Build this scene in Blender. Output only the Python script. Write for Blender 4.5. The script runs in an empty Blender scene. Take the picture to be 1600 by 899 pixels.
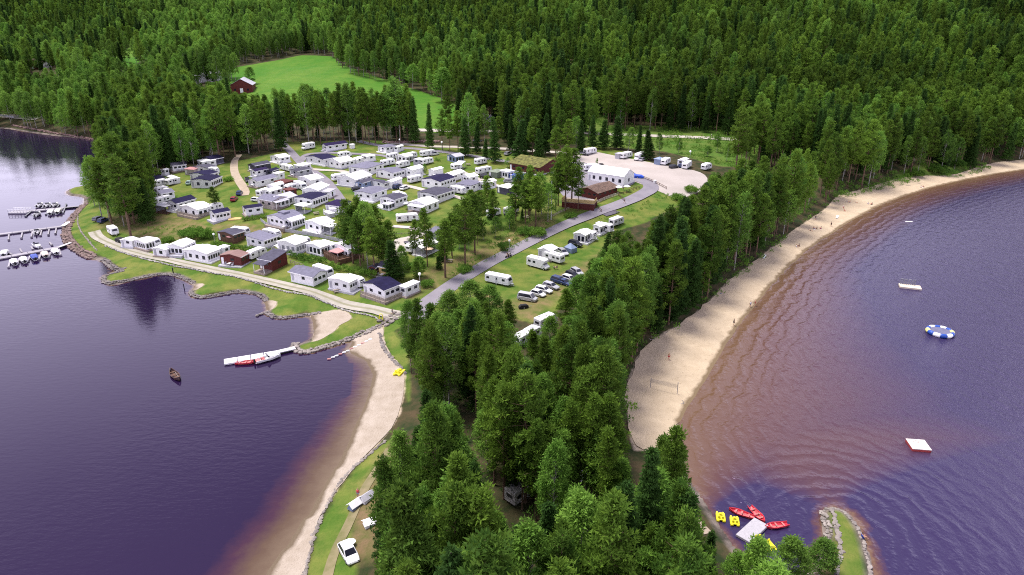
import bpy, bmesh, math, random
import numpy as np
from mathutils import Vector, Matrix
from mathutils.geometry import delaunay_2d_cdt

R = math.radians
rng = np.random.default_rng(7)
random.seed(7)
SC = bpy.context.scene
COL = SC.collection

# ------------------------------------------------------------------ camera
FPX, UC, VC = 1067.0, 800.0, 449.5
PITCH, CAMZ = 21.7, 68.0
cam_d = bpy.data.cameras.new('camera'); cam = bpy.data.objects.new('camera', cam_d); COL.objects.link(cam)
cam.location = (0, 0, CAMZ); cam.rotation_euler = (R(90 - PITCH), 0, 0)
cam_d.sensor_width = 36; cam_d.lens = 36 * FPX / 1600.0
cam_d.clip_start = 0.5; cam_d.clip_end = 12000
SC.camera = cam

# ------------------------------------------------------------------ world, sun, exposure
SUN_EL, SUN_AZ = 68.0, -60.0            # azimuth measured from +Y towards +X
w = bpy.data.worlds.new('World'); SC.world = w; w.use_nodes = True
nt = w.node_tree; nt.nodes.clear()
wo = nt.nodes.new('ShaderNodeOutputWorld'); bg = nt.nodes.new('ShaderNodeBackground')
sky = nt.nodes.new('ShaderNodeTexSky'); sky.sky_type = 'NISHITA'; sky.sun_disc = False
sky.sun_elevation = R(SUN_EL); sky.sun_rotation = R(SUN_AZ); sky.altitude = 300; sky.air_density = 1.0; sky.dust_density = 1.5; sky.ozone_density = 2.0
tc = nt.nodes.new('ShaderNodeTexCoord'); mp = nt.nodes.new('ShaderNodeMapping'); mp.inputs['Scale'].default_value = (1.0, 1.0, 2.6)
ns = nt.nodes.new('ShaderNodeTexNoise'); ns.inputs['Scale'].default_value = 2.2; ns.inputs['Detail'].default_value = 6; ns.inputs['Roughness'].default_value = .55
rp = nt.nodes.new('ShaderNodeValToRGB'); rp.color_ramp.elements[0].position = .38; rp.color_ramp.elements[1].position = .6
rp.color_ramp.elements[0].color = (.35, .35, .35, 1)
mx = nt.nodes.new('ShaderNodeMix'); mx.data_type = 'RGBA'
mx.inputs[7].default_value = (9.5, 9.0, 10.4, 1)       # cloud radiance, in the units of the sky texture
nt.links.new(tc.outputs['Generated'], mp.inputs[0]); nt.links.new(mp.outputs[0], ns.inputs['Vector'])
sxz = nt.nodes.new('ShaderNodeSeparateXYZ'); nt.links.new(tc.outputs['Generated'], sxz.inputs[0])
lowm = nt.nodes.new('ShaderNodeMapRange'); lowm.inputs[1].default_value = .62; lowm.inputs[2].default_value = .12; lowm.inputs[3].default_value = 0; lowm.inputs[4].default_value = .34; nt.links.new(sxz.outputs[2], lowm.inputs[0])
adn = nt.nodes.new('ShaderNodeMath'); nt.links.new(ns.outputs['Fac'], adn.inputs[0]); nt.links.new(lowm.outputs[0], adn.inputs[1])
nt.links.new(adn.outputs[0], rp.inputs[0]); nt.links.new(rp.outputs[0], mx.inputs[0])
brt = nt.nodes.new('ShaderNodeMapRange'); brt.inputs[1].default_value = .55; brt.inputs[2].default_value = .12; brt.inputs[3].default_value = .95; brt.inputs[4].default_value = 2.3; nt.links.new(sxz.outputs[2], brt.inputs[0])
cld = nt.nodes.new('ShaderNodeVectorMath'); cld.operation = 'SCALE'; cld.inputs[0].default_value = (8.2, 7.8, 9.8); nt.links.new(brt.outputs[0], cld.inputs['Scale']); nt.links.new(cld.outputs[0], mx.inputs[7])
nt.links.new(sky.outputs[0], mx.inputs[6]); nt.links.new(mx.outputs[2], bg.inputs['Color'])
bg.inputs['Strength'].default_value = 0.085
nt.links.new(bg.outputs[0], wo.inputs[0])
sd_ = bpy.data.lights.new('sun', 'SUN'); sun = bpy.data.objects.new('sun', sd_); COL.objects.link(sun)
sd_.energy = 4.0; sd_.angle = R(24); sd_.color = (1.0, .955, .88)
_el, _az = R(SUN_EL), R(SUN_AZ)
sun.rotation_euler = Vector((math.sin(_az) * math.cos(_el), math.cos(_az) * math.cos(_el), math.sin(_el))).to_track_quat('Z', 'Y').to_euler()
vs = SC.view_settings; vs.view_transform = 'Standard'; vs.look = 'None'; vs.gamma = 1; vs.use_curve_mapping = False; vs.exposure = 0.58
SC.cycles.max_bounces = 5; SC.cycles.diffuse_bounces = 2; SC.cycles.glossy_bounces = 2; SC.cycles.transmission_bounces = 3
SC.cycles.use_denoising = False; SC.cycles.use_adaptive_sampling = False; SC.cycles.pixel_filter_type = 'BLACKMAN_HARRIS'; SC.cycles.filter_width = 1.05; SC.cycles.sample_clamp_indirect = 4

# ------------------------------------------------------------------ pixel <-> world (reading the photograph as a map)
cp, sp_ = math.cos(R(PITCH)), math.sin(R(PITCH))
def ray(u, v):
    x = (u - UC) / FPX; z = (VC - v) / FPX
    return np.array([x, cp + z * sp_, -sp_ + z * cp])
def W(u, v, z=0.0):
    d = ray(u, v); t = (z - CAMZ) / d[2]
    return (d[0] * t, d[1] * t)
def proj(X, Y, Z):
    X = np.asarray(X, float); Y = np.asarray(Y, float); Z = np.asarray(Z, float) - CAMZ
    fwd = Y * cp - Z * sp_; up = Y * sp_ + Z * cp
    fwd = np.maximum(fwd, .1)
    return UC + FPX * X / fwd, VC - FPX * up / fwd
ZO = dict(A=(220, 225, 7.19), B=(420, 210, 7.19), C=(330, 310, 7.19), D=(140, 310, 7.19), E=(440, 390, 7.19), F=(700, 230, 7.19),
          G=(860, 210, 6.154), H=(740, 330, 6.154), N=(600, 210, 7.19), S=(520, 310, 7.19), I=(640, 420, 5.618), M=(0, 300, 6.9125),
          Q=(330, 470, 4.73), R=(430, 680, 4.0), T=(1050, 730, 4.571), V=(0, 225, 4.0), K=(150, 400, 5.287), J=(1100, 240, 3.2),
          O=(950, 450, 2.997), P=(660, 150, 5.287), U=(0, 0, 1.0), X=(0, 0, 3.995))
def zz(k, x, y):
    a, b, s = ZO[k]; return (a + x / s, b + y / s)
def poly(pts, z=0.0):
    return np.array([W(p[0], p[1], p[2] if len(p) > 2 else z) for p in pts])

def inpoly(px, py, P):
    px = np.asarray(px, float); py = np.asarray(py, float); c = np.zeros(px.shape, bool)
    x1, y1 = P[:, 0], P[:, 1]; x2, y2 = np.roll(x1, -1), np.roll(y1, -1)
    for a, b, c2, d in zip(x1, y1, x2, y2):
        if b == d: continue
        m = ((b > py) != (d > py)) & (px < (c2 - a) * (py - b) / (d - b) + a)
        c ^= m
    return c
def sdist(px, py, P, closed=True):
    px = np.asarray(px, float); py = np.asarray(py, float); best = np.full(px.shape, 1e9)
    n = len(P)
    for i in range(n if closed else n - 1):
        a = P[i]; b = P[(i + 1) % n]; d = b - a; L = d @ d + 1e-9
        t = np.clip(((px - a[0]) * d[0] + (py - a[1]) * d[1]) / L, 0, 1)
        q = (px - a[0] - t * d[0]) ** 2 + (py - a[1] - t * d[1]) ** 2
        np.minimum(best, q, out=best)
    best = np.sqrt(best)
    if closed: best = np.where(inpoly(px, py, P), best, -best)
    return best
def smooth_line(P, n=3, closed=True):
    P = np.asarray(P, float)
    for _ in range(n):
        if closed:
            Q = np.roll(P, -1, 0); P = np.stack([.75 * P + .25 * Q, .25 * P + .75 * Q], 1).reshape(-1, P.shape[1])
        else:
            Q = P[1:]; A = P[:-1]; M = np.stack([.75 * A + .25 * Q, .25 * A + .75 * Q], 1).reshape(-1, P.shape[1])
            P = np.vstack([P[:1], M, P[-1:]])
    return P
_h = np.random.default_rng(3).random(65536)
def vnoise(x, y, s, seed=0):
    x = np.asarray(x) / s; y = np.asarray(y) / s; xi = np.floor(x).astype(int); yi = np.floor(y).astype(int); fx = x - xi; fy = y - yi
    fx = fx * fx * (3 - 2 * fx); fy = fy * fy * (3 - 2 * fy)
    g = lambda a, b: _h[(a * 7349 + b * 9151 + seed * 7919) & 65535]
    return (g(xi, yi) * (1 - fx) + g(xi + 1, yi) * fx) * (1 - fy) + (g(xi, yi + 1) * (1 - fx) + g(xi + 1, yi + 1) * fx) * fy - .5

# ------------------------------------------------------------------ shorelines
left_px = [(-900, 190), (-300, 194), (0, 199), (40, 206), (90, 213), (130, 216), (165, 222), (178, 240), (160, 262), (148, 292), (132, 293), (110, 295),
 (104, 300), (108, 306), (132, 307), (134, 318), (119, 333), (107, 350), (101, 365), (110, 384), (120, 391), (130, 397), (142, 404), (162, 407), (172, 417),
 (181, 424), (193, 422), (175, 428), (163, 432), (160, 440), (170, 446), (184, 445), (197, 441), (229, 433), (256, 429), (273, 431), (290, 437), (301, 444),
 (304, 450), (298, 456), (298, 463), (313, 467), (331, 465), (358, 459), (377, 456), (401, 460), (411, 465), (416, 474), (418, 484), (416, 490), (424, 496), (436, 499),
 (450, 498), (465, 495), (484, 493), (490, 499), (492, 515), (488, 532), (461, 539), (457, 545), (465, 552), (478, 552), (499, 547), (520, 540), (545, 533), (553, 533),
 (552, 541), (540, 549), (556, 553), (573, 562), (584, 573), (586, 590), (584, 608), (576, 630), (566, 654), (553, 682), (540, 712), (522, 745), (505, 775), (485, 808), (463, 840),
 (428, 888), (400, 930), (350, 1010), (300, 1100)]
LAKE_L = np.vstack([smooth_line(poly(left_px), 2, False), [(-60, 10), (-60, -80), (-1500, -80), (-1500, 480)]])
right_px = [(2600, 236), (1900, 240), (1700, 252), (1640, 258), (1600, 265), (1550, 272), (1500, 282), (1460, 291), (1420, 303), (1380, 317), (1340, 337), (1300, 362), (1260, 388), (1230, 415),
 (1200, 448), (1175, 477), (1150, 509), (1125, 545), (1105, 580), (1085, 612), (1065, 642), (1055, 668), (1058, 705), (1070, 742), (1092, 775), (1115, 810), (1135, 842),
 (1165, 880), (1205, 905), (1240, 912), (1268, 893), (1281, 862), (1288, 838), (1284, 815), (1281, 799), (1300, 793), (1320, 799), (1338, 818), (1350, 843), (1358, 872), (1364, 899),
 (1368, 950), (1355, 1020), (1330, 1100), (1300, 1200)]
LAKE_R = np.vstack([smooth_line(poly(right_px), 2, False), [(25, -10), (25, -80), (1800, -80), (1800, 400)]])
sandR_px = [(1600, 268), (1500, 286), (1420, 307), (1340, 342), (1260, 394), (1205, 452), (1155, 514), (1110, 586), (1070, 648), (1050, 676), (1052, 700), (990, 712), (983, 670), (975, 625), (985, 590), (1003, 555),
 (1035, 528), (1062, 515), (1090, 492), (1115, 468), (1138, 443), (1170, 420), (1205, 391), (1245, 360), (1285, 334), (1310, 310), (1350, 300), (1400, 284), (1440, 279), (1490, 277), (1530, 264), (1560, 257), (1620, 252), (1700, 250), (1800, 243), (1800, 250)]
SAND_R = poly(sandR_px)
SAND_L = poly([(600, 512), (575, 520), (553, 530), (545, 545), (560, 562), (578, 580), (578, 600), (568, 630), (556, 656), (530, 710), (500, 765), (455, 835), (415, 893), (340, 1010), (440, 1010), (477, 905), (488, 845), (500, 805), (525, 768), (552, 733), (598, 692), (626, 650), (632, 610), (634, 585), (616, 568), (603, 545), (598, 530)])
SAND_B = poly([(482, 492), (492, 516), (486, 536), (500, 533), (524, 521), (530, 512), (552, 503), (545, 494), (532, 488), (500, 490)])
SAND_C = poly([(303, 445), (302, 456), (312, 452), (320, 447), (316, 444)])
SAND_D = poly([(412, 470), (417, 488), (428, 484), (434, 474), (428, 471)])
SANDS = [SAND_R, SAND_L, SAND_B, SAND_C, SAND_D]

# ------------------------------------------------------------------ terrain height
ctrl = [(650, 600, 2.2), (800, 700, 3), (900, 600, 3), (700, 800, 2.5), (900, 850, 2.5), (1000, 700, 1.8), (700, 1000, 2.5), (1000, 1000, 2.5), (1320, 880, 1.1), (800, 1300, 2.5),
 (620, 500, 2.0), (500, 470, 1.8), (400, 440, 1.8), (250, 400, 1.8), (160, 370, 1.8), (130, 340, 1.5), (540, 440, 2.5), (300, 390, 2.2), (420, 400, 2.6), (600, 460, 2.5),
 (690, 460, 2.6), (750, 425, 3.2), (800, 395, 3.8), (850, 370, 4.5), (890, 355, 5.5), (940, 330, 7), (1000, 306, 8.5), (1020, 290, 9), (830, 430, 3.2), (880, 400, 3.5), (930, 370, 4),
 (400, 375, 3.2), (510, 388, 3.4), (380, 347, 5.3), (450, 352, 5.3), (550, 378, 4.9), (640, 385, 4.8), (300, 335, 4.8), (250, 300, 6), (640, 340, 6.5), (700, 330, 7), (560, 300, 8), (460, 270, 8), (700, 270, 9),
 (600, 250, 10), (500, 230, 10.5), (780, 270, 9.5), (860, 290, 9), (930, 250, 11), (1000, 265, 11), (1080, 275, 10.3), (900, 230, 12), (700, 205, 13), (850, 207, 13), (1000, 212, 12.5), (1150, 218, 11.5),
 (1270, 223, 10.5), (1450, 216, 9.5), (1600, 206, 9), (1200, 350, 3), (1300, 315, 3.5), (1100, 430, 2.6), (1100, 330, 5), (1400, 275, 3), (1500, 266, 3.4), (1150, 290, 7), (1030, 400, 3.4), (980, 500, 2.8),
 (0, 188, 4), (60, 192, 4), (200, 205, 8), (400, 200, 13), (300, 240, 9), (170, 262, 4), (650, 182, 16), (600, 142, 23), (480, 95, 35), (400, 140, 25), (200, 86, 34), (100, 108, 27), (0, 130, 15)]
CW = [(*W(u, v, z), z) for u, v, z in ctrl] + [(0, 800, 62), (0, 1000, 95), (-400, 800, 50), (-400, 1000, 82), (-800, 700, 35), (-800, 1000, 90), (150, 470, 30), (180, 600, 58), (200, 800, 100),
 (380, 450, 26), (400, 600, 62), (400, 900, 130), (0, 560, 38), (800, 600, 60), (900, 900, 120), (-400, 600, 24), (-600, 560, 14), (0, 1500, 190), (-900, 1500, 190), (900, 1500, 220), (0, 3200, 420), (-2500, 3200, 420), (2500, 3200, 420), (-2500, 900, 90), (2500, 900, 120), (0, 20, 2.5)]
CW = np.array(CW); CS = 300.0
def _phi(r2): return .5 * r2 * np.log(r2 + 1e-12)
_P = CW[:, :2] / CS
_K = _phi(((_P[:, None] - _P[None]) ** 2).sum(2)) + np.eye(len(_P)) * 1e-4
_A = np.zeros((len(_P) + 3,) * 2); _A[:len(_P), :len(_P)] = _K; _A[:len(_P), -3] = 1; _A[:len(_P), -2:] = _P; _A[-3, :len(_P)] = 1; _A[-2:, :len(_P)] = _P.T
_S = np.linalg.solve(_A, np.concatenate([CW[:, 2], [0, 0, 0]]))
def target(X, Y):
    x = np.ravel(X) / CS; y = np.ravel(Y) / CS; out = np.full(x.shape, _S[-3]) + _S[-2] * x + _S[-1] * y
    for i in range(len(_P)): out += _S[i] * _phi((x - _P[i, 0]) ** 2 + (y - _P[i, 1]) ** 2)
    return out.reshape(np.shape(X))
def lake_d(X, Y):            # metres from the water's edge, positive on land
    return np.minimum(-sdist(X, Y, LAKE_L), -sdist(X, Y, LAKE_R))
def height(X, Y, full=False):
    X = np.asarray(X, float); Y = np.asarray(Y, float)
    sd = lake_d(X, Y)
    sand = np.full(X.shape, -1e9)
    for s in SANDS: sand = np.maximum(sand, sdist(X, Y, s))
    T = np.maximum(target(X, Y), 1.0)
    k = np.clip((sand + 14) / 16, 0, 1); k = k * k * (3 - 2 * k)
    T = T + vnoise(X, Y, 9, 1) * .25 * (1 - k) + vnoise(X, Y, 40, 2) * np.clip((Y - 250) / 200, 0, 1) * 4
    slope = .42 * (1 - k) + .085 * k
    land = T * np.tanh(slope * np.maximum(sd, 0) / T) + .04
    bed = -3.5 * np.tanh(.12 * np.maximum(-sd, 0) / 3.5)
    z = np.where(sd > 0, land, bed)
    return (z, sd, sand) if full else z
def at(u, v):
    d = ray(u, v); t = np.linspace(20, 1600, 600); X, Y, Z = d[0] * t, d[1] * t, CAMZ + d[2] * t
    h = np.maximum(height(X, Y), 0); below = np.nonzero(Z < h)[0]
    if not len(below): i = 599
    else: i = below[0]
    a, b = t[max(i - 1, 0)], t[i]
    tt = np.linspace(a, b, 24); hh = np.maximum(height(d[0] * tt, d[1] * tt), 0); j = np.nonzero(CAMZ + d[2] * tt < hh)[0]
    q = tt[j[0]] if len(j) else b
    return Vector((d[0] * q, d[1] * q, max(0.0, CAMZ + d[2] * q)))
def hz(x, y): return float(max(0.0, height(np.array([x]), np.array([y]))[0]))
def az(k, x, y): return at(*zz(k, x, y))

# ------------------------------------------------------------------ materials
def newmat(name):
    m = bpy.data.materials.new(name); m.use_nodes = True; n = m.node_tree
    b = n.nodes['Principled BSDF']; return m, n, b
_mc = {}
def plain(name, col, rough=.6, metal=0, vary=.12, scale=1.2, spec=.35):
    if name in _mc: return _mc[name]
    m, n, b = newmat(name)
    t = n.nodes.new('ShaderNodeTexCoord'); no = n.nodes.new('ShaderNodeTexNoise'); no.inputs['Scale'].default_value = scale; no.inputs['Detail'].default_value = 5
    n.links.new(t.outputs['Object'], no.inputs['Vector'])
    mr = n.nodes.new('ShaderNodeMapRange'); mr.inputs[3].default_value = 1 - vary; mr.inputs[4].default_value = 1 + vary; mr.inputs[1].default_value = .3; mr.inputs[2].default_value = .7
    n.links.new(no.outputs['Fac'], mr.inputs[0])
    oi = n.nodes.new('ShaderNodeObjectInfo'); r2 = n.nodes.new('ShaderNodeMapRange'); r2.inputs[3].default_value = .86; r2.inputs[4].default_value = 1.08; n.links.new(oi.outputs['Random'], r2.inputs[0])
    mm = n.nodes.new('ShaderNodeMath'); mm.operation = 'MULTIPLY'; n.links.new(mr.outputs[0], mm.inputs[0]); n.links.new(r2.outputs[0], mm.inputs[1]); mr = mm
    v = n.nodes.new('ShaderNodeVectorMath'); v.operation = 'SCALE'; v.inputs[0].default_value = col[:3]; n.links.new(mr.outputs[0], v.inputs['Scale'])
    n.links.new(v.outputs[0], b.inputs['Base Color']); b.inputs['Roughness'].default_value = rough; b.inputs['Metallic'].default_value = metal
    b.inputs['Specular IOR Level'].default_value = spec
    _mc[name] = m; return m
def leafmat(name, c1, c2, vary=.38):
    m, n, b = newmat(name)
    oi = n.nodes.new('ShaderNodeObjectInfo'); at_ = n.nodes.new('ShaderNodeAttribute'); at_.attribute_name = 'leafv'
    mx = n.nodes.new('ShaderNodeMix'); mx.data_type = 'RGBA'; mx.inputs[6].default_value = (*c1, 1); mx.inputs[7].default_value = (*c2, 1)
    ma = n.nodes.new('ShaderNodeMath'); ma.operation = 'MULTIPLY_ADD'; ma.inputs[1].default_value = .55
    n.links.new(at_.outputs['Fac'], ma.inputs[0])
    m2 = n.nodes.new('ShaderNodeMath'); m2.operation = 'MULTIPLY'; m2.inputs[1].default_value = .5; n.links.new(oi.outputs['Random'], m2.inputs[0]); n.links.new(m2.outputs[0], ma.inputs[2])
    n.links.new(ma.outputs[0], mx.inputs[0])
    # patches of lighter and darker stands of trees
    ge = n.nodes.new('ShaderNodeNewGeometry'); no = n.nodes.new('ShaderNodeTexNoise'); no.inputs['Scale'].default_value = .022; no.inputs['Detail'].default_value = 3
    n.links.new(oi.outputs['Location'], no.inputs['Vector'])
    mr = n.nodes.new('ShaderNodeMapRange'); mr.inputs[1].default_value = .35; mr.inputs[2].default_value = .65; mr.inputs[3].default_value = 1 - vary; mr.inputs[4].default_value = 1 + vary
    n.links.new(no.outputs['Fac'], mr.inputs[0])
    v = n.nodes.new('ShaderNodeVectorMath'); v.operation = 'SCALE'; n.links.new(mx.outputs[2], v.inputs[0]); n.links.new(mr.outputs[0], v.inputs['Scale'])
    n.links.new(v.outputs[0], b.inputs['Base Color']); b.inputs['Roughness'].default_value = .75; b.inputs['Specular IOR Level'].default_value = .1
    tr = n.nodes.new('ShaderNodeBsdfTranslucent'); n.links.new(v.outputs[0], tr.inputs['Color'])
    ms = n.nodes.new('ShaderNodeMixShader'); ms.inputs[0].default_value = .36
    n.links.new(b.outputs[0], ms.inputs[1]); n.links.new(tr.outputs[0], ms.inputs[2]); n.links.new(ms.outputs[0], n.nodes['Material Output'].inputs[0])
    return m
M_white = plain('white_panel', (.78, .77, .79), .45, vary=.05)
M_cream = plain('cream_panel', (.72, .69, .62), .5, vary=.06)
M_canvas = plain('white_canvas', (.8, .79, .8), .8, vary=.06)
M_lgrey = plain('light_grey', (.42, .41, .46), .6)
M_slate = plain('slate_felt', (.065, .062, .09), .9, vary=.2, spec=.15)
M_grey = plain('grey_felt', (.15, .145, .20), .9, vary=.15, spec=.15)
M_navy = plain('navy_felt', (.014, .012, .042), .9, vary=.25, spec=.12)
M_dark = plain('dark_glass', (.015, .016, .03), .12, vary=.1, spec=.6)
M_black = plain('black_rubber', (.012, .012, .014), .7)
M_redwood = plain('red_wood', (.10, .018, .015), .75, vary=.25, scale=3)
M_brown = plain('brown_wood', (.11, .055, .035), .75, vary=.25, scale=3)
M_wood = plain('weathered_wood', (.27, .22, .19), .85, vary=.25, scale=2)
M_ochre = plain('ochre_boards', (.5, .36, .15), .8, vary=.15)
M_pink = plain('faded_pink_canvas', (.45, .22, .22), .8)
M_metal = plain('galvanised_metal', (.5, .5, .52), .4, .7)
M_skirt = plain('grey_skirt', (.2, .2, .23), .7)
M_blue = plain('blue_canvas', (.03, .06, .3), .6)
M_bluegrey = plain('blue_grey_canvas', (.2, .25, .38), .7)
M_green_canvas = plain('grey_green_canvas', (.17, .2, .15), .8)
M_yellow = plain('yellow_plastic', (.85, .75, .03), .35, vary=.05)
M_boatred = plain('red_fibreglass', (.5, .03, .05), .35, vary=.12)
M_boatin = plain('faded_red_inside', (.5, .15, .15), .5, vary=.15)
M_lampwhite = plain('white_globe', (.85, .85, .82), .3, vary=.02)
M_stone = plain('bank_stone', (.165, .145, .14), .9, vary=.45, scale=.6)
M_skin = plain('skin', (.5, .28, .19), .6, vary=.05)

# ------------------------------------------------------------------ mesh helpers
def tag(o, label=None, cat=None, group=None, kind=None):
    if label: o['label'] = label
    if cat: o['category'] = cat
    if group: o['group'] = group
    if kind: o['kind'] = kind
    return o
def empty(name, loc=(0, 0, 0), rz=0):
    o = bpy.data.objects.new(name, None); COL.objects.link(o); o.location = loc; o.rotation_euler = (0, 0, rz); o.empty_display_size = .5; return o
class MB:
    def __init__(s): s.v = []; s.f = []
    def add(s, v, f):
        o = len(s.v); s.v += [tuple(p) for p in v]; s.f += [tuple(i + o for i in q) for q in f]; return s
    def box(s, x0, x1, y0, y1, z0, z1, c=0.0):
        if c <= 0:
            v = [(x, y, z) for z in (z0, z1) for x, y in ((x0, y0), (x1, y0), (x1, y1), (x0, y1))]
            return s.add(v, [(3, 2, 1, 0), (4, 5, 6, 7), (0, 1, 5, 4), (1, 2, 6, 5), (2, 3, 7, 6), (3, 0, 4, 7)])
        def ring(z, i): return [(x0 + i + c, y0 + i, z), (x1 - i - c, y0 + i, z), (x1 - i, y0 + i + c, z), (x1 - i, y1 - i - c, z), (x1 - i - c, y1 - i, z), (x0 + i + c, y1 - i, z), (x0 + i, y1 - i - c, z), (x0 + i, y0 + i + c, z)]
        v = ring(z0, 0) + ring(z1 - c, 0) + ring(z1, c * .9); f = [tuple(range(7, -1, -1)), tuple(range(16, 24))]
        for k in (0, 8):
            for i in range(8): j = (i + 1) % 8; f.append((k + i, k + j, k + 8 + j, k + 8 + i))
        return s.add(v, f)
    def prism(s, prof, y0, y1, axis='y'):      # profile of (x,z) points extruded along y
        n = len(prof)
        if axis == 'y': v = [(x, y0, z) for x, z in prof] + [(x, y1, z) for x, z in prof]
        else: v = [(y0, x, z) for x, z in prof] + [(y1, x, z) for x, z in prof]
        f = [tuple(range(n)), tuple(range(2 * n - 1, n - 1, -1))] + [(i, i + n, (i + 1) % n + n, (i + 1) % n) for i in range(n)]
        return s.add(v, f)
    def tube(s, a, b, r0, r1=None, n=8):
        r1 = r0 if r1 is None else r1; a = Vector(a); b = Vector(b); d = (b - a).normalized(); q = d.to_track_quat('Z', 'Y')
        v = []
        for c, r in ((a, r0), (b, r1)):
            for i in range(n): v.append(c + q @ Vector((r * math.cos(6.2832 * i / n), r * math.sin(6.2832 * i / n), 0)))
        return s.add(v, [tuple(range(n - 1, -1, -1)), tuple(range(n, 2 * n))] + [(i, (i + 1) % n, n + (i + 1) % n, n + i) for i in range(n)])
    def lathe(s, prof, c=(0, 0, 0), n=16):
        v = []; m = len(prof)
        for r, z in prof:
            for i in range(n): v.append((c[0] + r * math.cos(6.2832 * i / n), c[1] + r * math.sin(6.2832 * i / n), c[2] + z))
        f = [(k * n + i, k * n + (i + 1) % n, (k + 1) * n + (i + 1) % n, (k + 1) * n + i) for k in range(m - 1) for i in range(n)]
        f += [tuple(range(n - 1, -1, -1)), tuple(range((m - 1) * n, m * n))]
        return s.add(v, f)
    def mesh(s, name, mat, smooth=False):
        me = bpy.data.meshes.new(name); me.from_pydata(s.v, [], s.f); me.materials.append(mat)
        bm = bmesh.new(); bm.from_mesh(me); bmesh.ops.recalc_face_normals(bm, faces=bm.faces); bm.to_mesh(me); bm.free()
        if smooth: me.shade_smooth()
        return me
    def build(s, name, mat, parent=None, smooth=False):
        o = bpy.data.objects.new(name, s.mesh(name, mat, smooth)); COL.objects.link(o)
        if parent: o.parent = parent
        return o

def copy_tree(o, parent=None):
    c = o.copy(); COL.objects.link(c); c.parent = parent
    for ch in list(o.children): copy_tree(ch, c)
    return c
def place(o, P, rz=0, label=None, sc=1.0, group=None):
    o.location = P; o.rotation_euler = (0, 0, rz); o.scale = (sc, sc, sc)
    if label: o['label'] = label
    if group: o['group'] = group
    return o
# ================================================================== SETTING: terrain, water, roads
def grid_mesh(name, rows, cols, X, Y, Z, keep=None):
    me = bpy.data.meshes.new(name); n = rows * cols
    me.vertices.add(n); co = np.stack([X, Y, Z], -1).reshape(-1).astype(np.float32); me.vertices.foreach_set('co', co)
    i = np.arange((rows - 1) * (cols - 1)); r = i // (cols - 1); c = i % (cols - 1); a = r * cols + c
    q = np.stack([a, a + 1, a + cols + 1, a + cols], 1)
    if keep is not None: q = q[keep.reshape(-1)[q].any(1)]
    me.loops.add(q.size); me.loops.foreach_set('vertex_index', q.reshape(-1).astype(np.int32))
    me.polygons.add(len(q)); me.polygons.foreach_set('loop_start', np.arange(0, q.size, 4, dtype=np.int32))
    me.polygons.foreach_set('use_smooth', np.ones(len(q), bool)); me.update(calc_edges=True); me.validate(); return me
def fattr(me, name, a):
    at_ = me.attributes.new(name, 'FLOAT', 'POINT'); at_.data.foreach_set('value', np.ravel(a).astype(np.float32))

ys = [26.0]
while ys[-1] < 3300: ys.append(ys[-1] + max(.85, ys[-1] * (.0062 if ys[-1] < 1000 else .03)))
ys = np.array(ys); cols = 500; s = np.linspace(-1.05, 1.05, cols)
TX = s[None, :] * (ys[:, None] + 45); TY = np.repeat(ys[:, None], cols, 1)
TZ, TSD, TSAND = height(TX, TY, True)

LAWN = [poly(p) for p in (
 [(107, 355), (125, 335), (150, 310), (240, 275, 7), (330, 262, 8), (440, 238, 9.5), (450, 226, 9.5), (600, 225, 10), (760, 237, 10), (860, 250, 10), (930, 232, 11), (1000, 245, 11), (1060, 290, 9), (1070, 310, 8), (1010, 345, 6), (960, 365, 4), (920, 420, 3),
  (900, 470, 3), (830, 505, 3), (760, 480, 3), (690, 500, 2), (625, 510, 2), (600, 520, 2), (560, 530, 1), (455, 552), (480, 535), (530, 510), (480, 488), (430, 500), (415, 475), (370, 455), (300, 465), (300, 440), (170, 450), (160, 435), (190, 423), (165, 405), (120, 392)],
 [(1285, 797), (1300, 788), (1335, 800), (1365, 860), (1380, 950), (1350, 1100), (1290, 1100), (1298, 900), (1302, 850)],
 [(600, 693), (556, 735), (525, 775), (495, 830), (480, 900), (450, 1000), (560, 1000), (560, 900), (552, 850), (560, 780), (590, 735), (612, 695)],
 [(103, 292), (160, 290), (160, 310), (103, 310)],
 [(592, 522), (612, 515), (640, 560), (640, 640), (632, 600), (610, 560)])]
FIELD = [poly(p) for p in (
 [(300, 145, 23), (355, 112, 28), (400, 99, 33), (470, 84, 38), (520, 90, 36), (550, 118, 27), (600, 129, 25), (640, 140, 23), (700, 155, 20), (740, 180, 17), (740, 206, 14), (655, 207, 13), (648, 186, 16), (600, 184, 16), (440, 176, 17), (400, 160, 20)],
 [(170, 98, 31), (176, 80, 36), (225, 72, 39), (235, 92, 33), (200, 105, 29)])]
MEADOW = [poly(p) for p in (
 [(830, 200, 13), (855, 186, 15), (945, 180, 15), (950, 200, 13), (1100, 200, 13), (1300, 212, 11), (1330, 235, 9), (1240, 245, 8), (1180, 262, 8), (1120, 262, 9), (1040, 240, 11), (900, 228, 12), (830, 222, 12)],
 [(1395, 268, 4), (1480, 240, 7), (1520, 245, 6), (1490, 276, 2), (1420, 285, 2)],
 [(690, 430, 3), (740, 395, 4), (800, 350, 5), (860, 345, 5), (880, 350, 5), (800, 390, 4)])]
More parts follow.
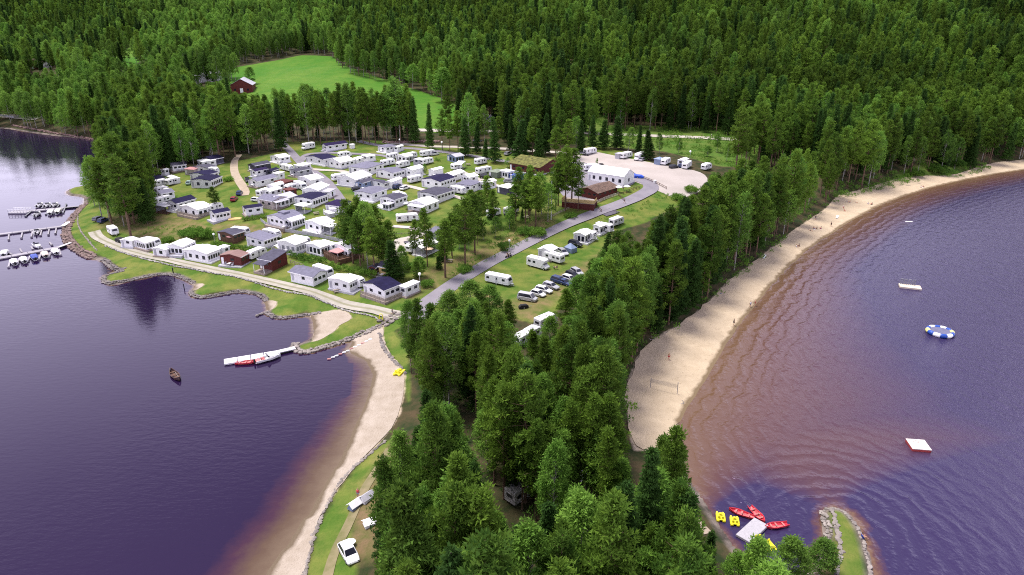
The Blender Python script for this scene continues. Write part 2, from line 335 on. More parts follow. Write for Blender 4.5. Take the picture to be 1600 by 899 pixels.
BROWN = [poly(p) for p in (
 [(155, 350, 2.5), (175, 325, 4), (240, 335, 4), (300, 345, 4), (330, 360, 3.5), (340, 368, 3), (300, 380, 2.5), (210, 372, 2.5)],
 [(330, 350, 5), (410, 352, 5), (470, 372, 4), (600, 385, 4), (600, 395, 3.5), (520, 380, 4), (430, 372, 3.5), (340, 362, 3.5)],
 [(636, 470, 2.5), (650, 430, 3.5), (700, 405, 4.5), (760, 380, 5), (840, 340, 6.5), (870, 345, 6), (780, 395, 4), (700, 440, 3)],
 [(550, 900), (545, 870), (556, 800), (580, 745), (610, 705), (625, 700), (610, 760), (600, 900)],
 [(1270, 905), (1285, 850), (1300, 835), (1310, 870), (1303, 920), (1280, 950)],
 [(740, 455, 3), (800, 468, 3), (880, 425, 3.4), (930, 398, 3.7), (945, 385, 4), (960, 395, 3.8), (900, 440, 3.2), (830, 500, 3), (770, 480, 3)])]
def mask(polys):
    a = np.full(TX.shape, -999.)
    for p in polys: a = np.maximum(a, sdist(TX, TY, p))
    return np.clip(a, -60, 60)
ter = grid_mesh('ground', len(ys), cols, TX, TY, TZ)
fattr(ter, 'lawn', mask(LAWN)); fattr(ter, 'field', mask(FIELD)); fattr(ter, 'meadow', mask(MEADOW)); fattr(ter, 'brown', mask(BROWN)); fattr(ter, 'shore', np.clip(TSD, -60, 60)); fattr(ter, 'sand', np.clip(TSAND, -60, 60))
m, n, b = newmat('ground_cover'); L = n.links
geo = n.nodes.new('ShaderNodeNewGeometry')
def noise(scale, detail=5, rough=.6, sy=None):
    no = n.nodes.new('ShaderNodeTexNoise'); no.inputs['Scale'].default_value = scale; no.inputs['Detail'].default_value = detail; no.inputs['Roughness'].default_value = rough
    if sy:
        mp = n.nodes.new('ShaderNodeMapping'); mp.inputs['Scale'].default_value = sy; L.new(geo.outputs['Position'], mp.inputs[0]); L.new(mp.outputs[0], no.inputs['Vector'])
    else: L.new(geo.outputs['Position'], no.inputs['Vector'])
    return no.outputs['Fac']
def ramp2(fac, c1, c2, a=.35, b_=.65):
    r = n.nodes.new('ShaderNodeValToRGB'); r.color_ramp.elements[0].position = a; r.color_ramp.elements[1].position = b_
    r.color_ramp.elements[0].color = (*c1, 1); r.color_ramp.elements[1].color = (*c2, 1); L.new(fac, r.inputs[0]); return r.outputs[0]
def attr(nm):
    a = n.nodes.new('ShaderNodeAttribute'); a.attribute_name = nm; return a.outputs['Fac']
def edge(nm, nz, amp, soft):       # 0..1 mask from a distance, its edge roughened by noise
    a = n.nodes.new('ShaderNodeMath'); a.operation = 'MULTIPLY_ADD'; a.inputs[1].default_value = amp; L.new(nz, a.inputs[0]); L.new(attr(nm), a.inputs[2])
    mr = n.nodes.new('ShaderNodeMapRange'); mr.inputs[1].default_value = amp * .5 - soft; mr.inputs[2].default_value = amp * .5 + soft; L.new(a.outputs[0], mr.inputs[0]); return mr.outputs[0]
def mixc(f, a, b_):
    x = n.nodes.new('ShaderNodeMix'); x.data_type = 'RGBA'; L.new(f, x.inputs[0]); L.new(a, x.inputs[6]); L.new(b_, x.inputs[7]); return x.outputs[2]
n1 = noise(.35); n2 = noise(.05, 4); n3 = noise(2.5, 4); n4 = noise(.12, 6)
floor_ = ramp2(n1, (.022, .035, .012), (.075, .055, .03))
lawn = mixc(n3, ramp2(n4, (.050, .110, .014), (.19, .18, .05), .42, .60), ramp2(n1, (.045, .10, .012), (.13, .165, .030)))
field = mixc(n3, mixc(n1, ramp2(n2, (.042, .145, .012), (.075, .185, .018)), ramp2(noise(.06, 6, .7, (.6, .18, 1)), (.035, .13, .012), (.17, .20, .04), .42, .6)), ramp2(noise(.7, 4, .6, (.15, 1, 1)), (.035, .12, .012), (.09, .19, .02)))
mead = mixc(n3, ramp2(n1, (.035, .10, .012), (.10, .17, .03)), ramp2(n4, (.05, .12, .015), (.14, .15, .04)))
brown = ramp2(n1, (.10, .115, .03), (.20, .135, .075), .38, .62)
rock = ramp2(n1, (.06, .05, .045), (.22, .18, .16))
c = mixc(edge('meadow', n1, 4, 1), floor_, mead)
c = mixc(edge('field', n1, 3, .8), c, field)
c = mixc(edge('lawn', n1, 2.0, .5), c, lawn)
mb = n.nodes.new('ShaderNodeMath'); mb.operation = 'MULTIPLY'; mb.inputs[1].default_value = .75; L.new(edge('brown', n4, 6, 1.2), mb.inputs[0]); c = mixc(mb.outputs[0], c, brown)
sn = ramp2(n1, (.42, .33, .24), (.48, .39, .30)); c = mixc(edge('sand', n1, 1.5, .3), c, sn)
iv = n.nodes.new('ShaderNodeMapRange'); iv.inputs[1].default_value = 1.5; iv.inputs[2].default_value = .5; iv.inputs[3].default_value = 0; iv.inputs[4].default_value = 1
L.new(attr('shore'), iv.inputs[0])
sm = n.nodes.new('ShaderNodeMath'); sm.operation = 'MULTIPLY'; L.new(iv.outputs[0], sm.inputs[0])
i2 = n.nodes.new('ShaderNodeMath'); i2.operation = 'LESS_THAN'; i2.inputs[1].default_value = 0; L.new(attr('sand'), i2.inputs[0]); L.new(i2.outputs[0], sm.inputs[1])
c = mixc(sm.outputs[0], c, rock)
L.new(c, b.inputs['Base Color']); b.inputs['Roughness'].default_value = .95; b.inputs['Specular IOR Level'].default_value = .1
bp = n.nodes.new('ShaderNodeBump'); bp.inputs['Strength'].default_value = .6; bp.inputs['Distance'].default_value = .3; L.new(n3, bp.inputs['Height']); L.new(bp.outputs[0], b.inputs['Normal'])
ter.materials.append(m)
go = bpy.data.objects.new('ground', ter); COL.objects.link(go); tag(go, 'grassy and wooded ground of the campsite spit, field and hillside', kind='structure')

# water
wy = [20.0]
while wy[-1] < 900: wy.append(wy[-1] + max(1.2, wy[-1] * .009))
wy = np.array(wy); wc = 420; s = np.linspace(-1.3, 1.3, wc); WX = s[None, :] * (wy[:, None] + 60); WY = np.repeat(wy[:, None], wc, 1)
WSD = lake_d(WX, WY)
wat = grid_mesh('lake_water', len(wy), wc, WX, WY, np.zeros_like(WX), keep=(WSD < 6))
fattr(wat, 'off', np.clip(-WSD, -5, 120)); 
right = (WX > 10 + .0 * WY).astype(float); fattr(wat, 'right', right)
# how far out the bed still shows: wide shelf off the bathing beach, narrow one in the boat lagoon
pr_u, pr_v = proj(WX, WY, 0 * WX)
shelf = np.where(WX > 10, 18 + 26 * np.clip((pr_v - 420) / 200, 0, 1), 9.0)
kk = np.clip((795 - pr_v) / 110, 0, 1) ** 1.5; shelf = np.where(WX > 10, shelf * kk + 1.6 * (1 - kk), shelf)
shelf = np.where((WX < 10) & (pr_v < 520), 1.2, shelf)
shelf = np.where((WX < 10) & (pr_v > 520) & (pr_v < 700), 4 + 4 * (pr_v - 520) / 180, shelf)
shelf = np.where((WX < 10) & (pr_v < 620) & (pr_u < 545), 1.2, shelf)
fattr(wat, 'shelf', shelf)
m, n, b = newmat('lake_water'); L = n.links; geo = n.nodes.new('ShaderNodeNewGeometry')
def math_(op, a, b_=None, c=None):
    x = n.nodes.new('ShaderNodeMath'); x.operation = op
    for i, q in enumerate((a, b_, c)):
        if q is None: continue
        if isinstance(q, (int, float)): x.inputs[i].default_value = q
        else: L.new(q, x.inputs[i])
    return x.outputs[0]
nA = noise(.09, 4)
off = math_('ADD', attr('off'), math_('ADD', math_('MULTIPLY', math_('SUBTRACT', nA, .5), 4), math_('MULTIPLY', math_('SUBTRACT', noise(.5, 5, .7), .5), 3)))
rat = math_('DIVIDE', off, attr('shelf'))
rampL = n.nodes.new('ShaderNodeValToRGB'); L.new(rat, rampL.inputs[0]); cr = rampL.color_ramp
cr.elements[0].position = 0; cr.elements[0].color = (.14, .10, .062, 1); cr.elements[1].position = 1; cr.elements[1].color = (.012, .005, .026, 1)
e = cr.elements.new(.35); e.color = (.085, .052, .030, 1); e = cr.elements.new(.7); e.color = (.04, .014, .026, 1)
rampR = n.nodes.new('ShaderNodeValToRGB'); L.new(rat, rampR.inputs[0]); cr = rampR.color_ramp
cr.elements[0].position = 0; cr.elements[0].color = (.13, .075, .042, 1); cr.elements[1].position = 1; cr.elements[1].color = (.025, .017, .058, 1)
e = cr.elements.new(.3); e.color = (.085, .040, .034, 1); e = cr.elements.new(.6); e.color = (.060, .028, .042, 1); e = cr.elements.new(.8); e.color = (.042, .022, .052, 1)
c = mixc(attr('right'), rampL.outputs[0], rampR.outputs[0])
L.new(c, b.inputs['Base Color']); b.inputs['IOR'].default_value = 1.42; b.inputs['Specular IOR Level'].default_value = .5
b.inputs['Specular Tint'].default_value = (.66, .56, .96, 1)
L.new(math_('MULTIPLY_ADD', attr('right'), .15, .045), b.inputs['Roughness'])
# waves: swell parallel to the beach, chop further out, light ripples in the lee
ph = math_('ADD', math_('MULTIPLY', attr('off'), 2.3), math_('MULTIPLY', noise(.14, 4, .6), 15))
sw = math_('MULTIPLY', math_('POWER', math_('MULTIPLY_ADD', math_('SINE', ph), .5, .5), 1.6), math_('MULTIPLY', noise(.35, 3), 1.3))
near = n.nodes.new('ShaderNodeMapRange'); near.inputs[1].default_value = 55; near.inputs[2].default_value = 4; near.inputs[3].default_value = .15; near.inputs[4].default_value = 1; L.new(attr('off'), near.inputs[0])
sw = math_('MULTIPLY', sw, near.outputs[0])
chop = noise(1.5, 6, .78, (1.3, .7, 1)); big = noise(.28, 3, .5, (1.2, .6, 1))
calm = math_('SUBTRACT', 1.15, near.outputs[0])
hR = math_('ADD', math_('MULTIPLY', sw, .42), math_('MULTIPLY', calm, math_('ADD', math_('MULTIPLY', chop, .5), math_('MULTIPLY', noise(.42, 3, .5, (1.5, .6, 1)), 1.5))))
patch = n.nodes.new('ShaderNodeMapRange'); patch.inputs[1].default_value = .42; patch.inputs[2].default_value = .6; patch.inputs[3].default_value = .25; patch.inputs[4].default_value = 1; L.new(noise(.012, 3), patch.inputs[0])
hL = math_('MULTIPLY', math_('MULTIPLY', noise(.8, 4, .6, (.6, 1.4, 1)), .16), patch.outputs[0])
mh = n.nodes.new('ShaderNodeMix'); L.new(attr('right'), mh.inputs[0]); L.new(hL, mh.inputs[2]); L.new(hR, mh.inputs[3])
bp = n.nodes.new('ShaderNodeBump'); bp.inputs['Strength'].default_value = 1; bp.inputs['Distance'].default_value = .42; L.new(mh.outputs[0], bp.inputs['Height']); L.new(bp.outputs[0], b.inputs['Normal'])
wat.materials.append(m)
wo_ = bpy.data.objects.new('lake_water', wat); COL.objects.link(wo_); tag(wo_, 'dark violet lake water on both sides of the spit', kind='structure')

# flat areas and strips that follow the ground
def patch_mesh(name, P, mat, off, step, label, under=None, rag=.0):
    P = smooth_line(P, 2)
    if rag: P = P + np.stack([vnoise(P[:, 0], P[:, 1], 2.2, 5), vnoise(P[:, 0], P[:, 1], 2.2, 6)], 1) * rag
    lo, hi = P.min(0), P.max(0); gx, gy = np.meshgrid(np.arange(lo[0], hi[0], step), np.arange(lo[1], hi[1], step))
    gx = gx.ravel() + step * .3 * (rng.random(gx.size) - .5); gy = gy.ravel() + step * .3 * (rng.random(gy.size) - .5)
    k = sdist(gx, gy, P) > step * .5; Q = np.stack([gx[k], gy[k]], 1)
    allp = [Vector(p) for p in P] + [Vector(p) for p in Q]
    r = delaunay_2d_cdt(allp, [], [list(range(len(P)))], 1, 1e-4)
    V = np.array([(p.x, p.y) for p in r[0]]); z = height(V[:, 0], V[:, 1]) + off
    if under is not None: z = np.where(height(V[:, 0], V[:, 1]) < 0.0, z - off * .6, z)
    me = bpy.data.meshes.new(name); me.from_pydata([(a, b_, c_) for (a, b_), c_ in zip(V, z)], [], r[2]); me.materials.append(mat); me.shade_smooth()
    fl = [p for p in me.polygons if p.normal.z < 0]
    if len(fl) > len(me.polygons) / 2: me.flip_normals()
    o = bpy.data.objects.new(name, me); COL.objects.link(o); tag(o, label, kind='structure'); return o
def resample(P, step):
    P = np.asarray(P, float); d = np.r_[0, np.cumsum(np.hypot(*np.diff(P[:, :2], axis=0).T))]; t = np.linspace(0, d[-1], max(2, int(d[-1] / step) + 1))
    return np.stack([np.interp(t, d, P[:, i]) for i in range(P.shape[1])], 1)
def strip(name, pts, width, mat, off, label, acr=5, step=1.2, kind='structure', cat=None):
    P = np.array([tuple(at(u, v))[:2] for u, v in pts]); P = resample(smooth_line(P, 3, False), step)
    T = np.gradient(P, axis=0); T /= np.hypot(*T.T)[:, None] + 1e-9; N = np.stack([-T[:, 1], T[:, 0]], 1)
    wv = np.interp(np.linspace(0, 1, len(P)), np.linspace(0, 1, len(width)), width) if hasattr(width, '__len__') else np.full(len(P), width)
    wv = wv + vnoise(P[:, 0], P[:, 1], 5, 4) * .25
    s = np.linspace(-.5, .5, acr); X = P[:, 0, None] + N[:, 0, None] * s * wv[:, None]; Y = P[:, 1, None] + N[:, 1, None] * s * wv[:, None]
    zc = height(P[:, 0], P[:, 1]); Z = height(X, Y); Z = np.maximum(Z, zc[:, None] * .5 + Z * .5) + off
    me = grid_mesh(name, len(P), acr, X, Y, Z); me.materials.append(mat)
    fattr(me, 'across', np.repeat(s[None], len(P), 0))
    o = bpy.data.objects.new(name, me); COL.objects.link(o); tag(o, label, cat, kind=kind); return o, P

def surfmat(name, c1, c2, s1=.6, s2=6, tracks=None, rough=.9):
    global n, L, geo
    m, n, b = newmat(name); L = n.links; geo = n.nodes.new('ShaderNodeNewGeometry')
    c = mixc(noise(s2, 3), ramp2(noise(s1, 5), c1, c2), ramp2(noise(s1 * .25, 4), c1, c2))
    if tracks:
        a = math_('ABSOLUTE', attr('across')); t = n.nodes.new('ShaderNodeValToRGB'); L.new(math_('ADD', a, math_('MULTIPLY', math_('SUBTRACT', noise(.9, 4), .5), .12)), t.inputs[0])
        e = t.color_ramp.elements; e[0].position = .0; e[0].color = (1, 1, 1, 1); e[1].position = 1; e[1].color = (0, 0, 0, 1)
        q = e.new(.09); q.color = (.6, .6, .6, 1); q = e.new(.15); q.color = (0, 0, 0, 1); q = e.new(.42); q.color = (0, 0, 0, 1)
        tr = n.nodes.new('ShaderNodeRGB'); tr.outputs[0].default_value = (*tracks, 1)
        c = mixc(t.outputs[0], c, tr.outputs[0])
    L.new(c, b.inputs['Base Color']); b.inputs['Roughness'].default_value = rough; b.inputs['Specular IOR Level'].default_value = .2
    bp = n.nodes.new('ShaderNodeBump'); bp.inputs['Strength'].default_value = .4; bp.inputs['Distance'].default_value = .08; L.new(noise(s2, 4), bp.inputs['Height']); L.new(bp.outputs[0], b.inputs['Normal'])
    return m
def sandmat(name, c1, c2):
    global n, L, geo
    m = surfmat(name, c1, c2, .5, 3, None, .95); b = n.nodes['Principled BSDF']; n.nodes['Bump'].inputs['Distance'].default_value = .22; n.nodes['Bump'].inputs['Strength'].default_value = .8
    old = b.inputs['Base Color'].links[0].from_socket
    lit = n.nodes.new('ShaderNodeRGB'); lit.outputs[0].default_value = (c1[0] * .5, c1[1] * .46, c1[2] * .42, 1)
    old = mixc(math_('MULTIPLY', math_('GREATER_THAN', noise(1.6, 6, .75), .62), .55), old, lit.outputs[0])
    sx = n.nodes.new('ShaderNodeSeparateXYZ'); L.new(geo.outputs['Position'], sx.inputs[0])
    wet = n.nodes.new('ShaderNodeMapRange'); wet.inputs[1].default_value = .22; wet.inputs[2].default_value = .10; wet.inputs[3].default_value = 0; wet.inputs[4].default_value = 1
    L.new(math_('ADD', sx.outputs[2], math_('MULTIPLY', math_('SUBTRACT', noise(.4, 3), .5), .2)), wet.inputs[0])
    rgb = n.nodes.new('ShaderNodeRGB'); rgb.outputs[0].default_value = (c1[0] * .42, c1[1] * .38, c1[2] * .32, 1)
    L.new(mixc(wet.outputs[0], old, rgb.outputs[0]), b.inputs['Base Color']); return m
M_asph = surfmat('asphalt', (.17, .155, .185), (.23, .21, .24), .25, 5)
M_grav = surfmat('gravel', (.34, .30, .27), (.46, .42, .38), .3, 5)
M_track = surfmat('gravel_track', (.27, .25, .21), (.37, .34, .30), .5, 6, (.20, .19, .12))
M_lot = surfmat('gravel_lot', (.33, .29, .27), (.42, .37, .35), .12, 4)
M_dirt = surfmat('dirt', (.30, .24, .18), (.38, .31, .24), .5, 5)
M_sandR = sandmat('warm_sand', (.40, .315, .22), (.48, .385, .275)); M_sandL = sandmat('pale_sand', (.31, .255, .205), (.39, .33, .28))
patch_mesh('beach', SAND_R, M_sandR, .14, 1.6, 'long curved warm sand beach between the wood and the right lake', True, 1.2)
patch_mesh('lagoon_beach', SAND_L, M_sandL, .12, 1.3, 'pale sand beach curving along the left lake below the gravel track', True, .8)
patch_mesh('cove_beach', SAND_B, M_sandL, .05, 1.2, 'small pale sand cove between two grassy stone-edged points', True, .4)
patch_mesh('sand_nook', SAND_C, M_sandL, .05, .8, 'tiny sand landing at the first grassy point', True, .2)
patch_mesh('sand_nook', SAND_D, M_sandL, .05, .8, 'tiny sand landing at the second grassy point', True, .2)
LOT = poly([(895, 238), (930, 240), (985, 250), (1050, 262), (1105, 266), (1108, 282), (1060, 296), (1030, 288), (1010, 283), (990, 278), (960, 268), (925, 262), (890, 252)], 11)
patch_mesh('gravel_lot', LOT, M_lot, .07, 2.5, 'pale gravel parking area with caravans along its far edge')
strip('main_road', [(-120, 176), (0, 181), (60, 186)], 7, M_grav, .15, 'grey road along the far left shore', 5, 3)
strip('main_road', [(650, 204), (655, 204), (700, 205), (780, 206), (850, 207), (920, 209), (1000, 212), (1100, 216), (1180, 220), (1272, 225), (1330, 222), (1385, 216)], 6.5, M_grav, .15, 'pale country road passing behind the campsite', 5, 3)
strip('main_road', [(1380, 214), (1420, 218), (1480, 214), (1560, 210), (1640, 200)], 6.5, M_grav, .15, 'pale country road seen between the trees at the right', 5, 3)
strip('asphalt_road', [(650, 500), (655, 488), (668, 474), (690, 458), (715, 440), (745, 422), (775, 405), (800, 393), (840, 372), (870, 358), (900, 345), (938, 330), (974, 318), (1004, 305), (1020, 294), (1012, 285), (996, 280), (975, 276)], [5.5, 5, 4.6, 4.6, 5, 5.5, 6], M_asph, .10, 'grey asphalt road climbing from the spit to the reception buildings', 7, 1.5)
strip('gravel_track', [(147, 362), (152, 371), (168, 379), (196, 391), (237, 402), (279, 410), (330, 421), (360, 427), (400, 436), (440, 444), (510, 465), (565, 482), (610, 492), (640, 494), (652, 488)], [3.6, 3.0, 2.9, 2.9, 3.1, 3.8], M_track, .10, 'pale gravel track running below the lakeside row of cabins', 9, 1.2)
strip('camp_road', [(440, 222), (447, 230), (459, 242), (471, 257), (487, 267), (501, 275), (515, 288), (527, 305), (535, 317), (545, 328)], 3.6, M_asph, .09, 'narrow asphalt lane curving down through the white cabins', 5)
strip('camp_road', [(471, 252), (474, 245), (484, 240), (524, 239), (601, 243), (612, 248)], 3.0, M_asph, .12, 'asphalt lane along the upper edge of the camp', 5)
strip('camp_road', [(487, 265), (517, 267), (540, 268), (575, 282), (640, 291), (675, 301), (715, 308), (730, 314)], 2.6, M_grav, .14, 'pale gravel lane between the middle rows of caravans', 5)
strip('camp_road', [(560, 221), (602, 230), (640, 232), (680, 236), (745, 245), (800, 254), (850, 262), (880, 278), (890, 288), (925, 262)], 3.6, M_asph, .09, 'dark asphalt lane from the caravans to the reception', 5)
strip('camp_road', [(600, 222), (650, 228), (700, 230), (760, 231), (830, 236), (900, 240)], 4.0, M_grav, .10, 'gravel lane under the tall pines at the back of the camp', 5)
strip('camp_road', [(720, 268), (745, 280), (775, 290), (800, 300), (820, 312)], 2.6, M_grav, .10, 'short gravel lane beside the white tent annexes', 5)
strip('gravel_path', [(374, 242), (367, 250), (365, 262), (368, 275), (377, 288), (384, 300), (382, 306)], [2.6, 3, 3.2, 3.4, 3], M_dirt, .10, 'winding gravel path between two lawns under the pines', 5, 1)
strip('gravel_path', [(725, 362), (690, 355), (660, 365), (640, 374), (620, 376), (627, 388), (626, 400), (610, 408)], 3.2, M_grav, .10, 'pale gravel path around the caravan with two timber decks', 5, 1)
strip('dirt_track', [(612, 702), (595, 728), (572, 760), (556, 795), (540, 830), (522, 865), (512, 900), (500, 950)], [2, 1.5, 1.4, 1.4, 1.6], surfmat('worn_grass_dirt', (.13, .125, .05), (.24, .19, .12), .5, 4), .08, 'worn dirt track in the grass beside the left beach', 5, 1)
strip('footpath', [(1046, 775), (1062, 790), (1082, 812), (1105, 835)], 1.8, M_dirt, .08, 'sandy footpath dropping to the boat dock', 4, .8)
YARD = poly([(893, 256), (918, 262), (940, 266), (968, 272), (994, 281), (990, 292), (940, 300), (905, 312), (880, 306), (868, 290), (880, 272)], 9)
patch_mesh('asphalt_yard', YARD, M_asph, .08, 2.5, 'dark asphalt yard around the marquee and the reception')
M_darkas = surfmat('patched_asphalt', (.08, .07, .09), (.11, .10, .125), .6, 5)
P0 = az('S', 865, 490)
me = MB().lathe([(1.9, 0), (1.9, .16), (.01, .17)], (P0.x, P0.y, P0.z - .02), 24).build('asphalt_patch', M_darkas); tag(me, 'dark round asphalt patch on the pale gravel path', kind='structure')
p1 = az('G', 480, 765); p2 = az('G', 600, 745)
strip('asphalt_patch', [zz('G', 500, 772), zz('G', 560, 758), zz('G', 620, 735)], 4.3, M_darkas, .14, 'dark repaired patch across the asphalt road', 5, .8)

# ------------------------------------------------------------------ stone banks
def ico(sub=1):
    bm = bmesh.new(); bmesh.ops.create_icosphere(bm, subdivisions=sub, radius=1); v = np.array([x.co[:] for x in bm.verts]); f = [tuple(x.index for x in q.verts) for q in bm.faces]; bm.free(); return v, f
ICV, ICF = ico(1)
def stones(name, pts, size, label, mat=None, rows=1, z=0.0, flat=False, step=.85, wall=False):
    P = poly(pts, .3) if flat else np.array([tuple(at(*p))[:2] for p in pts])
    P = resample(smooth_line(P, 2, False), size * (step if rows > 1 else .68)); T = np.gradient(P, axis=0); T /= np.hypot(*T.T)[:, None] + 1e-9; N = np.stack([-T[:, 1], T[:, 0]], 1)
    V = []; F = []
    for r in range(rows):
        for p, nn in zip(P, N):
            q = p + nn * ((r - (rows - 1) / 2) * size * .9 + rng.normal() * .12 * size) + rng.normal(size=2) * .08
            s = size * rng.uniform(.4, .68) * np.array([rng.uniform(.8, 1.3), rng.uniform(.8, 1.2), rng.uniform(.5, .8)])
            a = rng.random() * 6.28; ca, sa = math.cos(a), math.sin(a)
            v = ICV * (1 + rng.uniform(-.18, .18, (len(ICV), 1))) * s; v = np.stack([v[:, 0] * ca - v[:, 1] * sa + q[0], v[:, 0] * sa + v[:, 1] * ca + q[1], v[:, 2]], 1)
            v[:, 2] += max(0.05, hz(q[0], q[1])) + z + s[2] * .3; o = len(V); V += v.tolist(); F += [tuple(i + o for i in f) for f in ICF]
    me = bpy.data.meshes.new(name); me.from_pydata(V, [], F); me.materials.append(mat or M_stone)
    o = bpy.data.objects.new(name, me); COL.objects.link(o); return tag(o, label, 'stone wall', 'stone banks along the water')
stones('stone_bank', [(133, 320), (119, 334), (108, 350), (102, 365), (110, 383), (120, 390), (132, 397), (145, 403)], 1.1, 'brown boulder bank curving round the marina headland', plain('brown_stone', (.17, .12, .11), .9, vary=.5, scale=.5), 3)
stones('stone_bank', [(162, 406), (171, 415), (182, 423), (194, 421)], 1.0, 'boulders in the notch beside the marina headland', None, 2)
stones('stone_bank', [(193, 424), (176, 428), (164, 432), (161, 440), (170, 445), (197, 440), (229, 432), (256, 428), (274, 430), (290, 436), (302, 443)], .72, 'stone edging of the first grassy point', None, 2)
stones('stone_bank', [(299, 456), (299, 462), (313, 466), (331, 464), (358, 458), (377, 455), (401, 459), (412, 464), (416, 471)], .72, 'stone edging of the second grassy point', None, 2)
stones('stone_bank', [(417, 488), (425, 495), (436, 498), (450, 497), (466, 494), (484, 492), (500, 489)], .72, 'stone edging of the third grassy point beside the sand cove', None, 2)
stones('stone_bank', [(403, 494), (410, 491), (417, 488)], .8, 'short stone groyne in the calm water', None, 1, .05)
stones('stone_bank', [(462, 538), (458, 544), (466, 551), (478, 551), (499, 546), (520, 539), (545, 531), (560, 524), (580, 516), (600, 508)], 1.0, 'pale stone edging of the grassy tongue beside the long dock', plain('pale_stone', (.23, .20, .185), .9, vary=.4, scale=.6), 2)
stones('stone_bank', [(600, 506), (612, 499), (622, 492)], 1.4, 'pale boulders where the track meets the lagoon beach', _mc['pale_stone'], 3)
stones('stone_bank', [(594, 522), (595, 535), (602, 548), (612, 562), (625, 572), (633, 584)], .8, 'curved stone edging between the lagoon beach and the bright grass', None, 1)
stones('stone_bank', [(602, 690), (580, 708), (550, 734), (534, 752), (520, 774), (508, 797), (494, 828), (488, 850), (481, 880), (476, 905), (466, 950)], .55, 'rough stone row between the left beach and the grass strip', _mc['pale_stone'], 1)
stones('stone_bank', [(1284, 800), (1290, 815), (1296, 832), (1290, 850), (1283, 862)], .55, 'paved stones on the inner tip of the grassy breakwater', _mc['pale_stone'], 2)
stones('stone_bank', [(1300, 798), (1305, 820), (1311, 845), (1313, 870), (1305, 899), (1300, 930)], .7, 'inner stone kerb along the grass of the breakwater', _mc['pale_stone'], 1)
stones('stone_bank', [(1290, 796), (1304, 795), (1320, 802), (1336, 820), (1348, 843), (1355, 872), (1361, 899), (1363, 940)], .55, 'outer stone kerb of the grassy breakwater facing the waves', _mc['pale_stone'], 1)
stones('stone_bank', [(20, 196), (60, 204), (100, 211), (140, 216), (165, 221)], 1.6, 'reddish boulders along the far left shore', plain('red_stone', (.19, .12, .11), .9, vary=.45, scale=.4), 1)
stones('stone_wall', [(165, 385), (190, 395), (218, 404), (260, 414), (300, 421), (335, 428), (400, 442), (444, 456), (510, 473), (551, 489), (590, 499)], .55, 'low stone kerb wall below the gravel track', plain('wall_stone', (.3, .28, .27), .9, vary=.4, scale=.8), 1, .1)
stones('stone_wall', [(122, 338), (121, 348), (126, 362), (136, 374), (146, 386), (152, 392)], .4, 'thin pale kerb curving through the grass of the marina headland', _mc['pale_stone'], 1, .0)
stones('boulder_heap', [(600, 223), (630, 223), (650, 221), (690, 222)], 1.6, 'pinkish boulders at the foot of the pine row behind the camp', _mc['red_stone'], 2)
stones('boulder_heap', [(1240, 214), (1262, 216)], 1.8, 'pink boulder heap beside the country road', _mc['red_stone'], 2)
stones('boulder_heap', [(1448, 216), (1466, 215)], 1.8, 'grey boulder heap by the road at the right', None, 2)
# ================================================================== TREES
M_bark_p = plain('pine_bark', (.13, .08, .052), .9, vary=.35, scale=1.5)
M_bark_s = plain('spruce_bark', (.12, .09, .07), .9, vary=.3, scale=1.5)
M_bark_b = plain('birch_bark', (.27, .255, .23), .8, vary=.35, scale=1.0)
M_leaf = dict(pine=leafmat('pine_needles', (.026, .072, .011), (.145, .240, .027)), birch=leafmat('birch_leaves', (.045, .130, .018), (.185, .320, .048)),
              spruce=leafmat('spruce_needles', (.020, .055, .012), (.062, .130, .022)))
def leaves(C, RAD, per, size, g, up=.35, flat=.55):
    """triangular leaf sprays spread through a set of clumps"""
    n = len(C) * per; c = np.repeat(C, per, 0); r = np.repeat(RAD, per)
    d = g.normal(size=(n, 3)); d /= np.linalg.norm(d, axis=1)[:, None]; rad = g.random(n) ** .45
    pos = c + d * (r * rad)[:, None] * np.array([1, 1, flat])
    ax = d + g.normal(size=(n, 3)) * .5 + np.array([0, 0, up]); ax /= np.linalg.norm(ax, axis=1)[:, None]
    si = np.cross(ax, g.normal(size=(n, 3))); si /= np.linalg.norm(si, axis=1)[:, None] + 1e-6
    sz = size * g.uniform(.6, 1.35, n)[:, None]
    a = pos - si * sz * .25; b_ = pos + si * sz * .25; t = pos + ax * sz
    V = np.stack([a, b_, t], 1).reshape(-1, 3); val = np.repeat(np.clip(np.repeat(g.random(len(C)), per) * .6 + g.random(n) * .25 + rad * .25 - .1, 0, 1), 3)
    return V, val
def crown_mesh(name, V, val, mat):
    me = bpy.data.meshes.new(name); n = len(V); me.vertices.add(n); me.vertices.foreach_set('co', V.astype(np.float32).ravel())
    me.loops.add(n); me.loops.foreach_set('vertex_index', np.arange(n, dtype=np.int32)); me.polygons.add(n // 3); me.polygons.foreach_set('loop_start', np.arange(0, n, 3, dtype=np.int32))
    me.update(calc_edges=True); a = me.attributes.new('leafv', 'FLOAT', 'POINT'); a.data.foreach_set('value', val.astype(np.float32)); me.materials.append(mat); return me
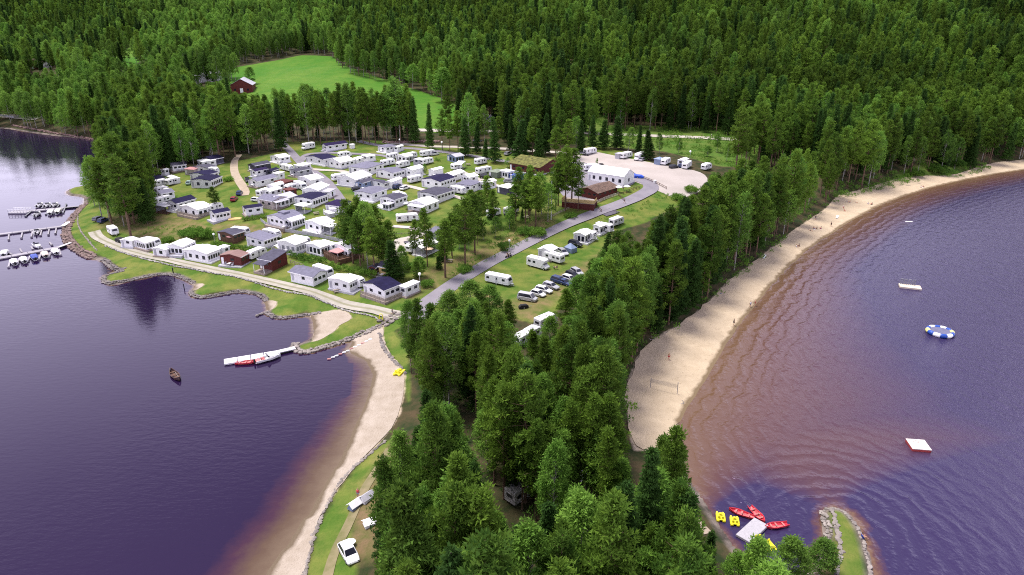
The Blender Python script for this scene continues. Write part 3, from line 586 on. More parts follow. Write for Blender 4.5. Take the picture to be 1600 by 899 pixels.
def tree_proto(kind, lod, seed):
    g = np.random.default_rng(seed); H = dict(pine=24, birch=20, spruce=25)[kind]
    per, size, keep = {0: (52, .42, .92), 1: (26, .56, .95), 2: (15, .82, .85)}[lod]
    C = []; RD = []; tr = MB(); lean = g.normal(size=2) * .25
    ax = lambda z: np.array([lean[0] * (z / H) ** 2 * 2, lean[1] * (z / H) ** 2 * 2, z])
    r0 = dict(pine=.26, birch=.18, spruce=.26)[kind]
    ns = 6 if lod < 2 else 3; sides = 7 if lod == 0 else (5 if lod == 1 else 4)
    for i in range(ns):
        z0, z1 = H * .97 * i / ns, H * .97 * (i + 1) / ns; tr.tube(ax(z0), ax(z1), r0 * (1 - .9 * z0 / H), r0 * (1 - .9 * z1 / H), sides)
    if kind == 'pine':
        base = g.uniform(.22, .42); RM = g.uniform(2.5, 3.6); tp = g.uniform(.62, .95); z = H * base
        while z < H * .97:
            t = (z / H - base) / (1 - base); prof = min(1, .5 + t * 2.0) * (1 - max(0, t - .22) / .80) ** tp
            nb = 6 if t < .85 else 4; a0 = g.random() * 6.28
            for k in range(nb):
                if g.random() > (.88 if lod < 2 else .8): continue
                a = a0 + 6.28 * k / nb + g.normal() * .25; Lb = RM * prof * g.uniform(.5, 1.25); rise = .22 + .35 * t
                dv = np.array([math.cos(a), math.sin(a), rise]); P0 = ax(z)
                if lod < 2 and Lb > 1: tr.tube(P0, P0 + dv * Lb * .9, .07, .02, 3)
                for q in ((.5, .8, 1.0) if Lb > 2 else (.6, 1.0)):
                    if g.random() > keep: continue
                    C.append(P0 + dv * Lb * q + g.normal(size=3) * .22); RD.append((.46 + .28 * q) * g.uniform(.7, 1.35))
            z += g.uniform(.95, 1.35)
        C.append(ax(H * .98)); RD.append(.7); C.append(ax(H * .94)); RD.append(.9); flat, up = .62, .75
        for k in range(5 if lod < 2 else 0):      # dry stubs under the crown
            a = g.random() * 6.28; z = H * g.uniform(base - .16, base); tr.tube(ax(z), ax(z) + np.array([math.cos(a), math.sin(a), .1]) * g.uniform(.8, 1.8), .04, .015, 3)
    elif kind == 'spruce':
        z = H * .10; RM = g.uniform(2.5, 3.2)
        while z < H * .98:
            t = (z / H - .1) / .9; Lb0 = RM * (1 - t) ** .85 + .15; nb = 7 if t < .7 else 5; a0 = g.random() * 6.28
            for k in range(nb):
                if g.random() > .9: continue
                a = a0 + 6.28 * k / nb + g.normal() * .2; Lb = Lb0 * g.uniform(.75, 1.15); dv = np.array([math.cos(a), math.sin(a), -.18 + .25 * t]); P0 = ax(z)
                for q in ((.35, .65, .95) if Lb > 1.6 else (.5, .9)):
                    if g.random() > keep: continue
                    C.append(P0 + dv * Lb * q + g.normal(size=3) * .12); RD.append((.42 + .2 * (1 - q)) * g.uniform(.85, 1.25) * (1 + .2 * lod))
            z += g.uniform(.75, 1.0) * (1 if lod < 2 else 1.3)
        C.append(ax(H * .985)); RD.append(.35); flat, up = .45, -.05
    else:
        base = g.uniform(.22, .34); RM = g.uniform(2.5, 3.4); nC = int({0: 120, 1: 105, 2: 85}[lod])
        for k in range(nC):
            t = g.random() ** .85; z = H * (base + (1 - base) * t); prof = math.sin(math.pi * min(1, (t * .78 + .20))) ** .8
            a = g.random() * 6.28; rr = RM * prof * g.uniform(.45, 1.0) ** .6; P1 = ax(z) + np.array([math.cos(a) * rr, math.sin(a) * rr, g.normal() * .2])
            C.append(P1); RD.append(g.uniform(.7, 1.15))
            if lod < 2 and k % 3 == 0: z0 = z - rr * .9; tr.tube(ax(max(z0, H * .2)), P1, .06, .015, 3)
        flat, up = .9, .1; per = int(per * 1.3)
    V, val = leaves(np.array(C), np.array(RD), per, size * (.92 if kind == 'birch' else 1), g, up, flat)
    return V, val, tr, H
PROTO = {}
for kind in ('pine', 'birch', 'spruce'):
    bark = dict(pine=M_bark_p, birch=M_bark_b, spruce=M_bark_s)[kind]
    for lod, cnt in ((0, 5), (1, 4), (2, 4)):
        for k in range(cnt):
            V, val, tr, H = tree_proto(kind, lod, len(kind) * 1000 + lod * 100 + k * 17)
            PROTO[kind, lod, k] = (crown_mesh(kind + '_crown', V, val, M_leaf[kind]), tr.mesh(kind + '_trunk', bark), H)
NPR = {0: 5, 1: 4, 2: 4}
def add_tree(kind, x, y, z, h, wide, label, group, dist, name=None):
    lod = 0 if dist < 185 else (1 if dist < 420 else 2); cm, tm, H = PROTO[kind, lod, random.randrange(NPR[lod])]
    s = h / H; root = empty(name or kind + '_tree', (x, y, z - .15), random.random() * 6.28); root.scale = (s * wide, s * wide, s)
    for nm, me in (('trunk', tm), ('crown', cm)):
        o = bpy.data.objects.new(nm, me); COL.objects.link(o); o.parent = root
    tag(root, label, dict(pine='pine tree', birch='birch tree', spruce='spruce tree')[kind], group); return root

# hand-read trees inside and around the camp: base u, v, top v, kind, width, label
HAND = [
 (175, 350, 248, 'pine', 1.0, 'tall pine with bare lower trunk beside the two dark cars on the headland'),
 (205, 370, 240, 'pine', 1.1, 'pine with thick pale trunk right above the small white caravan row'),
 (231, 350, 277, 'spruce', 1.2, 'dense spruce at the slope edge left of the navy-roofed cabins'),
 (160, 342, 246, 'birch', 1.0, 'leafy birch at the water edge above the marina'),
 (188, 340, 214, 'pine', 1.1, 'tallest pine of the headland clump'),
 (148, 322, 250, 'birch', .9, 'birch leaning over the marina shore beside the small grass spit'),
 (216, 338, 222, 'pine', 1.1, 'broad dark pine behind the headland clump'),
 (200, 330, 205, 'pine', 1.0, 'slim pine rising behind the headland clump'),
 (338, 330, 291, 'pine', 1.0, 'single small pine on the lawn beside the pink car'),
 (665, 273, 256, 'birch', .9, 'small bushy tree between white caravans in the middle of the camp'),
 (552, 412, 320, 'pine', 1.25, 'leftmost broad pine of the clump in the middle of the camp'),
 (564, 425, 332, 'pine', 1.0, 'pine with two bare trunks beside the deck with brown walls'),
 (575, 420, 318, 'birch', 1.1, 'bright leafy birch on top of the central pine clump'),
 (586, 430, 338, 'pine', 1.1, 'reddish-trunked pine behind the ochre gabled cabin'),
 (600, 428, 352, 'pine', 1.0, 'pine rising behind the dark red cabin with ochre gable'),
 (616, 438, 372, 'spruce', 1.3, 'dark spruce at the right end of the central clump'),
 (655, 434, 402, 'birch', 1.5, 'round green bushy tree beside the asphalt road lamp'),
 (632, 424, 396, 'birch', 1.1, 'shaggy pale bush tree below the gravel path'),
 (696, 434, 340, 'pine', 1.2, 'pine with pale bare trunk on the brown bank above the asphalt road'),
 (727, 416, 306, 'pine', 1.0, 'pine with dark shrub at its foot above the asphalt road'),
 (742, 398, 300, 'pine', 1.1, 'dense pine on the slope left of the dark round shrub'),
 (716, 378, 318, 'pine', 1.0, 'pine hiding the small dark shed above the road bank'),
 (752, 362, 298, 'pine', 1.1, 'open pine on the green slope above the road'),
 (771, 354, 296, 'pine', .9, 'thin pine beside the white car under the trees'),
 (806, 346, 288, 'pine', 1.1, 'left pine of the clump above the round green shrubs'),
 (821, 352, 284, 'pine', 1.0, 'middle pine of the clump above the round green shrubs'),
 (837, 356, 276, 'pine', 1.2, 'tall pine with straight bare trunk left of the flagpole'),
 (856, 346, 288, 'birch', .9, 'light birch right beside the white flagpole'),
 (872, 322, 236, 'pine', 1.0, 'left of three tall pines in front of the reception terrace'),
 (868, 330, 252, 'pine', 1.0, 'pine left of the three tall terrace pines'),
 (903, 330, 262, 'pine', .9, 'pine right beside the ochre terrace fence'),
 (883, 330, 226, 'pine', .9, 'middle one of three tall pines in front of the reception terrace'),
 (893, 322, 232, 'pine', 1.15, 'right of three tall pines in front of the reception terrace'),
 (672, 233, 160, 'spruce', .8, 'narrow dark conifer standing alone before the bright field'),
 (691, 235, 170, 'pine', .9, 'left pine of the trio by the back lane lamp'),
 (703, 238, 178, 'pine', .8, 'slim pine of the trio by the back lane lamp'),
 (727, 245, 182, 'spruce', 1.3, 'wide dark spruce with low boughs over the back lane'),
 (733, 236, 148, 'birch', 1.0, 'tall birch behind the wide dark spruce'),
 (757, 228, 166, 'birch', .8, 'slender birch with white trunk by the country road'),
 (773, 255, 182, 'spruce', 1.1, 'conifer with bare foot between the caravans and the sod-roofed house'),
 (759, 247, 216, 'spruce', 1.0, 'small young spruce beside the back lane'),
 (793, 262, 246, 'birch', 1.1, 'small round tree at the left end of the sod-roofed house'),
 (812, 225, 150, 'birch', 1.0, 'bright round-topped tree behind the sod-roofed house'),
 (812, 250, 186, 'spruce', 1.5, 'very broad dark spruce behind the sod-roofed house'),
 (842, 250, 200, 'spruce', 1.1, 'dark spruce at the right end of the sod-roofed house'),
 (832, 246, 182, 'pine', 1.1, 'dark pine among the spruces behind the sod-roofed house'),
 (868, 250, 196, 'pine', 1.1, 'leafy pine right of the sod-roofed house'),
 (886, 248, 186, 'pine', 1.2, 'broad green pine left of the gravel lot'),
 (908, 238, 188, 'spruce', .9, 'slim dark spruce at the left corner of the gravel lot'),
 (942, 233, 186, 'spruce', 1.3, 'dark spruce behind the gravel lot, left of a pair'),
 (964, 233, 180, 'spruce', 1.3, 'dark spruce behind the gravel lot, right of a pair'),
 (982, 236, 200, 'birch', 1.0, 'leafy tree beside the spruce pair behind the gravel lot'),
 (1012, 250, 203, 'spruce', 1.2, 'single spruce between the camper van and the blue grey tent'),
 (932, 262, 247, 'birch', .6, 'small yellow-green tree standing in the gravel lot'),
 (1165, 262, 200, 'birch', .9, 'round birch at the right end of the rough meadow'),
 (1150, 250, 222, 'birch', 1.0, 'low leafy tree in the rough meadow'),
 (1105, 245, 228, 'birch', 1.6, 'dark green round bush tree in the rough meadow'),
 (1235, 240, 205, 'birch', 1.1, 'leafy tree between the road and the lakeside wood'),
 (391, 133, 105, 'birch', 1.4, 'rounded tree right beside the red barn'),
 (690, 160, 106, 'birch', 1.9, 'big round dome-shaped tree at the edge of the bright field'),
 (645, 140, 100, 'birch', 1.5, 'rounded tree left of the dome-shaped tree at the field edge'),
 (626, 222, 124, 'birch', 1.5, 'broad leafy tree at the right end of the pine row before the field'),
 (648, 224, 150, 'spruce', 1.0, 'dark conifer at the very right end of the pine row before the field'),
 (1278, 905, 850, 'birch', 1.5, 'dark green bush tree beside the breakwater'),
 (926, 482, 402, 'pine', 1.0, 'pine overlapping the upper end of the parked car row'),
 (906, 508, 428, 'birch', 1.1, 'birch at the right edge of the parking meadow'),
 (882, 524, 450, 'pine', 1.0, 'pine below the silver car at the end of the parked row'),
 (946, 440, 362, 'spruce', .9, 'dark spire of a spruce beside the last meadow caravans'),
 (735, 522, 442, 'birch', 1.2, 'shaggy birch directly below the large modern caravan'),
 (766, 518, 448, 'birch', 1.1, 'pale-topped birch left of the silver van'),
 (702, 520, 452, 'birch', 1.1, 'bright bushy tree on the grass bank beside the road lamp'),
 (796, 528, 466, 'pine', 1.0, 'dark pine beside the covered bike'),
 (792, 592, 506, 'birch', 1.0, 'leafy birch just in front of the two caravans in the tree gap, left'),
 (834, 588, 512, 'pine', 1.0, 'pine just in front of the two caravans in the tree gap, right'),
 (858, 560, 494, 'birch', .9, 'small birch below the half hidden caravan'),
 (1230, 925, 838, 'birch', 1.1, 'bright tree overhanging the water right of the boat dock'),
]
FOOT = []       # ground rectangles kept clear of woodland trees
TREES = []      # x, y, z, h, kind, wide, label, group, dist
def dist3(x, y, z): return math.sqrt(x * x + y * y + (CAMZ - z) ** 2)
for u, v, vt, kind, wide, lab in HAND:
    P = at(u, v); lo, hi = 3.0, 45.0
    for _ in range(20):
        mid = (lo + hi) / 2; pv = proj(P.x, P.y, P.z + mid)[1]
        if pv > vt: lo = mid
        else: hi = mid
    h = min((lo + hi) / 2, 34); TREES.append((P.x, P.y, P.z, h, kind, wide * min(1.6, max(.9, 20 / max(h, 8))) if h < 16 else wide * (1.38 if kind == 'pine' else 1.1), lab, None, dist3(P.x, P.y, P.z)))
NO_L = np.array([(-900, 190), (-300, 196), (0, 202), (60, 208), (140, 222), (158, 232), (138, 268), (132, 308), (140, 338), (175, 352), (238, 362), (243, 278), (300, 264), (345, 253), (375, 244), (440, 240), (450, 222), (540, 218), (600, 221),
 (660, 222), (700, 226), (760, 228), (800, 225), (860, 230), (900, 222), (930, 220), (985, 228), (1100, 238), (1150, 243), (1168, 258), (1112, 272), (1092, 290), (1052, 318), (1012, 345), (975, 350), (948, 378), (920, 402), (905, 430), (904, 470),
 (850, 488), (838, 502), (812, 496), (790, 472), (748, 452), (705, 476), (682, 492), (662, 470), (640, 462), (615, 470), (608, 500), (610, 540), (634, 575), (642, 622), (612, 692), (592, 736), (558, 768), (553, 830), (556, 899), (556, 1500), (-900, 1500)], float)
NO_R = np.array([(1292, 1500), (1292, 880), (1262, 850), (1215, 838), (1195, 812), (1165, 806), (1150, 815), (1125, 800), (1110, 770), (1085, 742), (1062, 672), (1045, 655), (985, 668), (985, 600), (1003, 558), (1015, 533), (1050, 532), (1085, 502), (1110, 474), (1135, 449), (1165, 424), (1200, 399), (1240, 364), (1290, 329),
 (1315, 310), (1400, 289), (1440, 282), (1500, 276), (1550, 260), (1620, 252), (2600, 236), (2600, 1500)], float)
NO_F = np.array([(355, 118), (362, 103), (400, 97), (470, 85), (515, 90), (545, 116), (600, 129), (640, 141), (690, 154), (712, 168), (718, 204), (640, 212), (520, 212), (470, 212), (455, 150), (420, 150), (395, 140)], float)
NO_2 = np.array([(172, 86), (222, 76), (228, 90), (200, 98)], float)
NO_M = np.array([(848, 192), (858, 186), (942, 182), (945, 203), (1050, 205), (1190, 215), (1290, 222), (1275, 232), (1160, 238), (1130, 262), (1000, 250), (930, 238), (925, 206), (850, 206)], float)
NO_S = [np.array([(a, c), (b_, c), (b_, d), (a, d)], float) for a, b_, c, d in ((808, 818, 528, 533), (842, 852, 506, 514), (785, 825, 762, 800), (902, 912, 747, 756), (615, 634, 572, 594), (530, 553, 852, 884), (549, 562, 782, 796), (1150, 1200, 812, 850), (50, 66, 90, 108), (70, 84, 95, 104), (312, 346, 116, 126), (366, 398, 116, 144), (0, 20, 172, 198), (757, 775, 175, 188), (703, 718, 598, 640))]
NOS = [NO_L, NO_R, NO_F, NO_2, NO_M]
def blocked(x, y, z, h, r):
    bad = np.zeros(x.shape, bool)
    bu, bv = proj(x, y, z)
    for P in NOS: bad |= inpoly(bu, bv, P)
    for f, sgn in ((.62, 0), (.8, 0), (.99, 0), (.66, -1), (.66, 1), (.85, -.6), (.85, .6)):
        u, v = proj(x + sgn * r * .62, y, z + h * f)
        for P in NOS: bad |= inpoly(u, v, P)
        for P in NO_S: bad |= inpoly(u, v, P)
    u, v = proj(x, y, z + h * .66); u2, v2 = proj(x, y, z + h); hh = np.abs(v - v2) * .92; D = np.sqrt(x ** 2 + y ** 2 + (z - CAMZ) ** 2); hw = r * FPX / D
    for P in NO_S:
        for a, b_ in list(P) + [tuple(P.mean(0))]: bad |= ((a - u) / hw) ** 2 + ((b_ - v) / hh) ** 2 < 1
    return bad
def scatter(y0, y1, step, half, jit=.42):
    yy = np.arange(y0, y1, step); X = []; Y = []
    for i, yv in enumerate(yy):
        wd = half * (yv + 45); xs = np.arange(-wd, wd, step) + (step / 2 if i % 2 else 0); X.append(xs); Y.append(np.full(xs.shape, yv))
    X = np.concatenate(X); Y = np.concatenate(Y)
    return X + rng.uniform(-jit, jit, X.size) * step, Y + rng.uniform(-jit, jit, X.size) * step
for (y0, y1, step, half) in ((34, 230, 3.9, .72), (35, 229.9, 4.8, .72), (230, 420, 5.2, .80), (420, 700, 5.8, .82), (700, 1060, 6.6, .84)):
    X, Y = scatter(y0, y1, step, half); Z, SDs, SN = height(X, Y, True)
    u, v = proj(X, Y, Z)
    # which kind grows where
    q = vnoise(X, Y, 60, 11) + .5; r1 = rng.random(X.size)
    pb = np.clip(.16 + (q - .45) * 1.0, .05, .75)
    pb = np.where(Y < 230, np.where(X < 25, .30, .2), pb); pb = np.where((u < 560) & (Y > 430), np.clip(pb + .35, 0, .9), pb); pb = np.where((Y > 230) & (Y < 430) & (u < 160), .6, pb)
    hill = Y > 400; pb = np.where(hill & (u > 220) & (u < 520) & (v < 100), .85, pb); pb = np.where(hill & (u > 700) & (v < 30), .05, pb); pb = np.where(hill & (u < 220) & (v < 60), .25, pb)
    psp = np.where(Y < 230, .07, np.where(Y < 430, .14, .25)); psp = np.where(vnoise(X, Y, 45, 21) > .12, psp + .25, psp)
    kind = np.where(r1 < pb, 1, np.where(r1 < pb + psp * (1 - pb), 2, 0))
    h = np.where(kind == 1, 19, np.where(kind == 2, 23, 23.5)) * rng.uniform(.78, 1.16, X.size) * (1 + vnoise(X, Y, 25, 8) * .3)
    h = np.where(Y > 400, h * rng.uniform(.62, 1.14, X.size), h)
    h = np.where((Y < 125), h * .88, h)
    if y0 == 35: h = h * rng.uniform(.5, .75, X.size)
    ok = (SDs > 1.5) & (SN < -.5) & ~blocked(X, Y, Z, h, 3.2)
    if y0 == 420: ok &= ~((rng.random(X.size) < .12))
    ok &= (u > -260) & (u < 1860) & (v < 1500)
    uu, vt = proj(X, Y, Z + h); ok &= (vt < 930) & (v > -60)
    if y0 >= 230:       # clearings in the big wood
        ok &= ~((vnoise(X, Y, 30, 31) > .41))
    for i in np.nonzero(ok)[0]:
        if any((X[i] - t[0]) ** 2 + (Y[i] - t[1]) ** 2 < 9 for t in TREES[:len(HAND)]): continue
        TREES.append((X[i], Y[i], Z[i], h[i], ('pine', 'birch', 'spruce')[kind[i]], rng.uniform(.85, 1.2) * (1.06 if Y[i] < 230 else 1.0) * (1.12 if y0 == 35 else 1), None, None, dist3(X[i], Y[i], Z[i])))
# the row of tall pines in front of the bright field
for row in range(2):
    for uu in np.arange(440, 640, 10.5):
        a = uu + random.uniform(-3, 3) + row * 5; P = at(a, 224 - row * 7 + random.uniform(-2, 2)); hh = random.uniform(21, 27) if not 455 < a < 470 else 22
        TREES.append((P.x, P.y, P.z, hh, 'birch' if random.random() < .18 else 'pine', random.uniform(.8, 1.05), None, None, dist3(*P)))
for uu in np.arange(445, 645, 13):        # understorey behind the row
    P = at(uu + random.uniform(-4, 4), random.uniform(207, 217)); TREES.append((P.x, P.y, P.z, random.uniform(7, 13), random.choice(('spruce', 'birch', 'spruce')), 1.5, None, None, dist3(*P)))
BANK = np.array([(636, 452), (690, 422), (740, 392), (800, 356), (850, 345), (850, 325), (800, 335), (745, 345), (700, 372), (660, 398), (636, 425)], float)
_n = 0
while _n < 26:
    a, b_ = random.uniform(636, 850), random.uniform(325, 452)
    if not inpoly(np.array([a]), np.array([b_]), BANK)[0]: continue
    P = at(a, b_)
    if any((P.x - t[0]) ** 2 + (P.y - t[1]) ** 2 < 7 for t in TREES if t[8] < 330): continue
    hh = random.choice((3.5, 5, 6.5, 9, 13, 17)); TREES.append((P.x, P.y, P.z, hh, random.choice(('pine', 'birch', 'birch', 'spruce')) if hh < 12 else 'pine', 1.0 if hh > 8 else 1.7, None, None, dist3(*P))); _n += 1
for a, b_, hh, kd in ((545, 400, 17, 'pine'), (608, 420, 14, 'pine'), (592, 405, 16, 'pine'), (568, 408, 19, 'pine'), (630, 436, 9, 'birch'), (810, 330, 15, 'pine'), (826, 338, 17, 'pine'), (846, 335, 14, 'birch'), (762, 340, 14, 'pine'), (738, 372, 15, 'pine'), (706, 400, 13, 'pine'), (800, 238, 17, 'spruce'), (822, 240, 20, 'spruce'), (852, 242, 18, 'spruce'), (745, 240, 14, 'spruce'), (780, 238, 16, 'pine'), (716, 236, 18, 'pine'), (876, 236, 18, 'pine'), (900, 236, 15, 'birch'), (925, 232, 15, 'spruce'), (998, 238, 12, 'spruce'), (1030, 240, 9, 'birch'), (1060, 240, 7, 'birch'), (1120, 238, 9, 'birch'), (1135, 252, 8, 'birch'), (1190, 236, 12, 'birch')):
    P = at(a, b_); TREES.append((P.x, P.y, P.z, hh, kd, 1.35 if kd != 'spruce' else 1.15, None, None, dist3(*P)))
def zone(x, y, z, kind):
    u, v = proj(x, y, z); u = float(u); v = float(v)
    nm = {'pine': 'pine', 'birch': 'birch', 'spruce': 'spruce'}[kind]
    if y < 230:
        if v > 930: return f'bright-topped {nm} at the lower end of the spit wood', 'trees of the spit wood'
        if v > 760: return f'{nm} in the thick of the spit wood around the lone weathered caravan' if u < 1000 else f'{nm} near the red rowing boats and the dock', 'trees of the spit wood'
        if v > 640: return f'{nm} of the spit wood between the lagoon beach and the bathing beach', 'trees of the spit wood'
        if v > 520 and u < 860: return f'{nm} behind the yellow pedal boat beach at the neck of the spit', 'trees of the spit wood'
        if u > 960: return f'{nm} along the inner edge of the curved bathing beach', 'trees along the bathing beach'
        return f'{nm} between the parked cars meadow and the bathing beach', 'trees along the bathing beach'
    if y < 430:
        if u < 135: return f'{nm} on the far left lake shore', 'trees on the far left shore'
        if u < 440: return f'{nm} of the wood behind the left part of the camp', 'trees behind the left camp'
        if u < 665: return f'{nm} of the tall row in front of the bright field', 'trees before the bright field'
        if u > 1090 and v > 228: return f'{nm} of the belt between the gravel lot and the far end of the beach', 'trees along the bathing beach'
        return f'{nm} at the foot of the wooded hillside along the country road', 'trees at the foot of the hillside'
    return f'{nm} on the wooded hillside above the country road' if u > 700 else f'{nm} in the woods around the bright field', 'trees on the hillside'
TREES.sort(key=lambda t: t[8])
LM = [(805, 782, 'the lone weathered caravan'), (908, 752, 'the pale caravan under the spit trees'), (624, 583, 'the yellow pedal boat on the lagoon beach'), (543, 870, 'the white hatchback by the left beach'), (562, 790, 'the white beach awnings'), (1175, 828, 'the grey rowing boat dock'),
 (1290, 805, 'the breakwater tip'), (1035, 610, 'the volleyball net'), (815, 535, 'the two caravans in the tree gap'), (846, 512, 'the half hidden caravan below the meadow'), (823, 465, 'the silver van'), (959, 354, 'the last meadow caravan'), (1275, 358, 'the group of bathers'),
 (1195, 403, 'the white lounger in mid beach'), (1308, 341, 'the upper white lounger'), (1440, 292, 'the pair on the far beach'), (1104, 262, 'the last caravan of the gravel lot'), (1030, 292, 'the road bend at the gravel lot'), (668, 480, 'the junction of track and asphalt road'), (1018, 530, 'the fire ring at the wood edge'),
 (10, 182, 'the far left guard rail'), (55, 100, 'the rusty-roofed red house'), (390, 125, 'the red barn'), (480, 229, 'the motorhome at the camp lane top'), (374, 242, 'the top of the winding gravel path'), (1250, 214, 'the pink boulder heap by the road'), (1455, 216, 'the grey boulder heap by the road'), (1105, 214, 'the two walkers on the country road'),
 (115, 298, 'the small grass spit'), (158, 346, 'the two dark headland cars'), (830, 262, 'the sod-roofed house'), (1065, 795, 'the sandy footpath'), (702, 620, 'the dark hollow in the spit wood'), (1110, 470, 'the wading pair'), (765, 182, 'the white shed above the country road'), (200, 88, 'the small far clearing'), (620, 128, 'the right side of the bright field'), (470, 84, 'the top of the bright field'),
 (700, 860, 'the lower middle of the spit wood'), (930, 860, 'the lower right of the spit wood'), (750, 560, 'the neck of the spit wood'), (900, 620, 'the middle of the spit wood'), (960, 450, 'the wood beside the parked cars'), (1200, 260, 'the birch ending the rough meadow'), (796, 385, 'the cyclists on the asphalt road'), (657, 440, 'the globe lamp by the low white annex'), (861, 300, 'the white flagpole'), (690, 345, 'the empty lawn in mid camp'), (575, 370, 'the central pine clump'), (560, 180, 'the middle of the row before the bright field'), (700, 200, 'the narrow lone conifer'), (940, 205, 'the spruce pair behind the gravel lot')]
ORD = ['nearest', 'second nearest', 'third nearest', 'fourth nearest', 'fifth nearest', 'sixth nearest', 'seventh nearest', 'eighth nearest', 'ninth nearest', 'tenth nearest', 'eleventh nearest', 'twelfth nearest', 'thirteenth nearest', 'fourteenth nearest', 'fifteenth nearest', 'sixteenth nearest', 'seventeenth nearest', 'eighteenth nearest']
_unused = ['nearest', 'second nearest', 'third nearest', 'fourth nearest', 'fifth nearest', 'sixth nearest', 'seventh nearest', 'eighth nearest', 'ninth nearest', 'tenth nearest', 'eleventh nearest', 'twelfth nearest']
_c = []
for i, t in enumerate(TREES):
    if t[6] or t[8] > 520: continue
    cu, cv = proj(t[0], t[1], t[2] + t[3] * .75); cu = float(cu); cv = float(cv)
    if not (0 < cu < 1600 and 0 < cv < 899): continue
    q = min(range(len(LM)), key=lambda k: (LM[k][0] - cu) ** 2 + (LM[k][1] - cv) ** 2); _c.append((math.hypot(LM[q][0] - cu, LM[q][1] - cv), i, q))
_c.sort(); _r = {}; NEAR = {}
for d_, i, q in _c:
    k = (TREES[i][4], q); _r[k] = _r.get(k, 0) + 1
    if _r[k] <= 18: NEAR[i] = ORD[_r[k] - 1] + ' to ' + LM[q][2]
cnt = {'pine': 0, 'birch': 0, 'spruce': 0}; REST = []
for ti, t in enumerate(TREES):
    k = t[4]
    if t[6] is None and cnt[k] >= {'pine': 285, 'birch': 270, 'spruce': 285}[k]: REST.append(t); continue
    lab, grp = (t[6], None) if t[6] else zone(t[0], t[1], t[2], k)
    if ti in NEAR: lab = f'{k} with its crown {NEAR[ti]}'
    add_tree(k, t[0], t[1], t[2], t[3], t[5], lab, grp, t[8]); cnt[k] += 1
print('TREES', cnt, len(REST))
# everything beyond those: one wood, its trees placed as points
me = bpy.data.meshes.new('distant_wood'); me.from_pydata([(t[0], t[1], t[2] - .2) for t in REST], [], [])
def ia(nm, tp, a): q = me.attributes.new(nm, tp, 'POINT'); q.data.foreach_set('value' if tp != 'FLOAT_VECTOR' else 'vector', a)
pidx = {}; srcs = []
for kind in ('pine', 'birch', 'spruce'):
    for lod in (1, 2):
        for k in range(4): pidx[kind, lod, k] = len(srcs); srcs.append((kind, lod, k))
ia('pick', 'INT', np.array([pidx[t[4], 1 if t[8] < 420 else 2, random.randrange(4)] for t in REST], dtype=np.int32))
scl = np.array([(t[3] / PROTO[t[4], 1, 0][2] * t[5],) * 2 + (t[3] / PROTO[t[4], 1, 0][2],) for t in REST], dtype=np.float32); ia('scl', 'FLOAT_VECTOR', scl.ravel())
ia('rot', 'FLOAT', np.random.default_rng(5).random(len(REST)).astype(np.float32) * 6.28)
wood = bpy.data.objects.new('distant_wood', me); COL.objects.link(wood); tag(wood, 'dense mixed wood covering the far hillside behind the road and field', kind='stuff')
ng = bpy.data.node_groups.new('wood', 'GeometryNodeTree'); ng.interface.new_socket('Geometry', in_out='INPUT', socket_type='NodeSocketGeometry'); ng.interface.new_socket('Geometry', in_out='OUTPUT', socket_type='NodeSocketGeometry')
gi = ng.nodes.new('NodeGroupInput'); gout = ng.nodes.new('NodeGroupOutput')
iop = ng.nodes.new('GeometryNodeInstanceOnPoints'); jn = ng.nodes.new('GeometryNodeJoinGeometry')
for key in reversed(srcs):
    cm, tm, H = PROTO[key]
    bm = bmesh.new(); bm.from_mesh(cm); nf = len(bm.faces); bm.from_mesh(tm); bm.faces.ensure_lookup_table()
    for f in bm.faces[nf:]: f.material_index = 1
    jm = bpy.data.meshes.new('wood_tree'); bm.to_mesh(jm); bm.free(); jm.materials.append(cm.materials[0]); jm.materials.append(tm.materials[0])
    so = bpy.data.objects.new('wood_tree', jm)
    oi = ng.nodes.new('GeometryNodeObjectInfo'); oi.inputs['Object'].default_value = so; gti = ng.nodes.new('GeometryNodeGeometryToInstance')
    ng.links.new(oi.outputs['Geometry'], gti.inputs[0]); ng.links.new(gti.outputs[0], jn.inputs[0])
def na(nm, tp):
    a = ng.nodes.new('GeometryNodeInputNamedAttribute'); a.data_type = tp; a.inputs['Name'].default_value = nm; return a.outputs['Attribute']
mtp = ng.nodes.new('GeometryNodeMeshToPoints'); ng.links.new(gi.outputs[0], mtp.inputs[0]); ng.links.new(mtp.outputs[0], iop.inputs['Points'])
ng.links.new(jn.outputs[0], iop.inputs['Instance']); iop.inputs['Pick Instance'].default_value = True
ng.links.new(na('pick', 'INT'), iop.inputs['Instance Index']); ng.links.new(na('scl', 'FLOAT_VECTOR'), iop.inputs['Scale'])
cx = ng.nodes.new('ShaderNodeCombineXYZ'); ng.links.new(na('rot', 'FLOAT'), cx.inputs['Z']); ng.links.new(cx.outputs[0], iop.inputs['Rotation'])
ng.links.new(iop.outputs[0], gout.inputs[0])
md = wood.modifiers.new('wood', 'NODES'); md.node_group = ng
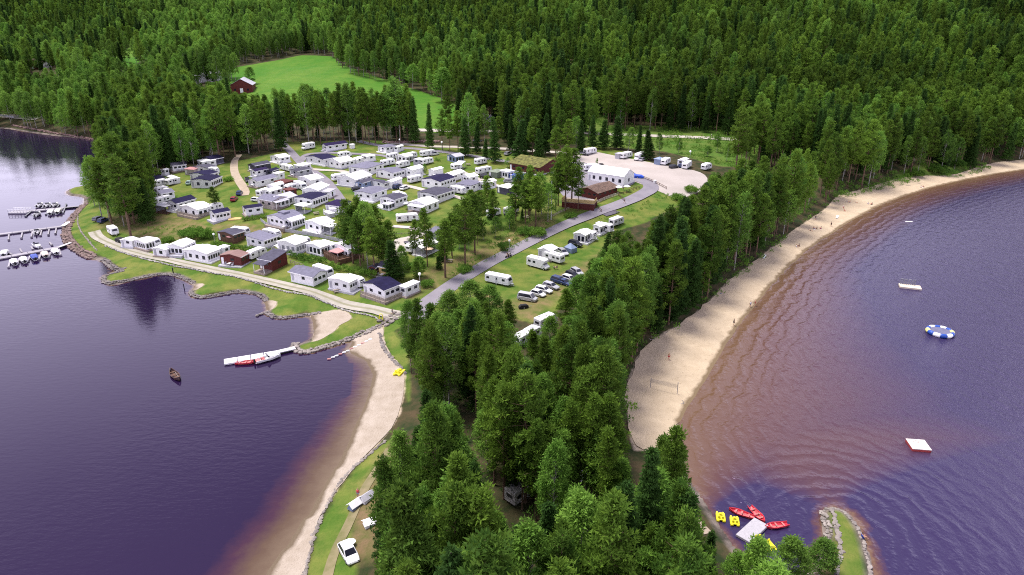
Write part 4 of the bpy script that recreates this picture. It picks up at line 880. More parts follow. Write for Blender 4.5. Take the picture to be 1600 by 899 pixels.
# ================================================================== VEHICLES AND CABINS: builders
MATS = dict(white=M_white, cream=M_cream, canvas=M_canvas, grey=M_grey, slate=M_slate, navy=M_navy, lgrey=M_lgrey, red=M_redwood, brown=M_brown, wood=M_wood, ochre=M_ochre, pink=M_pink, bluegrey=M_bluegrey, blue=M_blue,
            gcanvas=M_green_canvas, dark=M_black, purple=plain('plum_felt', (.022, .014, .055), .9, vary=.2, spec=.12), heather=plain('heather_roof', (.11, .07, .055), .95, vary=.5, scale=1.5),
            sod=plain('sod_roof', (.12, .12, .03), .95, vary=.6, scale=.9), weathered=plain('weathered_panel', (.36, .34, .32), .8, vary=.35, scale=1.5), zinc=plain('zinc_roof', (.42, .42, .46), .5, .3), rust=plain('rusty_roof', (.22, .13, .12), .8), pinkwall=plain('dusty_wall', (.45, .38, .38), .8))
def rect_of(k, Lx, Ly, Fx, Fy, Rx, Ry):
    a, f, r = az(k, Lx, Ly), az(k, Fx, Fy), az(k, Rx, Ry)
    e1 = Vector((r.x - f.x, r.y - f.y)); e2 = Vector((a.x - f.x, a.y - f.y)); la, lb = e1.length, e2.length
    a1 = math.atan2(e1.y, e1.x); a2 = math.atan2(e2.y, e2.x) - math.pi / 2
    d = (a2 - a1 + math.pi) % (2 * math.pi) - math.pi; th = a1 + d * (lb / (la + lb))
    return f, la, lb, th
def center_of(f, la, lb, th):
    ux = Vector((math.cos(th), math.sin(th))); uy = Vector((-math.sin(th), math.cos(th)))
    c = Vector((f.x, f.y)) + ux * la / 2 + uy * lb / 2; return Vector((c.x, c.y, hz(c.x, c.y)))
def win_row(mb, x0, x1, y, z0, z1, n, d, axis):      # n window panes between x0 and x1 on the wall at y
    out = []
    wd = min(1.1, (x1 - x0) / n * .70)
    for i in range(n):
        c = x0 + (x1 - x0) * (i + .5) / n; q = MB()
        if axis == 'x': q.box(c - wd / 2, c + wd / 2, y - .03, y + .03, z0, z1)
        else: q.box(y - .03, y + .03, c - wd / 2, c + wd / 2, z0, z1)
        out.append(q)
    return out
def roof_shape(style, a, b, h, o, rise, t=.12):
    q = MB(); X, Y = a / 2 + o, b / 2 + o
    if style == 'flat': q.box(-X, X, -Y, Y, h, h + t + .06, .03)
    elif style == 'gx':     # ridge runs along x
        q.prism([(-Y, h - o * rise / Y), (0, h + rise), (Y, h - o * rise / Y), (Y, h - o * rise / Y + t), (0, h + rise + t), (-Y, h - o * rise / Y + t)], -X, X, 'x')
    elif style == 'gy': q.prism([(-X, h - o * rise / X), (0, h + rise), (X, h - o * rise / X), (X, h - o * rise / X + t), (0, h + rise + t), (-X, h - o * rise / X + t)], -Y, Y, 'y')
    elif style == 'mx': q.prism([(-X, h - .05), (X, h + rise), (X, h + rise + t), (-X, h - .05 + t)], -Y, Y, 'y')
    elif style == 'my': q.prism([(-Y, h - .05), (Y, h + rise), (Y, h + rise + t), (-Y, h - .05 + t)], -X, X, 'x')
    elif style in ('hip', 'pyr'):
        r = 0 if style == 'pyr' else max(0, X - Y) * .8; ry = 0 if style == 'pyr' else max(0, Y - X) * .8
        v = [(-X, -Y, h), (X, -Y, h), (X, Y, h), (-X, Y, h), (-X, -Y, h + t), (X, -Y, h + t), (X, Y, h + t), (-X, Y, h + t), (-r - .1, -ry - .1, h + rise), (r + .1, -ry - .1, h + rise), (r + .1, ry + .1, h + rise), (-r - .1, ry + .1, h + rise)]
        q.add(v, [(3, 2, 1, 0), (0, 1, 5, 4), (1, 2, 6, 5), (2, 3, 7, 6), (3, 0, 4, 7), (4, 5, 9, 8), (5, 6, 10, 9), (6, 7, 11, 10), (7, 4, 8, 11), (8, 9, 10, 11)])
    return q
def gable_walls(mb, style, a, b, h, rise):
    if style == 'gx': mb.prism([(-b / 2, h - .02), (b / 2, h - .02), (0, h + rise - .02)], -a / 2, a / 2, 'x')
    if style == 'gy': mb.prism([(-a / 2, h - .02), (a / 2, h - .02), (0, h + rise - .02)], -b / 2, b / 2, 'y')
    if style == 'mx': mb.prism([(-a / 2, h - .02), (a / 2, h - .02), (a / 2, h + rise * .97 - .02)], -b / 2, b / 2, 'y')
    if style == 'my': mb.prism([(-b / 2, h - .02), (b / 2, h - .02), (b / 2, h + rise * .97 - .02)], -a / 2, a / 2, 'x')
FURN = []
def cabin(k, c6, style, roof, wall, h, label, win=(2, 2), rise=None, deck=None, deckmat='wood', porch=None, name='camp_cabin', cat='cabin', tall=1.0, fence=False, over=.22, amax=14, base=.25, winz=(1.1, 1.85), group='cabins and annexes of the camp', open_=False, minw=2.0, curtain=False, cap=None):
    f, la, lb, th = rect_of(k, *c6); la = min(max(la * 1.1, minw), amax); lb = min(max(lb * 1.1, minw), amax); h = h * 1.05; P = center_of(f, la, lb, th)
    if deck is None and not open_ and name in ('camp_cabin', 'awning_tent') and porch is None and random.random() < .75:
        deck = (random.uniform(.15, 1.5), random.uniform(.15, 1.3), .22); deckmat = random.choice(('wood', 'lgrey', 'canvas', 'wood', 'zinc'))
    t = empty(name, P, th); tag(t, label, cat, group); a, b_ = la, lb; wm, rm = MATS[wall], MATS[roof]
    rise = rise if rise is not None else min(a, b_) * (.16 if style != 'flat' else 0); w = MB(); H = h + base
    if open_:
        for x in (-a / 2 + .1, a / 2 - .1):
            for y in (-b_ / 2 + .1, b_ / 2 - .1): MB().box(x - .06, x + .06, y - .06, y + .06, 0, H).build('post', wm, t)
        MB().box(-a / 2, a / 2, -b_ / 2, b_ / 2, -.6, .12).build('floor_deck', MATS[deckmat], t)
        MB().box(-a / 2 + .3, a / 2 - .3, b_ / 2 - .2, b_ / 2 - .1, .12, H - .2).build('back_screen', M_skirt, t)
    else:
        w.box(-a / 2, a / 2, -b_ / 2, b_ / 2, -.8, H); gable_walls(w, style, a, b_, H, rise); w.build('wall', wm, t)
        z0, z1 = base + winz[0], min(base + winz[1], H - .15)
        nx = win[0] if win[0] is not None else int(a / 1.4); ny = win[1] if win[1] is not None else int(b_ / 1.4)
        for y in (-b_ / 2, b_ / 2):
            for q in win_row(None, -a / 2 + .2, a / 2 - .2, y, z0, z1, max(nx, 1), 0, 'x') if nx else []: q.build('window', M_dark if not curtain else M_skirt, t)
        for x in (-a / 2, a / 2):
            for q in win_row(None, -b_ / 2 + .2, b_ / 2 - .2 - (1.1 if x < 0 and b_ > 3.4 else 0), x, z0, z1, max(ny, 1), 0, 'y') if ny else []: q.build('window', M_dark if not curtain else M_skirt, t)
        if b_ > 3.4:
            d = MB().box(-a / 2 - .05, -a / 2 + .02, b_ / 2 - 1.15, b_ / 2 - .35, base, base + 1.95).build('door', M_lgrey if wall in ('white', 'canvas', 'cream') else M_white, t)
            MB().box(-a / 2 - .1, -a / 2 - .05, b_ / 2 - 1.08, b_ / 2 - 1.0, base + .95, base + 1.05).build('handle', M_metal, d)
    r = roof_shape(style, a, b_, H, over, rise).build('roof', rm, t)
    if style in ('gx', 'gy', 'mx', 'my', 'flat') and roof not in ('white', 'canvas', 'sod', 'heather') and not open_ and style != 'flat':     # pale barge boards on the visible eaves
        q = MB(); X, Y = a / 2 + over, b_ / 2 + over; zf = H - (over * rise / (b_ / 2 + over) if style == 'gx' else 0)
        if style == 'gx': q.box(-X, X, -Y - .05, -Y, zf - .08, zf + .16)
        elif style == 'gy': q.box(-X - .05, -X, -Y, Y, H - .16, H + .1)
        elif style == 'my': q.box(-X, X, -Y - .05, -Y, H - .16, H + .1)
        else: q.box(-X - .05, -X, -Y, Y, H - .16, H + .1)
        q.build('fascia', M_white, r)
    if cap: MB().box(-a * .18, a * .18, -b_ * .18, b_ * .18, H + rise * .75, H + rise + .35, .05).build('roof_light', MATS[cap], r)
    if deck:
        dl, df, hgt = deck     # how far the deck runs out on the left face and on the front face
        dk = MB(); dk.box(-a / 2 - dl, -a / 2 - .01, -b_ / 2 - df, b_ / 2, -.8, hgt)
        if df > .05: dk.box(-a / 2 - .01 if dl < .02 else -a / 2 - .008, a / 2, -b_ / 2 - df, -b_ / 2 - .01, -.8, hgt)
        dko = dk.build('deck', MATS[deckmat], t)
        if dl > .7 or df > .8: FURN.append((t, -a / 2 - dl / 2 if dl > .7 else 0, -b_ / 2 - df / 2 if df > .8 else 0, hgt, label))
        if fence:
            fm = MATS[fence] if isinstance(fence, str) else MATS['white']
            q = MB(); 
            for z in (.35, .62, .89): q.box(-a / 2 - dl, -a / 2 - dl + .05, -b_ / 2 - df, b_ / 2, hgt + z - .1, hgt + z + .1); q.box(-a / 2 - dl + .05, a / 2, -b_ / 2 - df, -b_ / 2 - df + .05, hgt + z - .1, hgt + z + .1)
            n_ = int(b_ / 1.6) + 2
            for i in range(n_): y = -b_ / 2 - df + (b_ + df) * i / (n_ - 1); q.box(-a / 2 - dl - .04, -a / 2 - dl, y - .05, y + .05, -.5, hgt + 1.05)
            n_ = int(a / 1.6) + 2
            for i in range(n_): x = -a / 2 - dl + (a + dl) * i / (n_ - 1); q.box(x - .05, x + .05, -b_ / 2 - df - .04, -b_ / 2 - df, -.5, hgt + 1.05)
            q.build('railing', fm, dko)
    if porch:          # 'x' roofed veranda before the left face, 'y' before the front face: (axis, depth, roof material)
        ax_, dp, pm = porch; ph = H - .1
        if ax_ == 'x':
            MB().prism([(-a / 2 - dp, ph - .35), (-a / 2 - over - .06, ph), (-a / 2 - over - .06, ph + .1), (-a / 2 - dp, ph - .25)], -b_ / 2, b_ / 2 * .7, 'y').build('veranda_roof', MATS[pm], t)
            for y in (-b_ / 2 + .1, b_ / 2 * .6): MB().box(-a / 2 - dp + .05, -a / 2 - dp + .17, y - .06, y + .06, -.5, ph - .34).build('post', M_white, t)
            MB().box(-a / 2 - dp, -a / 2 - .02, -b_ / 2 + .02, b_ / 2 * .7, -.6, .2).build('veranda_floor', MATS[deckmat], t)
        else:
            MB().prism([(-b_ / 2 - dp, ph - .35), (-b_ / 2 - over - .06, ph), (-b_ / 2 - over - .06, ph + .1), (-b_ / 2 - dp, ph - .25)], -a / 2, a / 2 * .7, 'x').build('veranda_roof', MATS[pm], t)
            for x in (-a / 2 + .1, a / 2 * .6): MB().box(x - .06, x + .06, -b_ / 2 - dp + .05, -b_ / 2 - dp + .17, -.5, ph - .34).build('post', M_white, t)
            MB().box(-a / 2 + .02, a / 2 * .7, -b_ / 2 - dp, -b_ / 2 - .02, -.6, .2).build('veranda_floor', MATS[deckmat], t)
    return t

# --- caravans
TPL = {}
def get_tpl(key, make):
    if key not in TPL: TPL[key] = make(); TPL[key]['_n'] = 0; return TPL[key]
    c = copy_tree(TPL[key]); return c
def loft(mb, st, cham=.25):
    """stations (x, half width, z0, z1); chamfered box sections joined along x"""
    v = []
    for x, hw, z0, z1 in st:
        c = min(cham, hw * .5, (z1 - z0) * .4)
        v += [(x, -hw + c, z0), (x, hw - c, z0), (x, hw, z0 + c * .6), (x, hw, z1 - c), (x, hw - c, z1), (x, -hw + c, z1), (x, -hw, z1 - c), (x, -hw, z0 + c * .6)]
    f = [tuple(range(7, -1, -1)), tuple(range(len(v) - 8, len(v)))]
    for s in range(len(st) - 1):
        for i in range(8): j = (i + 1) % 8; f.append((s * 8 + i, s * 8 + j, s * 8 + 8 + j, s * 8 + 8 + i))
    return mb.add(v, f)
def wheel(parent, x, y, r=.32, w=.2):
    q = MB().lathe([(r * .6, -w / 2), (r * .93, -w / 2), (r, -w * .3), (r, w * .3), (r * .93, w / 2), (r * .6, w / 2)], n=14); o = q.build('wheel', M_black, parent); o.rotation_euler = (R(90), 0, 0); o.location = (x, y, r)
    h = MB().lathe([(r * .55, -w / 2 - .01), (r * .58, 0), (r * .55, w / 2 + .01)], n=10).build('hub', M_metal, o); return o
def make_caravan(L, mat, style):
    t = empty('caravan'); W_, H = 1.12, 2.62; q = MB(); e = L / 2
    if style == 'round': st = [(-e, 1.0, .55, 2.05), (-e + .25, W_, .45, 2.45), (-e + .9, W_, .42, H), (e - 1.2, W_, .42, H), (e - .45, W_, .45, 2.35), (e - .1, W_ - .02, .5, 1.75), (e, W_ - .08, .6, 1.2)]
    else: st = [(-e, 1.06, .5, 2.35), (-e + .12, W_, .45, 2.58), (e - .95, W_, .42, H), (e - .4, W_, .45, 2.4), (e - .08, W_ - .02, .5, 1.6), (e, W_ - .06, .55, 1.1)]
    loft(q, st, .12).build('body', mat, t)
    for s in (-1, 1):
        for i, (x0, x1) in enumerate(((-e + .5, -e + 1.35), (-e + 2.0, -e + 2.8), (e - 2.0, e - 1.15))):
            if s == -1 and i == 1: continue
            y = s * (W_ + .004); MB().box(x0, x1, min(y, y - s * .03), max(y, y - s * .03) + .0, 1.35, 1.95).build('window', M_dark, t)
        y = s * (W_ + .003); MB().box(-e + .3, e - .45, min(y, y - s * .02), max(y, y - s * .02), .78, .86).build('stripe', M_lgrey, t)
    y = -(W_ + .004); d = MB().box(-.35, .3, y, y + .03, .5, 2.25).build('door', M_lgrey, t); MB().box(-.22, .17, y - .012, y, 1.45, 1.95).build('window', M_dark, d)
    MB().box(-e - .012, -e + .02, -.6, .6, 1.35, 1.9).build('rear_window', M_dark, t)
    MB().prism([(e - .39, 2.13), (e - .10, 1.55), (e - .02, 1.55), (e - .30, 2.16)], -.75, .75, 'y').build('front_window', M_dark, t)
    MB().box(-.3, .35, -.3, .3, H - .01, H + .1, .04).build('roof_hatch', M_lgrey, t); MB().box(-e + .8, -e + 1.2, .2, .6, H - .01, H + .08, .03).build('roof_hatch', M_skirt, t)
    MB().tube((e - .1, -.45, .45), (e + 1.1, 0, .42), .05, n=6).tube((e - .1, .45, .45), (e + 1.1, 0, .42), .05, n=6).box(e + .15, e + .75, -.3, .3, .45, .85, .05).build('drawbar', M_metal, t)
    for s in (-1, 1): wheel(t, -.1, s * .98)
    return t
CAR_N = 0
def put(tpl, P, rz, label, cat, group=None, sc=1.0, lift=0.0):
    tpl.location = (P[0], P[1], P[2] + lift); tpl.rotation_euler = (0, 0, rz); tpl.scale = (sc, sc, sc); tag(tpl, label, cat, group); return tpl
def caravan(k, c6, label, mat='white', style=None, axis=None, flip=False, L=None, group='caravans of the camp'):
    f, la, lb, th = rect_of(k, *c6); ax_ = axis or ('x' if la >= lb else 'y'); LL = L or min(max(la if ax_ == 'x' else lb, 4.6), 7.4)
    LL = min((4.8, 5.6, 6.4, 7.2), key=lambda q: abs(q - LL)); aa, bb = (LL, 2.3) if ax_ == 'x' else (2.3, LL); P = center_of(f, aa, bb, th)
    rz = th + (0 if ax_ == 'x' else -math.pi / 2) + (math.pi if flip else 0)
    style = style or ('round' if random.random() < .3 else 'flat')
    t = get_tpl(('caravan', LL, mat, style), lambda: make_caravan(LL, MATS[mat], style)); t.name = 'caravan'
    return put(t, P, rz, label, 'caravan', group)
def make_motorhome(L, mat):
    t = empty('motorhome'); e = L / 2; W_ = 1.12
    loft(MB(), [(-e, 1.06, .5, 2.75), (-e + .12, W_, .42, 2.9), (e - 1.7, W_, .42, 2.95), (e - .9, W_, 1.85, 2.9), (e - .55, W_ - .1, 2.0, 2.6)], .12).build('body', mat, t)
    loft(MB(), [(e - 2.1, 1.0, .35, 2.0), (e - 1.2, 1.0, .35, 2.0), (e - .75, .95, .35, 1.35), (e - .1, .9, .4, 1.05), (e + .1, .82, .45, .85)], .12).build('cab', M_white, t)
    MB().prism([(e - 1.17, 1.88), (e - .79, 1.38), (e - .72, 1.4), (e - 1.08, 1.9)], -.8, .8, 'y').build('windscreen', M_dark, t)
    for s in (-1, 1):
        y = s * (W_ + .004)
        for x0, x1 in ((-e + .6, -e + 1.5), (-e + 2.2, -e + 3.1)): MB().box(x0, x1, min(y, y - s * .03), max(y, y - s * .03), 1.5, 2.1).build('window', M_dark, t)
        MB().box(e - 1.9, e - 1.25, s * 1.005 - .01, s * 1.005 + .01, 1.35, 1.85).build('cab_window', M_dark, t)
        for x in (-e + 1.5, e - .7): wheel(t, x, s * .95, .35)
        MB().box(e + .05, e + .12, s * .6 - .14, s * .6 + .14, .65, .82).build('headlight', M_metal, t)
    MB().box(-.5, .3, -.35, .35, 2.93, 3.05, .04).build('roof_hatch', M_lgrey, t)
    return t
def make_car(kind, paint):
    t = empty('car'); g = dict(hatch=(-1.95, 2.0, .92, 1.46, -1.85, -1.45, .35, 1.05), estate=(-2.2, 2.25, .94, 1.47, -2.15, -1.9, .35, 1.1), suv=(-2.2, 2.2, 1.08, 1.72, -2.15, -1.85, .5, 1.15), van=(-2.45, 2.35, 1.15, 1.95, -2.44, -2.3, 1.0, 1.75))[kind]
    b0, f0, bz, rz_, gb, rb, rf, gf = g; hw = .9 if kind != 'van' else .95
    loft(MB(), [(b0 - .12, hw - .15, .4, bz - .2), (b0, hw - .04, .28, bz - .02), (b0 + 1, hw, .24, bz + .02), (.9, hw, .24, bz), (f0 - .45, hw - .03, .26, bz - .16), (f0, hw - .12, .32, bz - .32), (f0 + .1, hw - .25, .38, bz - .45)], .1).build('body', paint, t)
    B, T = hw - .06, hw - .2; v = [(gb, -B, bz - .03), (gf, -B, bz - .06), (gf, B, bz - .06), (gb, B, bz - .03), (rb, -T, rz_), (rf, -T, rz_), (rf, T, rz_), (rb, T, rz_)]
    MB().add(v, [(3, 2, 1, 0), (4, 5, 6, 7), (0, 1, 5, 4), (1, 2, 6, 5), (2, 3, 7, 6), (3, 0, 4, 7)]).build('cabin', paint, t)
    def pane(ids, nm, sh=.82, off=.02):
        p = [Vector(v[i]) for i in ids]; c = sum(p, Vector()) / 4; nn = (p[1] - p[0]).cross(p[2] - p[0]).normalized()
        if nn.dot(c - Vector((0, 0, 1.0))) < 0: nn = -nn
        qq = [c + (x - c) * sh + nn * off for x in p]; r2 = [x - nn * .03 for x in qq]
        MB().add(qq + r2, [(0, 1, 2, 3), (7, 6, 5, 4), (0, 4, 5, 1), (1, 5, 6, 2), (2, 6, 7, 3), (3, 7, 4, 0)]).build(nm, M_dark, t)
    pane((1, 2, 6, 5), 'windscreen', .88); pane((0, 3, 7, 4), 'rear_window', .84); pane((0, 1, 5, 4), 'side_window', .86); pane((3, 2, 6, 7), 'side_window', .86)
    for s in (-1, 1):
        for x in (b0 + .72, f0 - .78): wheel(t, x, s * (hw - .1), .32, .2)
        MB().box(f0 + .0, f0 + .1, s * .62 - .16, s * .62 + .12, bz - .42, bz - .28).build('headlight', M_metal, t)
        MB().box(b0 - .1, b0 - .0, s * .66 - .1, s * .66 + .1, bz - .32, bz - .14).build('tail_light', M_boatred, t)
    return t
PAINT = {}
def paint(c):
    cols = dict(white=(.75, .75, .77), silver=(.4, .4, .43), grey=(.12, .12, .14), black=(.015, .015, .02), blue=(.03, .05, .14), red=(.3, .03, .05), mint=(.45, .6, .55))
    return plain('car_paint_' + c, cols[c], .25, .2, vary=.03, spec=.6)
def car(k, x1, y1, x2, y2, kind, col, label, group='cars parked at the campsite', ang=None):
    A, B = az(k, x1, y1), az(k, x2, y2); c = (A + B) / 2; rz = math.atan2(B.y - A.y, B.x - A.x) if ang is None else R(ang)
    t = get_tpl(('car', kind, col), lambda: make_car(kind, paint(col))); t.name = 'car' if kind != 'van' else 'minivan'
    return put(t, Vector((c.x, c.y, hz(c.x, c.y))), rz, label, 'car', group)
def motorhome(k, c6, label, axis=None, flip=False):
    f, la, lb, th = rect_of(k, *c6); ax_ = axis or ('x' if la >= lb else 'y'); aa, bb = (6.6, 2.3) if ax_ == 'x' else (2.3, 6.6); P = center_of(f, aa, bb, th)
    rz = th + (0 if ax_ == 'x' else -math.pi / 2) + (math.pi if flip else 0)
    t = get_tpl('motorhome', lambda: make_motorhome(6.6, M_white)); t.name = 'motorhome'; return put(t, P, rz, label, 'motorhome', 'motorhomes')

# ================================================================== the camp, row by row
CB, CV = cabin, caravan
# lakeside row above the gravel track, left to right
CV('D', (185, 388, 255, 436, 332, 412), 'small old caravan with pale roof beside the black covered trailer at the track end', axis='y', L=4.8)
CB('D', (410, 540, 490, 565, 520, 530), 'gx', 'white', 'canvas', 1.9, 'tiny white awning left of the striped-window awning in the lakeside row', win=(1, 1), name='awning_tent', cat='awning')
CB('D', (520, 570, 640, 600, 745, 560), 'gx', 'canvas', 'canvas', 2.1, 'white awning with tall narrow windows on a low wooden deck, leftmost in the lakeside row', win=(3, 4), deck=(.5, 1.2, .35), winz=(.5, 1.75), name='awning_tent', cat='awning')
CV('D', (690, 540, 745, 565, 790, 530), 'caravan behind the leftmost lakeside awning', axis='y', L=5.6)
CB('D', (900, 640, 1060, 655, 1180, 580), 'gx', 'canvas', 'canvas', 2.3, 'large white awning with sunlit deck, second from left in the lakeside row', win=(3, 3), deck=(1.6, .4, .4), deckmat='lgrey', winz=(.5, 1.75), name='awning_tent', cat='awning')
CB('D', (768, 640, 865, 668, 915, 620), 'gx', 'white', 'canvas', 1.9, 'small white porch tent on the deck of the second lakeside awning', win=(1, 1), name='awning_tent', cat='awning', winz=(.6, 1.6))
CV('D', (1110, 590, 1160, 610, 1200, 570), 'caravan tucked behind the second lakeside awning', axis='y', L=6.4)
CB('D', (1120, 680, 1335, 735, 1440, 670), 'gx', 'canvas', 'canvas', 2.4, 'big square white awning with five narrow windows, third in the lakeside row', win=(5, 3), deck=(.1, 1.2, .3), deckmat='canvas', winz=(.6, 1.7), name='awning_tent', cat='awning')
CV('D', (1360, 640, 1410, 660, 1480, 610), 'caravan joined to the right side of the third lakeside awning', axis='y', L=6.4)
CB('C', (100, 640, 150, 655, 205, 625), 'flat', 'white', 'canvas', 2.1, 'small white annex peeping out left of the dark red shed', win=(1, 0), name='awning_tent', cat='awning')
CB('C', (165, 735, 345, 765, 385, 715), 'gx', 'rust', 'red', 2.3, 'dark red wooden shed with dusty red roof in the lakeside row', win=(2, 1), rise=.7)
CV('C', (330, 690, 455, 712, 520, 680), 'white caravan between the dark red shed and the dark-roofed brown cabin', axis='x', L=6.4)
CB('C', (575, 790, 690, 825, 830, 745), 'mx', 'slate', 'red', 2.5, 'brown cabin with large slate shed roof and a posted porch facing the track', win=(1, 1), rise=1.1, porch=('x', 3.0, 'slate'), over=.3)
CB('E', (140, 365, 360, 418, 490, 345), 'gy', 'grey', 'white', 2.2, 'open-fronted white veranda cabin under a wide grey roof beside the track', win=(3, 1), rise=.9, over=.45, winz=(.9, 1.7))
CV('E', (440, 300, 520, 335, 556, 310), 'white caravan behind the wide grey-roofed veranda cabin', axis='y', L=6.4)
CB('E', (550, 455, 770, 498, 860, 440), 'gx', 'white', 'white', 2.5, 'square white cabin on a grey deck, second from the right by the track', win=(3, 2), deck=(.5, 1.5, .3), deckmat='lgrey')
CV('E', (830, 430, 880, 450, 932, 415), 'caravan with dark rear window behind the square white cabin', axis='y', L=6.4)
CB('E', (940, 520, 1165, 590, 1330, 520), 'gx', 'navy', 'white', 2.5, 'white cabin with navy roof and wooden fenced deck at the track end', win=(3, 2), rise=.9, deck=(1.2, 1.3, .3), fence='wood', over=.35)
CB('E', (1350, 530, 1400, 545, 1540, 480), 'flat', 'white', 'white', 2.2, 'low white annex right of the navy-roofed cabin by the road lamp', win=(2, 1))
CB('E', (1108, 300, 1200, 318, 1262, 275), 'gy', 'slate', 'ochre', 2.3, 'small cabin with ochre gable and slate roof under the central pines', win=(1, 1), rise=1.0)
CB('E', (1000, 290, 1060, 305, 1110, 270), 'gx', 'slate', 'red', 2.0, 'dark red lean-to left of the ochre-gabled cabin', win=(1, 1))
# second row, on the slope above
CB('C', (80, 490, 260, 520, 385, 470), 'gx', 'slate', 'brown', 2.2, 'brown cabin with slate roof and pink parasol, leftmost of the second row', win=(3, 2), rise=.6)
CV('C', (330, 430, 400, 445, 442, 405), 'caravan behind the leftmost brown cabin of the second row', axis='y', L=5.6)
CB('C', (440, 535, 600, 580, 720, 510), 'my', 'grey', 'white', 2.2, 'white cabin with grey shed roof and glazed front in the second row', win=(4, 2), rise=.7, over=.35)
CV('C', (660, 440, 735, 480, 785, 435), 'round-ended caravan behind the grey shed-roofed cabin', axis='y', style='round', L=6.4)
CB('C', (770, 600, 960, 640, 1080, 580), 'gx', 'canvas', 'canvas', 2.5, 'tall white awning with curtained windows right of the white barbecue arch', win=(4, 3), curtain=True, winz=(.6, 1.8), name='awning_tent', cat='awning')
CV('C', (1000, 530, 1070, 560, 1115, 520), 'caravan behind the tall white awning with curtains', axis='y', L=6.4)
CB('C', (1090, 620, 1240, 655, 1340, 605), 'gx', 'canvas', 'canvas', 2.3, 'white awning with blue window panels in the second row', win=(3, 3), winz=(.3, 1.85), name='awning_tent', cat='awning', deck=(.2, .8, .2), deckmat='lgrey')
CV('C', (1300, 590, 1360, 620, 1415, 580), 'caravan behind the awning with blue window panels', axis='y', L=6.4)
CB('E', (610, 60, 760, 130, 880, 90), 'gx', 'canvas', 'white', 2.5, 'large white cabin left of the central pine clump with a walled deck', win=(2, 3), winz=(.9, 1.8), deck=(3.6, .6, .9), deckmat='brown', fence='brown')
CB('E', (560, 120, 640, 140, 720, 95), 'flat', 'pink', 'white', 2.0, 'pale pink sun roof over the brown walled deck', open_=True, deckmat='lgrey', name='pergola', cat='pergola')
# terrace above the retaining wall
CB('C', (640, 320, 830, 360, 1020, 280), 'gx', 'grey', 'white', 2.4, 'long white cabin with stepped grey roof above the grey retaining fence', win=(4, 3), rise=1.0, cap='grey', over=.35)
CB('C', (815, 345, 915, 360, 1060, 300), 'gx', 'white', 'white', 2.0, 'white gabled annex with tall dark glazing beside the stepped grey roof', win=(5, 2), winz=(.4, 1.7))
CB('C', (1060, 375, 1240, 412, 1390, 345), 'gx', 'canvas', 'canvas', 2.3, 'wide white awning at the right end of the grey retaining fence', win=(3, 2), winz=(.9, 1.7), name='awning_tent', cat='awning')
CB('C', (1270, 405, 1345, 425, 1430, 380), 'flat', 'canvas', 'white', 2.1, 'white garden canopy beside the wide white awning', open_=True, deckmat='lgrey', name='pergola', cat='pergola')
# left lawn circle
CB('A', (315, 310, 370, 325, 510, 300), 'gx', 'slate', 'white', 2.2, 'white cabin with dark gable half hidden by the pine trunks', win=(3, 1))
CB('A', (250, 355, 280, 360, 310, 345), 'gx', 'white', 'white', 2.0, 'little white shed deep under the pines left of the lawn', win=(1, 1))
CB('A', (530, 345, 605, 355, 635, 335), 'hip', 'pink', 'pinkwall', 1.9, 'faded pink tent on the back edge of the left lawn', win=(0, 0), rise=.8, name='tent', cat='tent')
CB('A', (640, 325, 770, 345, 810, 315), 'gx', 'slate', 'white', 2.1, 'white annex with slate roof at the back of the left lawn', win=(2, 1))
CV('A', (800, 335, 850, 345, 900, 315), 'caravan with round dark window beside the slate-roofed annex on the left lawn', axis='y', style='round', L=5.6)
CB('A', (615, 275, 700, 280, 850, 255), 'flat', 'white', 'white', 2.2, 'white annex at the wood edge behind the left lawn', win=(2, 1))
CB('A', (690, 232, 800, 245, 930, 215), 'gx', 'navy', 'slate', 2.0, 'very dark cabin in the shade of the wood behind the left lawn', win=(2, 1))
CB('A', (590, 410, 750, 425, 860, 385), 'gx', 'navy', 'white', 2.1, 'rear one of two navy-roofed cabins on the left lawn', win=(3, 1), rise=.6)
CB('A', (620, 485, 800, 500, 870, 440), 'gx', 'navy', 'white', 2.3, 'front one of two navy-roofed cabins on the left lawn', win=(6, 2), rise=.6, winz=(.5, 1.7))
CV('A', (270, 462, 320, 482, 375, 450), 'small round caravan beside the white dome tent on the left lawn', axis='x', style='round', L=4.8)
CB('A', (320, 430, 385, 455, 440, 440), 'hip', 'canvas', 'canvas', 1.7, 'white dome-shaped tent at the left end of the lawn', win=(0, 0), rise=.7, name='tent', cat='tent')
CB('A', (95, 455, 170, 475, 250, 440), 'gx', 'navy', 'slate', 2.0, 'navy-roofed cabin at the far left edge of the lawn', win=(1, 1))
CV('A', (135, 482, 185, 496, 260, 470), 'caravan in front of the navy roof at the far left edge of the lawn', axis='x', L=4.8)
CV('A', (130, 562, 190, 582, 250, 560), 'caravan with two windows between the far left pines and the lawn', axis='x', L=4.8)
CB('A', (270, 572, 298, 580, 325, 568), 'hip', 'canvas', 'canvas', 1.7, 'little white toilet tent on the left lawn', win=(0, 0), rise=.5, name='tent', cat='tent', minw=1.6)
CB('A', (160, 625, 240, 645, 380, 610), 'gx', 'grey', 'white', 2.0, 'grey-roofed annex below the left lawn caravans', win=(2, 1))
CV('A', (150, 690, 205, 705, 290, 665), 'caravan half covered by the large spruce left of the navy cabin', axis='x', L=5.6)
CB('A', (365, 740, 420, 770, 570, 690), 'gx', 'navy', 'white', 2.4, 'white cabin with big navy roof on the edge of the slope', win=(3, 2), rise=1.0, over=.4)
CB('A', (200, 770, 290, 795, 375, 750), 'flat', 'lgrey', 'dark', 2.1, 'dark veranda with pale roof left of the big navy-roofed cabin', open_=True, deckmat='brown', name='pergola', cat='pergola')
